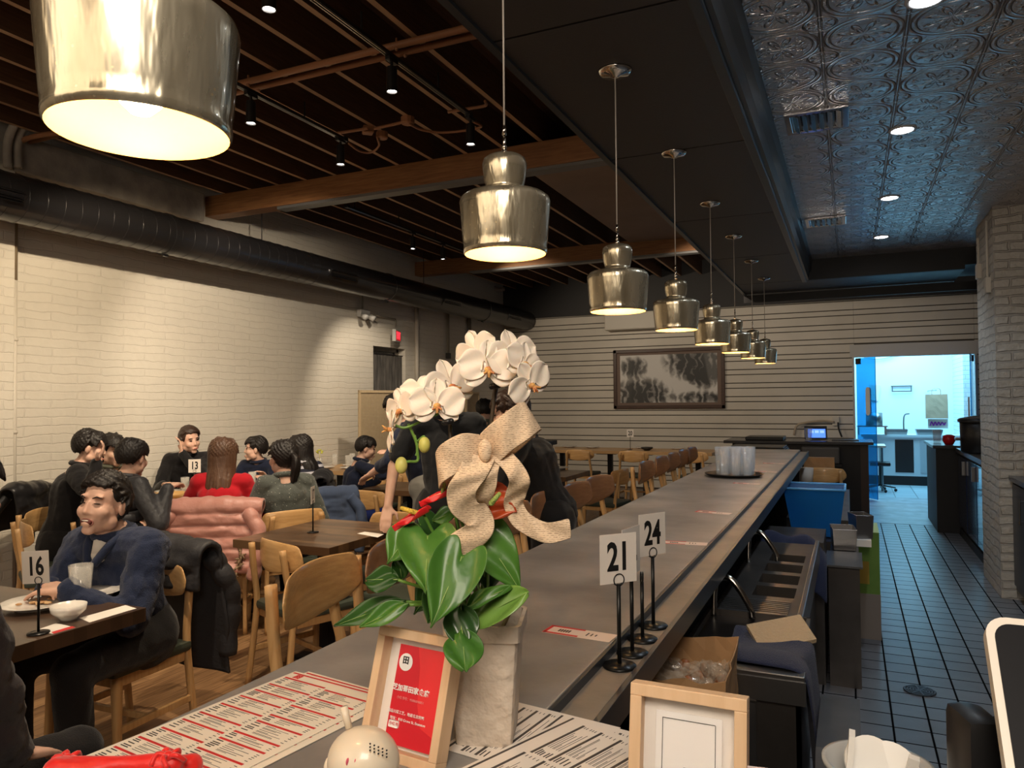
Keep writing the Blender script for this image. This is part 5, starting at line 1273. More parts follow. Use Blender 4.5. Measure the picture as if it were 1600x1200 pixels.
# receipt printer, stool, bag, cups
b=BM(); box(b,(-.33,9.52,.83),(.42,.16,.19),bev=.02); pr=obj('receipt_printer',b,mat('grey_printer',(.10,.095,.095),.5)); tag(pr,'dark grey printer under the cabinet top','printer')
b=BM(); box2(b,(-.56,9.4,.70),(-.10,9.62,.733)); tag(obj('wall_shelf',b,black),'black shelf carrying the printer on the cabinet front','shelf')
kraft=mat('kraft_paper',(.42,.24,.11),.7,col2=(.36,.2,.09),vscale=7,bump=.2,bscale=14)
def bag(label,c,sx,sy,h,m=kraft,rz=0,handles=True):
    t=thing('paper_bag',label,'bag',c,rz)
    b=BM(); vs=box(b,(0,0,h/2),(sx,sy,h)); 
    bmesh.ops.subdivide_edges(b,edges=b.edges[:],cuts=5,use_grid_fill=True)
    for v in b.verts:
        n_=noise.noise(v.co*14)*.008; v.co.y+=n_; v.co.x+=n_*.6
        v.co.y*=1-.35*max(0,v.co.z/h-.4)
    obj('bag_body',b,m,t,smooth=False)
    if handles:
        for sg in(-1,1):
            b=BM(); tube(b,smooth_pts([(-sx*.2,sg*sy*.25,h-.02),(-sx*.19,sg*sy*.25,h+.07),(-sx*.1,sg*sy*.22,h+.10),(sx*.1,sg*sy*.22,h+.10),(sx*.19,sg*sy*.25,h+.07),(sx*.2,sg*sy*.25,h-.02)],5),.004,6); obj('handle',b,m,t,smooth=True)
    return t
chair(-.27,8.50,90,'oak chair behind the far end of the bar, paper bag on its seat')
bag('brown paper bag on the chair behind the far end of the bar',(-.31,8.56,.452),.30,.16,.42,handles=False)
b=BM(); lathe(b,[(0,0),(.06,0),(.075,.2),(.07,.2),(0,.19)],n=24); o=obj('paper_cup_stack',b,mat('white_paper_cup',(.62,.55,.48),.6),smooth=True); o.location=(-.42,8.08,.0+.0); o.location.z=.60; tag(o,'white paper cup stack above the blue bin','cup')
ub=BM(); box2(ub,(-.455,6.0,.0),(-.02,8.05,.60)); tag(obj('undercounter_cooler',ub,dsteel),'dark steel cooler under the far part of the bar','cooler')
# blue translucent bin with scoop
blue=mat('translucent_blue_plastic',(.02,.22,.62),.25,trans=.45,ior=1.3)
bb=thing('blue_bin','big translucent blue plastic bin beside the far end of the bar','bin',(-.21,5.38,.60),0)
b=BM()
o_=[(-.15,-.13),(.13,-.13),(.13,.15),(-.15,.15)]; t_=[(-.20,-.18),(.17,-.18),(.17,.19),(-.20,.19)]
A=[b.verts.new((x,y,0)) for x,y in o_]; B_=[b.verts.new((x,y,.31)) for x,y in t_]
for i in range(4): b.faces.new((A[i],A[(i+1)%4],B_[(i+1)%4],B_[i]))
b.faces.new(A[::-1]); obj('bin_shell',b,blue,bb,mods=[('SOLIDIFY',{'thickness':.006})])
b=BM(); 
for i in range(4): p0=Vector((*t_[i],.31)); p1=Vector((*t_[(i+1)%4],.31)); cyl(b,p0,p1,.008,n=8); ball(b,p0,.008,n=8)
obj('rim',b,mat('blue_rim',(.12,.4,.8),.3),bb,smooth=True)
b=BM(); capsule(b,(-.08,-.02,.05),(.05,-.02,.2),.014,.018); obj('ice_scoop',b,mat('navy_plastic',(.01,.03,.12),.3),bb,smooth=True)
b=BM(); box2(b,(-.455,5.14,0),(-.0,5.62,.59)); tag(obj('glass_rack_cabinet',b,dsteel),'dark steel base unit under the blue bin','cabinet')
# ---- steel pans on the outer ledge
b=BM(); box2(b,(-.12,4.25,0),(.03,5.1,.62)); base=obj('waste_cabinet',b,dsteel); tag(base,'tall dark steel side cabinet beside the sinks','cabinet')
b=BM(); box2(b,(-.135,4.22,.622),(.045,4.62,.632)); tag(obj('steel_tray',b,steel),'shiny flat steel tray on the side cabinet','tray')
def pan(label,c,sx,sy,h,rz=0,m=steel):
    b=BM(); A=[b.verts.new((x*sx/2*.9,y*sy/2*.9,0)) for x,y in((-1,-1),(1,-1),(1,1),(-1,1))]; B_=[b.verts.new((x*sx/2,y*sy/2,h)) for x,y in((-1,-1),(1,-1),(1,1),(-1,1))]
    for i in range(4): b.faces.new((A[i],A[(i+1)%4],B_[(i+1)%4],B_[i]))
    b.faces.new(A[::-1]); o=obj('steel_pan',b,m,mods=[('SOLIDIFY',{'thickness':.004}),('BEVEL',{'width':.004,'segments':2})]); o.location=c; o.rotation_euler=(0,0,rz); return tag(o,label,'pan',None)
pan('square steel pan, nearest on the side cabinet',(-.05,4.78,.625),.13,.2,.12,.1)
pan('small steel pan beside the blue bin, white inside',(.045,4.98,.66),.10,.16,.14,.3) ; base2=BM(); box2(base2,(-.01,4.86,.622),(.1,5.1,.66)); tag(obj('napkin_block',base2,mat('white_paper')),'white napkin block under the small steel pan','napkins')
# green and yellow box, plain carton
cb=thing('cardboard_carton','green and yellow carton standing on the tiles by the side cabinet','box',(.09,5.35,0))
b=BM(); box2(b,(-.06,-.2,.28),(.06,.2,.66)); obj('upper_print',b,mat('green_print',(.10,.20,.03),.5,col2=(.16,.28,.05),vscale=5),cb)
b=BM(); box2(b,(-.062,-.202,.0),(.062,.202,.28)); obj('lower_board',b,mat('grey_board',(.24,.2,.17),.7),cb)
b=BM(); box2(b,(-.061,-.201,.34),(.0,.05,.48)); obj('yellow_panel',b,mat('yellow_print',(.35,.24,.03),.5),cb)
b=BM(); box2(b,(-.06,-.2,.66),(.06,.2,.664)); obj('flap',b,mat('pale_green_flap',(.45,.55,.2),.5),cb)
# ---- underbar sink with drainboards and bottle wells
sk_=thing('bar_sink_unit','dark stainless sink unit with ribbed drainboard under the bar rail','sink',(-.30,3.4,0))
ZS_=.75
b=BM()
def ring_plate(b,x0,x1,y0,y1,holes,z0,z1):
    xs=sorted({x0,x1,*[h for q in holes for h in q[:2]]}); ys2=sorted({y0,y1,*[h for q in holes for h in q[2:]]})
    for i in range(len(xs)-1):
        for j in range(len(ys2)-1):
            cx,cy=(xs[i]+xs[i+1])/2,(ys2[j]+ys2[j+1])/2
            if any(q[0]<cx<q[1] and q[2]<cy<q[3] for q in holes): continue
            box2(b,(xs[i],ys2[j],z0),(xs[i+1],ys2[j+1],z1))
holes=[(-.06,.10,-.42+.22*k,-.42+.22*k+.17) for k in range(4)]
ring_plate(b,-.16,.125,-.72,.72,holes,ZS_-.012,ZS_); obj('well_deck',b,dsteel,sk_)
for q in holes:
    b=BM(); x0,x1,y0,y1=q
    box2(b,(x0,y0,ZS_-.2),(x1,y1,ZS_-.19)); box2(b,(x0,y0,ZS_-.2),(x0+.004,y1,ZS_)); box2(b,(x1-.004,y0,ZS_-.2),(x1,y1,ZS_)); box2(b,(x0,y0,ZS_-.2),(x1,y0+.004,ZS_)); box2(b,(x0,y1-.004,ZS_-.2),(x1,y1,ZS_)); obj('bottle_well',b,dsteel,sk_)
b=BM(); box2(b,(.125,-.74,ZS_-.09),(.145,.74,ZS_+.02),bev=.004); obj('front_rim',b,steel,sk_)
b=BM()
for k in range(30): box2(b,(-.155,-.70+k*.024,ZS_+.001),(.09,-.70+k*.024+.012,ZS_+.007)) if k<9 else None
obj('drainboard_ribs',b,steel,sk_)
for k in range(2):
    b=BM(); tube(b,smooth_pts([(-.14,-.78+k*.95,ZS_),(-.13,-.78+k*.95,ZS_+.12),(-.08,-.79+k*.95,ZS_+.14),(-.02,-.80+k*.95,ZS_+.06),(-.01,-.8+k*.95,ZS_+.02)],6),.011,10); obj('faucet',b,chrome,sk_,smooth=True)
b=BM(); box2(b,(-.16,-.72,.12),(.12,.72,.52)); obj('sink_body',b,dsteel,sk_)
for x in (-.12,.1):
    for y in (-.66,.66): b=BM(); cyl(b,(x,y,0),(x,y,.14),.018,n=10); obj('leg',b,steel,sk_)
# navy cloth over the far end of the sink
def towel(name,pts_fn,label,m,nu=16,nv=16):
    b=BM(); g=[[b.verts.new(pts_fn(i/nu,j/nv)) for j in range(nv+1)] for i in range(nu+1)]
    for i in range(nu):
        for j in range(nv): b.faces.new((g[i][j],g[i+1][j],g[i+1][j+1],g[i][j+1]))
    return tag(obj(name,b,m,smooth=True,mods=[('SOLIDIFY',{'thickness':.008}),('SUBSURF',{'levels':1,'render_levels':1})]),label,'towel')
tw=fabric('navy_terry_towel',(.022,.028,.065),.95,.5,300)
towel('bar_towel',lambda u,v:(-.46+.34*u,4.20+.10*math.sin(u*3)+.02*math.sin(v*9),.80-.16*v*v+.012*math.sin(u*14+v*3)) if False else (-.45+.33*u,4.25-.16*v+.01*math.sin(u*14),.78-.24*v*v-.10*(u**6)+.012*math.sin(u*11+v*4)),'navy towel over a bin between the sink wells and the blue bin',tw)
b=BM(); box2(b,(-.455,4.24,0),(-.14,4.7,.74)); tag(obj('undercounter_bin',b,dsteel),'dark steel bin cabinet behind the navy towel','bin')
# ---- ice bin, nearest unit
ib=thing('ice_bin','dark stainless ice bin, nearest unit behind the bar','ice bin',(-.30,2.37,0))
b=BM(); x0,x1,y0,y1=-.16,.17,-.30,.27; zt=.78
for a,c in (((x0,y0,zt-.35),(x0+.012,y1,zt)),((x1-.012,y0,zt-.35),(x1,y1,zt)),((x0,y0,zt-.35),(x1,y0+.02,zt)),((x0,y1-.012,zt-.35),(x1,y1,zt)),((x0,y0,zt-.36),(x1,y1,zt-.34))): box2(b,a,c)
obj('bin_body',b,dsteel,ib)
b=BM(); box2(b,(x0+.012,y0+.07,zt-.03),(x1-.03,y1-.012,zt-.022)); obj('sliding_lid',b,mat('black_steel_lid',(.035,.03,.028),.28,metal=.7),ib)
b=BM(); box2(b,(x0-.0,y0-.012,zt-.012),(x1+.012,y0+.03,zt+.004),bev=.003); box2(b,(x0,y0-.016,zt-.07),(x1+.014,y0-.008,zt-.01)); obj('front_rim',b,steel,ib)
b=BM(); box2(b,(.02,y0-.014,.30),(.06,y0+.0,.70)); obj('bracket',b,steel,ib)
b=BM(); box2(b,(x0,y0+.02,.1),(x1-.01,y1,.42)); obj('lower_body',b,dsteel,ib)
for x in (-.13,.14):
    for y in (-.25,.22): b=BM(); cyl(b,(x,y,0),(x,y,.12),.018,n=10); obj('leg',b,steel,ib)
# slanted speed rail panels
b=BM(); prism(b,[(1.75,.06),(2.75,.06),(2.75,.20),(2.30,.66),(1.95,.66),(1.75,.55)],.10,'X',-.09); tag(obj('speed_rail',b,dsteel),'brown-black steel panel slanting down beside the ice bin','rail')
b=BM(); box2(b,(.012,1.75,0),(.03,2.05,.55)); box2(b,(.03,1.9,0),(.10,1.97,.38)); tag(obj('steel_leg_panel',b,dsteel),'narrow steel panel on the tile floor right of the ice bin','panel')
def tfun(u,v):
    # u across the corner of the bin, v down the outside
    x=-.30+.17+.012-.20+.20*min(1,v*2.2); 
    if v<.42: return (-.34+.21*(v/.42)+.0*u,2.10+.30*u-.05*v,.795+.012*math.sin(u*7)+.0)
    w=(v-.42)/.58; return (-.118+.03*w+.01*math.sin(u*9+w*3),2.08+.30*u+.03*w,.795-.33*w*(1.0-.25*u))
towel('bar_towel',tfun,'navy towel hanging over the near corner of the ice bin',tw)
b=BM(); vs=box(b,(-.20,2.36,.80),(.17,.10,.015),rot=(.5,-.15,.5)); tag(obj('folded_cloth',b,fabric('beige_woven_cloth',(.50,.38,.24),.9,.6,120)),'beige woven cloth tucked under the navy towel on the ice bin','cloth')
# kraft box full of plastic-wrapped pieces
kb=thing('open_paper_box','open brown paper box of wrapped sweets under the bar rail','box',(-.375,1.86,.64),math.radians(3))
b=BM(); A=[(-.095,-.14),(.10,-.14),(.10,.16),(-.095,.16)]; lo=[b.verts.new((x,y,0)) for x,y in A]
hi=[b.verts.new((x*1.05,y*1.05,.215+.008*((i*7)%3))) for i,(x,y) in enumerate(A)]
for i in range(4): b.faces.new((lo[i],lo[(i+1)%4],hi[(i+1)%4],hi[i]))
b.faces.new(lo[::-1]); bmesh.ops.subdivide_edges(b,edges=b.edges[:],cuts=6,use_grid_fill=True)
for v in b.verts:
    v.co+=Vector((noise.noise(v.co*22),noise.noise(v.co*22+Vector((3,1,2))),0))*.007
    if v.co.z>.19: v.co.z+=noise.noise(v.co*30)*.016
obj('box_body',b,kraft,kb,mods=[('SOLIDIFY',{'thickness':.003})])
wrap=mat('clear_cellophane',(.75,.6,.45),.12,alpha=.22,coat=1,spec=1,bump=1,bscale=40)
fruit=mat('amber_sweets',(.55,.22,.06),.4,col2=(.30,.10,.04),vscale=14)
b=BM(); random.seed(11)
for i in range(46): ball(b,(random.uniform(-.08,.085),random.uniform(-.12,.14),.10+random.uniform(0,.035)),.020,(1.2,.9,.8),(random.random()*3,random.random()*3,0),8)
f=obj('wrapped_sweets',b,fruit,None,smooth=True); f.location=(-.375,1.86,.655); f.rotation_euler=(0,0,math.radians(3)); tag(f,'amber wrapped sweets heaped in the open paper box','sweets',kind='stuff')
b=BM()
for i in range(60):
    c=Vector((random.uniform(-.085,.09),random.uniform(-.125,.145),.135+random.uniform(0,.03))); vs=ball(b,c,.019,(1.3,.8,.7),(random.random()*3,random.random()*3,0),7)
    for v in vs: v.co+=Vector((random.uniform(-1,1),random.uniform(-1,1),random.uniform(-1,1)))*.006
w_=obj('cellophane_wrap',b,wrap); w_.location=(-.375,1.86,.655); tag(w_,'crinkled clear cellophane over the sweets in the paper box','wrapper',kind='stuff')
b=BM(); box2(b,(-.455,1.70,.0),(-.27,2.03,.638)); tag(obj('undercounter_stand',b,dsteel),'dark steel stand holding the open paper box','stand')
# floor drain
dp=PZ(1437,1080,0); fd=thing('floor_drain','round dark grate drain in the grey tile aisle','drain',(dp.x,dp.y,.001))
b=BM(); lathe(b,[(0,0),(.073,0),(.076,.002),(.073,.003),(0,.003)],n=36); obj('drain_plate',b,black,fd)
b=BM()
for r in (.018,.031,.044,.057,.069): lathe(b,[(r-.003,.003),(r-.003,.005),(r+.002,.005),(r+.002,.003)],n=36)
for a in range(4): box(b,(0,0,.0045),(.14,.006,.003),rot=(0,0,a*PI/4+.2))
obj('drain_grate',b,mat('drain_metal',(.09,.10,.12),.4,metal=.7),fd,smooth=False)
# ================================================================ RIGHT SIDE
r1=thing('black_end_cabinet','black cabinet right of the kitchen doorway aisle','cabinet',(1.2,10.0,0))
b=BM(); box2(b,(-.34,-.5,.0),(.5,.6,.93)); obj('body',b,black,r1); b=BM(); box2(b,(-.37,-.53,.93),(.5,.6,.965),bev=.004); obj('counter_top',b,mat('dark_stone_top'),r1)
r2=thing('glass_door_cooler','long back-bar cooler with navy reflecting doors along the aisle','cooler',(1.3,8.42,0))
b=BM(); box2(b,(-.22,-1.0,.08),(.5,.98,.90)); obj('body',b,black,r2)
b=BM(); box2(b,(-.26,-1.03,.90),(.5,1.0,.945),bev=.004); obj('steel_top',b,steel,r2)
for k in range(3):
    b=BM(); box2(b,(-.245,-.97+k*.65,.12),(-.222,-.36+k*.65,.87),bev=.004); dd=obj('cooler_door',b,mat('navy_glass_door',(.015,.03,.08),.12,coat=.6),r2)
    b=BM(); box2(b,(-.275,-.92+k*.65,.70),(-.245,-.90+k*.65,.84),bev=.003); obj('handle',b,steel,dd)
b=BM(); box2(b,(-.235,-.97,.0),(-.2,.97,.08)); obj('kick_plate',b,black,r2)
c=thing('rice_cooker','large black cooker with lid on the right back counter','cooker',(1.16,8.6,.945))
b=BM(); lathe(b,[(0,0),(.15,0),(.165,.02),(.17,.30),(.16,.31)],n=36); obj('pot_body',b,tcol,c,smooth=True)
b=BM(); lathe(b,[(.185,.305),(.19,.33),(.17,.345),(.05,.37),(0,.372)],n=36); obj('lid',b,tcol,c,smooth=True)
b=BM(); box(b,(-.19,-.02,.14),(.05,.10,.03),bev=.01); obj('handle',b,steel,c)
b=BM(); lathe(b,[(0,.0),(.04,0),(.065,.05),(.06,.1),(.03,.115),(.0,.105)],n=20); o=obj('red_canister',b,mat('glossy_red',(.55,.01,.015),.25),smooth=True); o.location=(1.0,9.45,.965) ; o.location.z=.967; o.location.y=9.6; tag(o,'small round red container left of the black cooker','container')
o=tumbler(.05,.15,False,'plastic_container',glass,lw=.003); o.location=(.93,10.1,.965); tag(o,'clear plastic container on the black end cabinet','container')
# near right counter
r3=thing('navy_cabinet','navy cabinet with bar handles at the right photo edge before the brick pillar','cabinet',(1.42,6.0,0))
nv=mat('dark_navy_laminate',(.018,.022,.035),.35)
b=BM(); box2(b,(-.33,-.6,.08),(.3,.53,.88)); obj('body',b,nv,r3); b=BM(); box2(b,(-.36,-.63,.88),(.3,.55,.915),bev=.004); obj('counter_top',b,mat('dark_stone_top'),r3)
b=BM(); box2(b,(-.27,-.58,0),(.3,.53,.08)); obj('kick_plate',b,black,r3)
for k in range(2):
    b=BM(); box2(b,(-.345,-.58+k*.56,.12),(-.33,-.05+k*.56,.86),bev=.003); dd=obj('door',b,nv,r3)
    b=BM(); yy=-.14+k*.20; cyl(b,(-.375,yy+.02,.62),(-.375,yy+.02,.80),.006,n=8); cyl(b,(-.375,yy+.02,.64),(-.345,yy+.02,.64),.005,n=6); cyl(b,(-.375,yy+.02,.78),(-.345,yy+.02,.78),.005,n=6); obj('handle',b,steel,dd)
b=BM(); box(b,(1.15,6.3,.97),(.06,.12,.10),bev=.01); lathe(b,[(0,0),(.03,0),(.03,.06),(0,.06)],c=(1.15,6.3,1.02),n=16); tag(obj('wooden_caddy',b,oak),'little wooden caddy on the navy cabinet at the right photo edge','caddy')
for (px,py0,py1,l) in ((1528,372,418,'left thin pipe with a small box high on the pillar'),(1541,345,440,'right thin pipe ending in a box high on the pillar')):
    a=PX(px,py0,.985); c_=PX(px,py1,.985); t=thing('pillar_conduit',l,'conduit',(.985,a.y,c_.z)); b=BM(); cyl(b,(0,0,0),(0,0,a.z-c_.z),.008,n=8); obj('conduit_run',b,pipew,t); b=BM(); box(b,(0,0,-.04),(.04,.08,.12),bev=.005); obj('conduit_box',b,pipew,t)
# ================================================================ KITCHEN
gl=mat('blue_tinted_glass',(.05,.42,.85),.05,trans=.75,ior=1.15)
def leaf(label,x,y,ang,w,h0,h1,cut):
    t=thing('glass_door_leaf',label,'glass door',(x,y,0),ang)
    b=BM(); box2(b,(0,-.006,h0),(w,.006,h1)); obj('glass_pane',b,gl,t)
    for za,zb_ in ((h1-.09,h1),(h0,h0+.07)): b=BM(); box2(b,(0,-.02,za),(.09,.02,zb_),bev=.003); obj('patch_fitting',b,tcol,t)
    b=BM()
    if cut:
        n=24; pts=[(w*.62+.05*math.cos(2*PI*i/n),1.45+ (.16 if math.sin(2*PI*i/n)>0 else -.16)+.05*math.sin(2*PI*i/n)) for i in range(n)]
        prism(b,pts,.03,'Y',-.015)
        obj('handle_plate',b,mat('white_handle',(.75,.8,.85),.3),t)
    else: box2(b,(w*.5,-.05,1.15),(w*.5+.025,-.03,1.5)); b2=obj('handle_bar',b,steel,t)
    return t
leaf('blue tinted glass door leaf with white oval handle, left side of the kitchen doorway',dx0+.03,YB-.02,math.radians(-58),.46,.02,dz-.02,True)
leaf('narrow blue glass door leaf at the right side of the kitchen doorway',dx1-.03,YB-.02,math.radians(-100),.6,.02,dz-.02,False)
kc=thing('kitchen_counter','white kitchen counter with a dark fridge front, seen through the doorway','counter',(.95,14.6,0))
wk=mat('white_laminate',(.62,.66,.7),.4)
b=BM(); box2(b,(-.75,-.25,.16),(.8,.3,.82)); obj('body',b,wk,kc); b=BM(); box2(b,(-.78,-.28,.82),(.8,.3,.86)); obj('counter_top',b,wk,kc)
b=BM(); box2(b,(-.26,-.256,.22),(.02,-.25,.78)); obj('fridge_front',b,tcol,kc)
b=BM(); box2(b,(.12,-.26,.22),(.66,-.25,.78)); obj('cabinet_door',b,mat('pale_grey_laminate',(.45,.48,.52),.4),kc)
b=BM(); box2(b,(-.75,-.2,0),(.8,.3,.16)); obj('kick_plate',b,tcol,kc)
b=BM(); tube(b,smooth_pts([(-.1,.1,.86),(-.1,.1,1.1),(-.08,.05,1.2),(-.02,-.03,1.22)],5),.012,8); obj('tap',b,steel,kc,smooth=True)
for i,(x,w2) in enumerate(((.72,.35),(1.22,.4))):
    pan('steel tub on the kitchen counter, %s one'%('left' if i==0 else 'right'),(x,14.55,.86),w2,.3,.09)
k=bag('brown paper bag with handles hanging on the kitchen wall',(1.34,14.52,1.14),.33,.10,.41,m=mat('pale_kraft_paper',(.62,.40,.26),.7,var=.1,vscale=6))
b=BM(); box2(b,(1.12,14.5,0),(1.56,14.58,1.13)); b.free()
b=BM(); box2(b,(1.18,14.57,1.13),(1.5,14.6,1.6)); b.free()
hk=BM(); cyl(hk,(1.34,14.52,1.62),(1.34,16.0,1.62),.008,n=8); tag(obj('wall_hook',hk,steel),'thin steel rod the kitchen paper bag hangs from','hook')
b=BM(); box(b,(1.36,14.56,1.05),(.3,.01,.16)); n_=obj('wall_note',b,napm); tag(n_,'white note with purple writing under the kitchen paper bag','note')
b=BM(); tube(b,smooth_pts([(1.24+.026*i,14.552,1.05+(.035 if i%2 else -.035)*(1-.05*i)) for i in range(10)],5),.010,6); obj('purple_scribble',b,mat('purple_ink',(.45,.05,.55),.4),n_,smooth=True)
b=BM(); lathe(b,[(0,0),(.13,0),(.13,.22),(.125,.22),(.12,.01)],n=28); o=obj('stock_pot',b,steel,smooth=True); o.location=(.38,14.4,1.02); tag(o,'steel stock pot on a rack behind the left glass leaf','pot')
b=BM(); box2(b,(.1,14.2,1.0),(.58,14.6,1.018)); box2(b,(.12,14.22,.86),(.14,14.24,1.0)); box2(b,(.54,14.22,.86),(.56,14.24,1.0)); box2(b,(.12,14.56,.86),(.14,14.58,1.0)); box2(b,(.54,14.56,.86),(.56,14.58,1.0)); tag(obj('wire_shelf',b,steel),'small steel shelf carrying the stock pot','shelf')
tt=thing('work_table','pale wooden kitchen table edge just inside the doorway','table',(.15,13.6,0)); b=BM(); box2(b,(-.5,-.3,.70),(.36,.3,.73)); obj('tabletop',b,mat('pale_wood',(.7,.55,.42),.5),tt)
for x in (-.45,.3):
    for y in (-.25,.25): b=BM(); cyl(b,(x,y,0),(x,y,.70),.02,n=8); obj('leg',b,steel,tt)
oc=thing('office_chair','small black wheeled chair under the kitchen table','chair',(.42,13.35,0))
b=BM(); box(b,(0,0,.44),(.3,.3,.06),bev=.02); obj('seat',b,tcol,oc)
b=BM(); cyl(b,(0,0,.1),(0,0,.42),.02); obj('post',b,tcol,oc)
for k2 in range(5): b=BM(); a=k2*2*PI/5; cyl(b,(0,0,.10),(.22*math.cos(a),.22*math.sin(a),.06),.014,.01,n=8); ball(b,(.22*math.cos(a),.22*math.sin(a),.025),.025,n=8); obj('star_leg',b,tcol,oc,smooth=True)
b=BM(); box(b,(.9,15.97,1.72),(.36,.03,.02)); box(b,(.9,15.93,1.62),(.34,.02,.02)); cyl(b,(.74,15.93,1.62),(.74,15.93,1.72),.01); cyl(b,(1.06,15.93,1.62),(1.06,15.93,1.72),.01); tag(obj('wall_rack',b,steel),'thin wire rack on the bright kitchen wall','rack')
b=BM(); tube(b,smooth_pts([(.1,15.9,2.35),(.45,15.95,2.25),(.8,15.95,2.32),(1.0,15.95,2.6)],6),.012,6); tag(obj('hanging_cable',b,grey,smooth=True),'grey cable drooping across the kitchen wall','cable')
b=BM(); box(b,(.42,15.97,1.6),(.2,.01,.3),rot=(0,.15,0)); tag(obj('wall_paper_sheet',b,mat('peach_paper',(.75,.6,.5),.6)),'peach paper sheet taped up behind the left glass leaf','paper')
# ================================================================ FOREGROUND: plant, frames, menus
whitepot=mat('cream_embossed_ceramic',(.68,.58,.48),.55,bump=.9,bscale=38,var=.06,vscale=6)
POT=Vector((-.518,1.035,ZB))
pl=thing('plant_pot','square cream embossed pot holding the orchid and anthurium','plant pot',POT,math.radians(18))
def sq(hw,z,n=8,r=.16):
    pts=[]
    for k in range(4):
        a0=PI/4+k*PI/2
        for j in range(-3,4):
            a=a0+j*.10; c=Vector((math.cos(a),math.sin(a))); m_=max(abs(c.x),abs(c.y)); q=c/m_*hw; q=q.normalized()*min(q.length,hw*1.33); pts.append((q.x,q.y,z))
    return pts
b=BM(); prof=[(.036,.002),(.041,.0),(.043,.006),(.053,.158),(.058,.160),(.059,.184),(.053,.184),(.050,.15)]
rings=[[b.verts.new(p) for p in sq(h_,z_)] for h_,z_ in prof]
for A,B_ in zip(rings,rings[1:]):
    n=len(A)
    for i in range(n): b.faces.new((A[i],A[(i+1)%n],B_[(i+1)%n],B_[i]))
b.faces.new(rings[0][::-1]); obj('pot_shell',b,whitepot,pl,angle=35)
b=BM(); A=[b.verts.new(p) for p in sq(.052,.150)]; b.faces.new(A); o=obj('soil',b,mat('dark_bark',(.05,.03,.02),.9,bump=1,bscale=60),pl)
lf=mat('glossy_leaf',(.035,.125,.016),.38,col2=(.085,.22,.03),vscale=9,coat=.12,bump=.3,bscale=22)
lfd=mat('dark_glossy_leaf',(.018,.062,.012),.32,col2=(.035,.105,.018),vscale=9,coat=.3,bump=.15,bscale=18)
lfl=mat('light_green_leaf',(.20,.36,.07),.35,col2=(.10,.24,.03),vscale=7,coat=.2)
veinm=mat('pale_leaf_vein',(.28,.42,.12),.4)
def nv3(v): return Vector(v).normalized()
def leaf_mesh(base,tip,nrm,w,kind='heart',cup=.18,droop=.1,wave=.0,nu=14,nv=12):
    """leaf from its stem point to its tip; nrm = upper side"""
    base=Vector(base);tip=Vector(tip);ax=tip-base;L=ax.length;ax.normalize();n=nv3(nrm);n=(n-ax*n.dot(ax)).normalized();s=ax.cross(n)
    b=BM(); g=[]
    for i in range(nu+1):
        t=i/nu; row=[]
        if kind=='heart':
            hw=w*.5*(math.sin(PI*min(1,(t*.92+.12))**.62))**.8*(1-t**6*.2) if t<1 else 0
            back=.20*L
        elif kind=='round': hw=w*.5*math.sqrt(max(0,1-(2*t-1)**2))*(.78+.30*t); back=0
        elif kind=='oval': hw=w*.5*(max(0,math.sin(PI*min(1,t*.97+.015)))**.65); back=0
        else: hw=w*.5*(max(0,math.sin(PI*t**.75))**.9); back=0
        for j in range(nv+1):
            u=-1+2*j/nv
            y=t*L
            if kind=='heart': y-=back*1.25*math.sin(PI*.76*abs(u))*(1-t)**1.8
            p=base+ax*y+s*(u*hw)+n*(cup*hw*(abs(u)**1.5)-droop*L*t*t+wave*.02*math.sin(u*5+t*6))
            row.append(b.verts.new(p))
        g.append(row)
    for i in range(nu):
        for j in range(nv): b.faces.new((g[i][j],g[i+1][j],g[i+1][j+1],g[i][j+1]))
    bmesh.ops.remove_doubles(b,verts=b.verts[:],dist=.0002)
    return b
SOL=[('SOLIDIFY',{'thickness':.0012}),('SUBSURF',{'levels':1,'render_levels':1})]
def vein(base,tip,nrm,droop,r=.0011,par=None,name='midrib'):
    base=Vector(base);tip=Vector(tip);ax=tip-base;L=ax.length;ax.normalize();n=nv3(nrm);n=(n-ax*n.dot(ax)).normalized()
    b=BM(); tube(b,[base+ax*t*L+n*(-droop*L*t*t+.0008) for t in [i/10 for i in range(11)]],[r*(1-.08*i) for i in range(11)],6); return obj(name,b,veinm,par,smooth=True)
an=thing('anthurium_plant','green anthurium plant with heart leaves and red flowers in the cream pot','plant',POT+Vector((0,0,.15)))
off=Vector((POT.x,POT.y,POT.z+.15))
CAM=Vector((0,0,H))
def L_(pb,pt,d0,d1,w,kind,m,tilt=(0,0,1),mix=.6,cup=.18,droop=.06,name='leaf',stem=True,wave=.16):
    a=P(*pb,d0)-off; c=P(*pt,d1)-off
    tocam=(CAM-(P(*pb,d0))).normalized(); n=(tocam*mix+Vector(tilt)*(1-mix)).normalized()
    o=obj(name,leaf_mesh(a,c,n,w,kind,cup,droop,wave),m,an,smooth=True,mods=SOL); vein(a,c,n,droop,par=o)
    if stem:
        b=BM(); root=Vector((random.uniform(-.02,.02),random.uniform(-.02,.02),0)); tube(b,smooth_pts([root,(root+a)/2+Vector((0,0,.02)),a],6),.0024,8); obj('leaf_stem',b,lfl,an,smooth=True)
    return o
D=1.10
L_((668,838),(665,925),D-.03,D-.10,.088,'heart',lf,droop=.05,mix=.75)
L_((722,870),(672,980),D-.08,D-.13,.075,'heart',lf,mix=.7,cup=.3)
L_((755,835),(816,925),D-.02,D-.05,.075,'heart',lf,mix=.6,cup=.12)
L_((640,835),(604,880),D+.02,D-.0,.062,'heart',lf,mix=.5)
L_((720,945),(722,1022),D-.06,D-.10,.05,'lance',lfd,mix=.7)
L_((722,985),(727,1046),D-.08,D-.13,.055,'oval',lf,mix=.8,cup=.1)
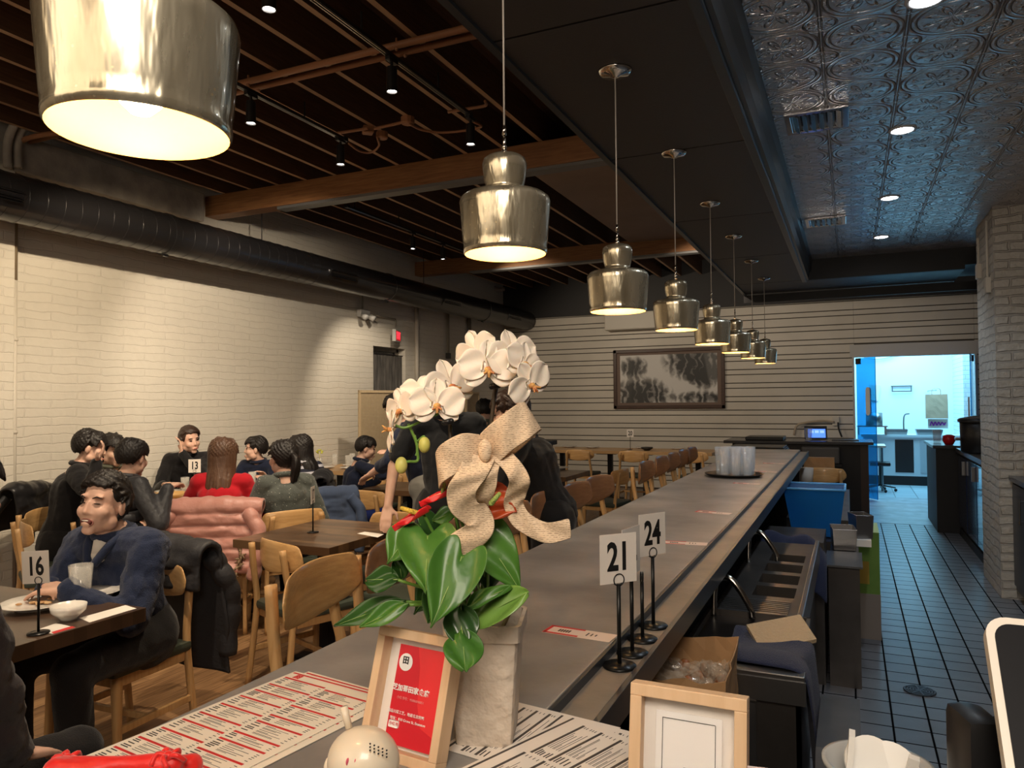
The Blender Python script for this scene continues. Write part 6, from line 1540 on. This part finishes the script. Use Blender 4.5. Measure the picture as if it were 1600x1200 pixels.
L_((735,975),(822,922),D-.05,D-.07,.060,'oval',lfl,mix=.5,cup=.25)
L_((730,950),(798,914),D-.06,D-.06,.035,'lance',lf,mix=.4,cup=.3)
L_((622,906),(570,905),D+.0,D+.02,.042,'oval',lfd,mix=.7)
L_((635,940),(518,975),D+.02,D+.03,.042,'lance',lfd,mix=.5,cup=.3)
L_((640,945),(560,978),D-.01,D-.02,.036,'lance',lf,mix=.5,cup=.25)
L_((690,900),(645,960),D+.03,D+.02,.06,'heart',lfd,mix=.6)
L_((700,850),(735,905),D+.03,D+.0,.06,'heart',lfd,mix=.6)
L_((655,820),(700,870),D+.05,D+.05,.06,'heart',lfd,mix=.5)
L_((690,905),(668,975),D-.02,D-.03,.04,'lance',lfd,mix=.6)
L_((770,850),(760,930),D+.02,D+.02,.07,'heart',lfd,mix=.6)
L_((715,800),(675,812),D+.03,D+.03,.035,'oval',lf,mix=.4)
L_((622,868),(628,905),D+.02,D+.02,.03,'oval',lfd,mix=.5)
redf=mat('red_spathe',(.62,.015,.02),.22,coat=.5,bump=.2,bscale=30); orf=mat('faded_orange_spathe',(.42,.06,.015),.35,coat=.3,bump=.4,bscale=40,stretch=(1,1,1)); yel=mat('yellow_spadix',(.75,.50,.06),.5,bump=.5,bscale=400); gsp=mat('green_spadix',(.32,.42,.10),.5,bump=.5,bscale=400)
def spathe(label_part,pb,pt,d0,d1,w,m,tilt,mix,sp0,sp1,spm,dsp,cup=.12):
    a=P(*pb,d0)-off;c=P(*pt,d1)-off; n=((CAM-P(*pb,d0)).normalized()*mix+Vector(tilt)*(1-mix)).normalized()
    o=obj('flower_spathe',leaf_mesh(a,c,n,w,'heart',cup,.05,.25),m,an,smooth=True,mods=SOL)
    b=BM(); capsule(b,P(*sp0,dsp)-off,P(*sp1,dsp)-off,.0042,.003,10); obj('flower_spadix',b,spm,an,smooth=True)
    b=BM(); tube(b,smooth_pts([Vector((.0,.0,0)),(a*.5)+Vector((0,0,.0)),a],8),.0024,8); obj('flower_stem',b,lfl,an,smooth=True)
spathe('',(660,799),(613,824),D-.03,D-.02,.022,redf,(0,0,1),.15,(652,802),(628,794),yel,D-.035)
spathe('',(702,768),(655,786),D-.02,D-.01,.020,redf,(0,0,1),.1,(693,768),(694,757),gsp,D-.02)
spathe('',(766,780),(808,800),D-.03,D-.04,.058,orf,(0,0,-1),.95,(768,786),(780,772),gsp,D-.07)
spathe('',(698,838),(690,850),D-.0,D-.0,.02,redf,(0,0,1),.5,(698,838),(700,832),yel,D)
b=BM(); tube(b,smooth_pts([P(795,960,D)-off,P(782,985,D+.01)-off,P(770,1000,D+.02)-off],5),.003,6); obj('dry_stem',b,mat('straw',(.45,.38,.2),.6),an,smooth=True)
# ---- orchid
og=thing('orchid_plant','white moth orchid on two arching stems rising from the cream pot','orchid',off)
pet=mat('white_orchid_petal',(.90,.80,.68),.5,sss=.12,bump=.12,bscale=50,stretch=(1,1,1)); lipy=mat('orchid_lip',(.72,.42,.12),.5,col2=(.40,.07,.04),vscale=110)
budm=mat('yellow_green_bud',(.55,.55,.10),.45,col2=(.65,.60,.18),vscale=12); stemm=mat('dark_orchid_stem',(.045,.03,.018),.5)
def petal(c,dirv,n,L,w,cup=.1,curl=.0,ov='round'):
    return leaf_mesh(c,c+dirv*L,n,w,ov,cup,curl,.06,10,8)
def flower(px,py,d,size,face=None,roll=0,facing=0):
    """size = width in m; face = direction it looks"""
    c=P(px,py,d)-off; tocam=(CAM-P(px,py,d)).normalized()
    f=(tocam+Vector(face or (0,0,0))).normalized(); r=f.cross(UP).normalized()*-1; u=r.cross(f)*-1
    u=f.cross(r); 
    q=Matrix.Rotation(roll,3,f); r=q@r; u=q@u
    if u.z<0 and abs(roll)<1: u=-u
    fl=None; s=size
    parts=[]
    # sepals (3) behind, petals (2) in front
    for a,L,w,z in ((90,.50,.36,-.006),(215,.48,.34,-.006),(325,.48,.34,-.006)):
        d_=r*math.cos(math.radians(a))+u*math.sin(math.radians(a)); b=petal(c+f*z*s*10*.1,d_,f,L*s,w*s,.12,.06)
        o=obj('sepal',b,pet,og,smooth=True,mods=SOL)
    for a in (12,168):
        d_=r*math.cos(math.radians(a))+u*math.sin(math.radians(a)); b=petal(c+f*.002,d_,f,.54*s,.60*s,.10,.05)
        o=obj('petal',b,pet,og,smooth=True,mods=SOL)
    b=BM(); 
    ball(b,c+f*.004*1-u*.03*s,.075*s,(1,1,.8),n=10); capsule(b,c+f*.006-u*.03*s,c+f*.012-u*.15*s,.045*s,.02*s,8)
    for sg in (-1,1): capsule(b,c+f*.006-u*.04*s,c+f*.014-u*.09*s+r*sg*.08*s,.03*s,.018*s,8)
    obj('flower_lip',b,lipy,og,smooth=True)
DO=1.08
fl=[(683,632,DO,.078,(0,0,0),0),(704,603,DO+.02,.085,(.5,.3,.2),.3),(655,618,DO+.03,.065,(-.4,0,.2),-.2),(627,640,DO+.03,.068,(-.9,-.2,-.1),.3),(612,672,DO+.0,.06,(-1.2,.3,0),1.9),
(763,575,DO-.02,.082,(.1,0,0),0),(745,552,DO+.02,.075,(-.6,.1,0),.4),(802,560,DO+.0,.088,(.7,.3,.2),.2),(828,600,DO-.03,.072,(.9,.2,-.3),.6),(818,568,DO-.02,.07,(1.2,.4,.3),-.4)]
for a in fl: flower(*a)
def ostem(pts,r,name='flower_stem',m=stemm):
    b=BM(); tube(b,smooth_pts([P(x,y,d)-off if not isinstance(x,Vector) else x for x,y,d in pts],8),r,8); return obj(name,b,m,og,smooth=True)
ostem([(735,985,D),(728,900,D),(712,800,D),(706,720,D),(703,665,DO+.03),(700,635,DO+.03)],.0032)
ostem([(740,985,D),(748,900,D),(755,800,D),(765,690,D),(770,640,DO+.02),(776,600,DO+.02),(795,585,DO+.02)],.0032)
ostem([(700,640,DO+.03),(665,655,DO+.03),(635,668,DO+.02),(618,665,DO+.02)],.002,m=lfl)
ostem([(648,680,DO+.03),(652,695,DO+.03),(652,705,DO+.03),(650,712,DO+.03)],.0018,m=lfl)
ostem([(638,662,DO+.03),(650,690,DO+.03),(652,705,DO+.03),(652,720,DO+.03),(635,722,DO+.02),(628,733,DO+.02)],.0022,m=lfl)
ostem([(652,690,DO+.03),(662,682,DO+.02),(665,690,DO+.02)],.0018,m=lfl)
for (px,py,r) in ((663,695,.0105),(627,727,.011)):
    b=BM(); ball(b,P(px,py,DO+.02)-off,r,(.85,.85,1.15),n=16); obj('bud',b,budm,og,smooth=True)
# support stake and clips
b=BM(); tube(b,[P(742,985,D+.01)-off,P(758,700,D+.01)-off,P(778,598,DO+.03)-off],.0022,6); obj('support_stake',b,tcol,og,smooth=True)
for (px,py) in ((764,675),(774,604),(792,600),(700,660)):
    b=BM(); capsule(b,P(px-6,py,DO+.0)-off,P(px+5,py-2,DO+.0)-off,.0045,.0045,8); obj('stem_clip',b,tcol,og,smooth=True)
# ---- ribbon bow
rb=bpy.data.materials.new('burlap_ribbon'); rb.use_nodes=True; nt=rb.node_tree; bs=nt.nodes['Principled BSDF']; bs.inputs['Roughness'].default_value=.75
tc=_n(nt,'ShaderNodeTexCoord'); mp=_n(nt,'ShaderNodeMapping'); mp.inputs['Scale'].default_value=(1,1,3); nt.links.new(tc.outputs['Object'],mp.inputs[0])
nz=_n(nt,'ShaderNodeTexNoise'); nz.inputs['Scale'].default_value=260; nz.inputs['Detail'].default_value=2; nt.links.new(mp.outputs[0],nz.inputs[0])
wv=_n(nt,'ShaderNodeTexWave',bands_direction='Z'); wv.inputs['Scale'].default_value=120; wv.inputs['Distortion'].default_value=3; nt.links.new(tc.outputs['Object'],wv.inputs[0])
ml=_n(nt,'ShaderNodeMath',operation='MULTIPLY'); nt.links.new(nz.outputs['Fac'],ml.inputs[0]); nt.links.new(wv.outputs['Fac'],ml.inputs[1])
rp=_n(nt,'ShaderNodeValToRGB'); rp.color_ramp.elements[0].position=.40; rp.color_ramp.elements[0].color=(.76,.58,.40,1); rp.color_ramp.elements[1].position=.52; rp.color_ramp.elements[1].color=(.30,.19,.12,1); nt.links.new(ml.outputs[0],rp.inputs[0]); nt.links.new(rp.outputs[0],bs.inputs['Base Color'])
bow=thing('ribbon_bow','beige ribbon bow with dark script print tied to the orchid stems','bow',P(757,705,1.06))
bo=bow.location.copy()
def ribbon(pts,w,name,tw=None):
    """pts: list of (px,py,d, wx,wy) centre line with half-width direction in picture axes"""
    cs=[P(p[0],p[1],p[2])-bo for p in pts]; ws=[(RGT*p[3]-UP*p[4]+FWD*(p[5] if len(p)>5 else 0)) for p in pts]
    cs=smooth_pts(cs,6); ws=smooth_pts(ws,6); b=BM(); rows=[]
    for i,(c,wd) in enumerate(zip(cs,ws)):
        wd=wd.normalized()*w/2; rows.append([b.verts.new(c+wd*k+FWD*.003*math.sin(k*3+i*.7)) for k in (-1,-.5,0,.5,1)])
    for A,B_ in zip(rows,rows[1:]):
        for j in range(4): b.faces.new((A[j],A[j+1],B_[j+1],B_[j]))
    return obj(name,b,rb,bow,smooth=True,mods=[('SOLIDIFY',{'thickness':.0008}),('SUBSURF',{'levels':1,'render_levels':1})])
E_=1.05
ribbon([(757,706,E_,.2,1),(725,706,E_-.02,.15,1),(693,722,E_-.02,.1,1),(683,735,E_+.0,.1,1),(690,735,E_+.03,.1,1),(725,722,E_+.03,.15,1),(757,708,E_+.01,.2,1)],.052,'bow_loop')
ribbon([(760,704,E_,.5,1),(785,682,E_-.02,.55,1),(815,660,E_-.02,.6,1),(832,648,E_+.0,.6,1),(826,655,E_+.03,.6,1),(795,684,E_+.03,.5,1),(760,706,E_+.01,.4,1)],.050,'bow_loop')
ribbon([(752,712,E_-.01,1,.2),(738,740,E_-.025,1,.25),(722,765,E_-.02,1,.1),(724,790,E_-.01,.9,-.2),(745,806,E_,.6,-.6),(748,828,E_,.9,.3),(712,858,E_+.01,.5,.8)],.042,'ribbon_tail')
ribbon([(768,712,E_,1,-.1),(762,740,E_-.02,1,0),(758,765,E_-.01,1,0),(748,785,E_+.01,.8,.4),(735,768,E_+.03,.8,.2),(742,735,E_+.03,.9,0)],.030,'ribbon_tail')
ribbon([(778,706,E_+.0,1,-.4),(800,728,E_-.02,1,-.2),(812,752,E_-.02,1,0),(806,772,E_-.0,1,.1),(803,790,E_+.01,.9,-.3),(815,812,E_+.01,.6,-.8),(850,832,E_+.0,.1,-1),(892,826,E_+.0,-.1,-1)],.030,'ribbon_tail')
b=BM(); c=P(758,704,E_-.015)-bo; ball(b,c,.011,(1.0,.7,1.5),n=12); obj('knot',b,rb,bow,smooth=True,mods=[('DISPLACE',{'texture':ctex2,'strength':.006,'texture_coords':'LOCAL'})])
# ---- picture frames on the counter
pine=wood('pale_pine_frame',(.78,.55,.35),(.70,.47,.28),'Z',.45)
def photo_frame(label,bl,br,tl,tr,dep,name='picture_frame',rim=.014,th=.022,base=None):
    """corner points (front face) in the world; returns object with local axes x right, z up, y back"""
    bl=Vector(bl);br=Vector(br);tl=Vector(tl); x=(br-bl); W=x.length; x.normalize(); z=(tl-bl); Hh=z.length; z=(z-x*z.dot(x)).normalized(); y=z.cross(x)
    t=thing(name,label,'picture frame',bl); m=Matrix((x,y,z)).transposed().to_4x4(); m.translation=bl; t.matrix_world=m
    b=BM()
    for a,c in (((0,0,0),(W,th,rim)),((0,0,Hh-rim),(W,th,Hh)),((0,0,rim),(rim,th,Hh-rim)),((W-rim,0,rim),(W,th,Hh-rim))): box2(b,a,c,bev=.0012)
    obj('frame_border',b,pine,t)
    b=BM(); box2(b,(rim,th*.75,rim),(W-rim,th*.85,Hh-rim)); obj('backing_board',b,mat('white_inner_mat',(.80,.75,.70),.5),t)
    b=BM(); box2(b,(rim,th*.3,rim),(W-rim,th*.33,Hh-rim)); g_=obj('glass_pane',b,mat('frame_glass',(1,1,1),.02,trans=1,ior=1.02,alpha=.12),t)
    return t,W,Hh
wht=mat('white_print',(.85,.82,.8),.5)
X1=Vector((.93,.36,0)).normalized()
bl=Vector((-.672,.912,ZB)); br=bl+Vector((.993,-.112,0))*.142; tlp=bl+Vector((.007,.052,.172))
fr1,W1,H1=photo_frame('pale wooden frame with a red printed sheet, leaning before the pot',bl,br,tlp,None,.0,th=.028)
b=BM(); box2(b,(.036,.0135,.02),(W1-.018,.015,H1-.022)); rp_=obj('red_sheet',b,mat('red_poster',(.62,.012,.025),.35),fr1)
b=BM(); prism(b,[(W1*.50,H1-.022),(W1*.56,H1-.05),(W1*.60,H1-.10),(W1*.68,H1-.13),(W1-.018,H1-.14),(W1-.018,H1-.022)],.0006,'Y',.0128); obj('lighter_red_swoosh',b,mat('bright_red_swoosh',(.75,.03,.035),.35),rp_)
b=BM(); n=24; prism(b,[(.052+.0125*math.cos(2*PI*i/n),H1-.046+.0125*math.sin(2*PI*i/n)) for i in range(n)],.0006,'Y',.0122); lg=obj('round_logo',b,wht,rp_)
text('logo_mark','田',.012,ink,(.052,.0118,H1-.044),(PI/2,0,0),lg,bold=.0003)
text('title','芝加哥田家食府',.0098,wht,(.070,.0118,H1-.083),(PI/2,0,0),rp_,bold=.0002)
text('line','小红书号：95886848851',.0048,mat('pale_red_print',(.75,.25,.25),.5),(.072,.0118,H1-.096),(PI/2,0,0),rp_)
text('line','精品川菜工艺，地道北京烤鸭',.0052,wht,(.068,.0118,H1-.116),(PI/2,0,0),rp_)
text('line','地址：810 Grove St, Evanston',.0052,wht,(.073,.0118,H1-.125),(PI/2,0,0),rp_)
b=BM(); box2(b,(.040,.0122,.030+.012),(.058,.0128,.030+.022),bev=.002); tg=obj('tag_badge',b,wht,rp_); text('badge_text','小红书',.0055,mat('printed_red'),(.049,.0118,.047),(PI/2,0,0),tg)
# second frame: white card with thin outline
bl=Vector((-.252,.790,ZB)); 
f2b=P(962,1245,.93); f2c=P(1150,1282,.93)
bl=Vector((-.286,.80,ZB)); xv=Vector((1,.05,0)).normalized()
tl2=P(970,1064,.93); tr2=P(1150,1093,.872); tr2.z=tl2.z
bl2=tl2-FWD*.03; bl2.z=ZB; br2=bl2+(tr2-tl2)
fr2,W2_,H2_=photo_frame('pale wooden frame with a white card and thin black outline, right of the papers',bl2,br2,tl2,None,0,rim=.0145,th=.024)
b=BM(); box2(b,(.03,.014,.024),(W2_-.03,.0155,H2_-.03)); cd_=obj('white_card',b,wht,fr2)
b=BM(); x0,x1,z0,z1=.038,W2_-.038,.03,H2_-.038
for a,c in (((x0,.0132,z1),(x1,.0138,z1+.0006)),((x0,.0132,z0),(x0+.0006,.0138,z1)),((x1,.0132,z0),(x1+.0006,.0138,z1))): box2(b,a,c)
obj('thin_outline',b,ink,cd_)
text('logo_mark','田',.012,mat('grey_ink',(.12,.11,.1),.5),((x0+x1)/2,.0134,(z0+z1)/2-.01),(PI/2,0,0),cd_,bold=.0003)
# ---- menus
cream=mat('cream_menu_paper',(.86,.80,.68),.45)
def menu(name,label,o,ang,W,L,z,accent,rows,dark=ink,paperm=cream,cols=2,logo=True,zr=0):
    """flat sheet; o = far-left corner, ang = heading of its width; its length runs towards -perp"""
    t=thing(name,label,'menu',(o[0],o[1],z),math.radians(ang))
    b=BM(); box2(b,(0,-L,0),(W,0,.0009)); obj('sheet',b,paperm,t)
    ba=BM(); bd=BM(); bl_=BM()
    def bar_(bm,x0,x1,y,h): box2(bm,(x0,y-h,.00095),(x1,y,.0013))
    bar_(ba,.004,W-.004,-.006,.004)
    if logo: text('logo_mark','田',.016,accent,(.028,-.020,.0012),(0,0,0),t,bold=.0008)
    random.seed(len(label)); cw=(W-.016)/cols
    for c in range(cols):
        y=-.03-.006*c; x0=.008+c*cw
        while y>-L+.02:
            bar_(ba,x0,x0+cw-.006,y,.0045); y-=.0075
            for r in range(random.choice(rows)):
                if y<-L+.012: break
                bar_(bd,x0+.002,x0+.002+random.uniform(.012,.02),y,.0018); bar_(bl_,x0+.030,x0+.030+random.uniform(.02,cw-.055),y,.0009)
                if random.random()<.6: y-=.0026; bar_(bl_,x0+.030,x0+.030+random.uniform(.01,cw-.055),y,.0006)
                bar_(bd,x0+cw-.014,x0+cw-.008,y,.0009); y-=.0045
            y-=.003
    for nm,q,m in (('section_bars',ba,accent),('dish_names',bd,dark),('dish_lines',bl_,mat('grey_ink',(.12,.11,.1),.5))):
        o_=obj(nm,q,m,t); o_['kind']='stuff'
    return t
# corners in the photo: far-left (470,1048), far edge to (590,1075)
fl_=PZ(462,1052,ZB); fr_=PZ(640,1100,ZB); an_=math.degrees(math.atan2((fr_-fl_).y,(fr_-fl_).x))
menu('paper_menu','cream menu with red section bars, lying on top at the near end of the bar',(fl_.x,fl_.y),an_,.235,.40,ZB+.0032,red_m,[3,4,5])
menu('paper_menu','cream menu mostly covered by the one on top, its red top edge showing',(fl_.x+.020,fl_.y+.013),an_-1,.235,.40,ZB+.0012,red_m,[3,4])
an2=32
a0=PZ(795,1108,ZB)
whp=mat('white_menu_paper',(.84,.76,.68),.5)
g0=PZ(742,1196,ZB); g1=PZ(885,1128,ZB); ga_=math.degrees(math.atan2((g1-g0).y,(g1-g0).x)); gd=(g1-g0).normalized()
o_=g0-gd*.06
menu('paper_menu','white order sheet with dark grey bars between the two wooden frames',(o_.x,o_.y),ga_,.27,.20,ZB+.0045,mat('dark_grey_bar',(.06,.05,.045),.5),[4,5],paperm=whp,cols=2)
g0=PZ(720,1150,ZB); g1=PZ(797,1100,ZB); gd=(g1-g0).normalized(); o_=g0-gd*.05
menu('paper_menu','pinkish sheet with big dark letters, its corner pointing at the pot',(o_.x,o_.y),math.degrees(math.atan2(gd.y,gd.x)),.20,.20,ZB+.0012,mat('dark_grey_bar'),[2,3],paperm=whp,cols=1)
g0=PZ(835,1148,ZB); g1=PZ(890,1107,ZB); gd=(g1-g0).normalized(); o_=g0-gd*.12
menu('paper_menu','loose white sheet fanned out over the dark bar rail by the second frame',(o_.x,o_.y),math.degrees(math.atan2(gd.y,gd.x)),.20,.18,ZB+.0028,mat('dark_grey_bar'),[4,5],paperm=whp,cols=2,logo=False)
# ---- cream piggy-like figurine
fg=thing('toy_figurine','round cream animal figurine with a stub on its head, before the red frame','figurine',PZ(570,1215,ZB))
fc=P(568,1188,.93)-fg.location
ivory=mat('ivory_plastic',(.80,.70,.55),.3,coat=.3)
b=BM(); ball(b,fc,.042,(1.1,1,.95),n=28); cyl(b,fc+Vector((-.022,0,.036)),fc+Vector((-.030,0,.062)),.0045,.005,n=12); ball(b,fc+Vector((-.052,.0,-.02)),.012,(.6,.8,1.3)); ball(b,fc+Vector((.052,.0,-.02)),.012,(.6,.8,1.3)); obj('head',b,ivory,fg,smooth=True)
b=BM(); bz_=-fc.z if False else 0; ball(b,(fc.x,fc.y,.016),.022,(1.1,1,.75),n=20); obj('torso',b,ivory,fg,smooth=True)
b=BM(); d_=(CAM-fg.location-fc).normalized(); rr_=RGT
for sg in (-1,1): ball(b,fc+(d_*.040+rr_*sg*.0-rr_*.014+rr_*.005*sg-UP*.002),.0035,(.5,1,1.4),n=8)
obj('pink_marks',b,mat('pink_mark',(.7,.12,.18),.4),fg,smooth=True)
b=BM(); ball(b,fc+d_*.040-rr_*.018-UP*.012,.005,(1.2,1,.7),n=10); obj('nose',b,tcol,fg,smooth=True)
b=BM()
for i in range(5):
    for j in range(3): box(b,fc+d_*.038+rr_*(.008+.005*i)+UP*(.012+.004*j-.002*i),(.0015,.0015,.0015))
obj('speaker_dots',b,tcol,fg)
# ---- red knotted cloth lower left
rc_=thing('red_fabric_pouch','bright red knotted fabric pouch at the bottom edge, on the menu corner','pouch',PZ(190,1215,ZB))
base=rc_.location; redc=mat('bright_red_satin',(.75,.015,.012),.45,sheen=.3,bump=.2,bscale=60)
b=BM(); capsule(b,P(85,1205,.92)-base,P(295,1200,.97)-base,.016,.018,12); capsule(b,P(100,1196,.93)-base,P(270,1196,.95)-base,.013,.013); 
obj('pouch_body',b,redc,rc_,smooth=True,mods=[('REMESH',{'mode':'VOXEL','voxel_size':.003,'use_smooth_shade':True}),('DISPLACE',{'texture':ctex2,'strength':.008,'texture_coords':'LOCAL'})])
for (x,y) in ((105,1186),(263,1182)):
    b=BM(); c=P(x,y,.945)-base; ball(b,c,.007,n=10); 
    for k in range(5): a=k*1.25; tube(b,smooth_pts([c,c+Vector((math.cos(a)*.014,math.sin(a)*.012,.004)),c+Vector((math.cos(a+.5)*.022,math.sin(a+.5)*.02,-.006))],4),.0032,6)
    obj('knot',b,redc,rc_,smooth=True)
# ---- takeaway container, cards and tablet on the cashier counter
ct=thing('deli_container','clear round container of white lids at the bottom edge, right of the second frame','container',(PZ(1385,1300,ZB).x,PZ(1385,1300,ZB).y,ZB))
cc_=P(1372,1215,.80); ct.location=(cc_.x,cc_.y,ZB); hh=P(1372,1192,.80).z-ZB
b=BM(); lathe(b,[(0,.002),(.040,.0),(.043,.006),(.052,hh-.006),(.056,hh-.004),(.056,hh),(.051,hh),(.0415,.01),(0,.006)],n=40); obj('tub',b,mat('frosted_plastic',(.8,.8,.78),.2,trans=.6,ior=1.2),ct,smooth=True)
o=BM(); q=Vector((0,0,hh-.012)); 
for k,(dx,dy,r) in enumerate(((.012,.012,.030),(-.006,.01,.028))):
    vs=lathe(o,[(0,-.002),(r,-.002),(r,.002),(0,.002)],n=28); TR(o,vs,(dx,dy,hh-.012+.006*k),(1.0,.25*k-.2,.3),(1,1,1))
t2=obj('white_lids',o,mat('white_plastic',(.82,.8,.76),.4)); t2.location=ct.location; tag(t2,'white round lids standing in the clear container','lids','lids in the deli container')
b=BM(); box(b,(.03,.0,hh-.01),(.010,.008,.05),rot=(.2,.2,0)); box(b,(-.028,-.006,hh-.005),(.006,.02,.07),rot=(0,.1,0)); t3=obj('plastic_sticks',b,mat('white_plastic')); t3.location=ct.location; tag(t3,'two white plastic sticks in the clear container','sticks')
b=BM(); c=P(1188,1200,.86); 
vs=box(b,(c.x,c.y,ZB+.045),(.040,.003,.09),rot=(.1,0,.15)); vs=box(b,(c.x+.045,c.y-.005,ZB+.035),(.09,.003,.07),rot=(.15,0,.1)); tag(obj('business_cards',b,mat('pink_white_card',(.82,.68,.66),.5)),'pale pink cards standing right of the second frame','cards')
# POS tablet
pos=thing('pos_tablet','cream-edged tablet with black screen at the lower right corner, on its stand','tablet',(0,0,0))
pa=P(1536,962,.62); pb_=P(1577,1240,.54); W=.2
z_=(pa-pb_).normalized(); x_=(RGT*.93-FWD*.36).normalized(); x_=(x_-z_*x_.dot(z_)).normalized(); y_=z_.cross(x_)
Hh=(pa-pb_).length
m=Matrix((x_,y_,z_)).transposed().to_4x4(); m.translation=pb_; pos.matrix_world=m
def rrect(x0,x1,z0,z1,r,n=6):
    pts=[]
    for cx,cz,a0 in ((x1-r,z1-r,0),(x0+r,z1-r,90),(x0+r,z0+r,180),(x1-r,z0+r,270)):
        for i in range(n+1): a=math.radians(a0+90*i/n); pts.append((cx+r*math.cos(a),cz+r*math.sin(a)))
    return pts
b=BM(); prism(b,rrect(0,W,0,Hh,.016),.012,'Y',-.001); obj('tablet_case',b,mat('cream_case',(.72,.66,.58),.35),pos)
b=BM(); prism(b,rrect(.006,W-.006,.006,Hh-.006,.012),.0015,'Y',-.0022); sc_=obj('screen',b,mat('black_screen',(.006,.006,.008),.45,spec=.12),pos)
text('status_text','7:02',.0055,mat('blue_lit_text',(.4,.7,1),.3,emit=(.4,.75,1),estr=1.5),(.034,-.0026,Hh-.045),(PI/2,0,0),sc_,ex=.0001)
st_=BM(); vs=box(st_,(.10,.045,.05),(.10,.06,.12),bev=.012); obj('card_reader',st_,tcol,pos)
b=BM(); c=P(1522,1160,.64); d2=thing('card_terminal','black card terminal with rounded top left of the tablet','terminal',(c.x,c.y,ZB))
b.free(); b=BM(); top=P(1522,1110,.64).z-ZB; box(b,(0,0,top/2),(.030,.05,top),bev=.010,rot=(0,0,.3)); obj('terminal_body',b,tcol,d2,angle=40)
b=BM(); cyl(b,(.026,-.01,0),(.026,-.01,top*.95),.0025,n=8); ball(b,(.026,-.01,top*.95),.004,n=8); obj('steel_rod',b,steel,d2,smooth=True)
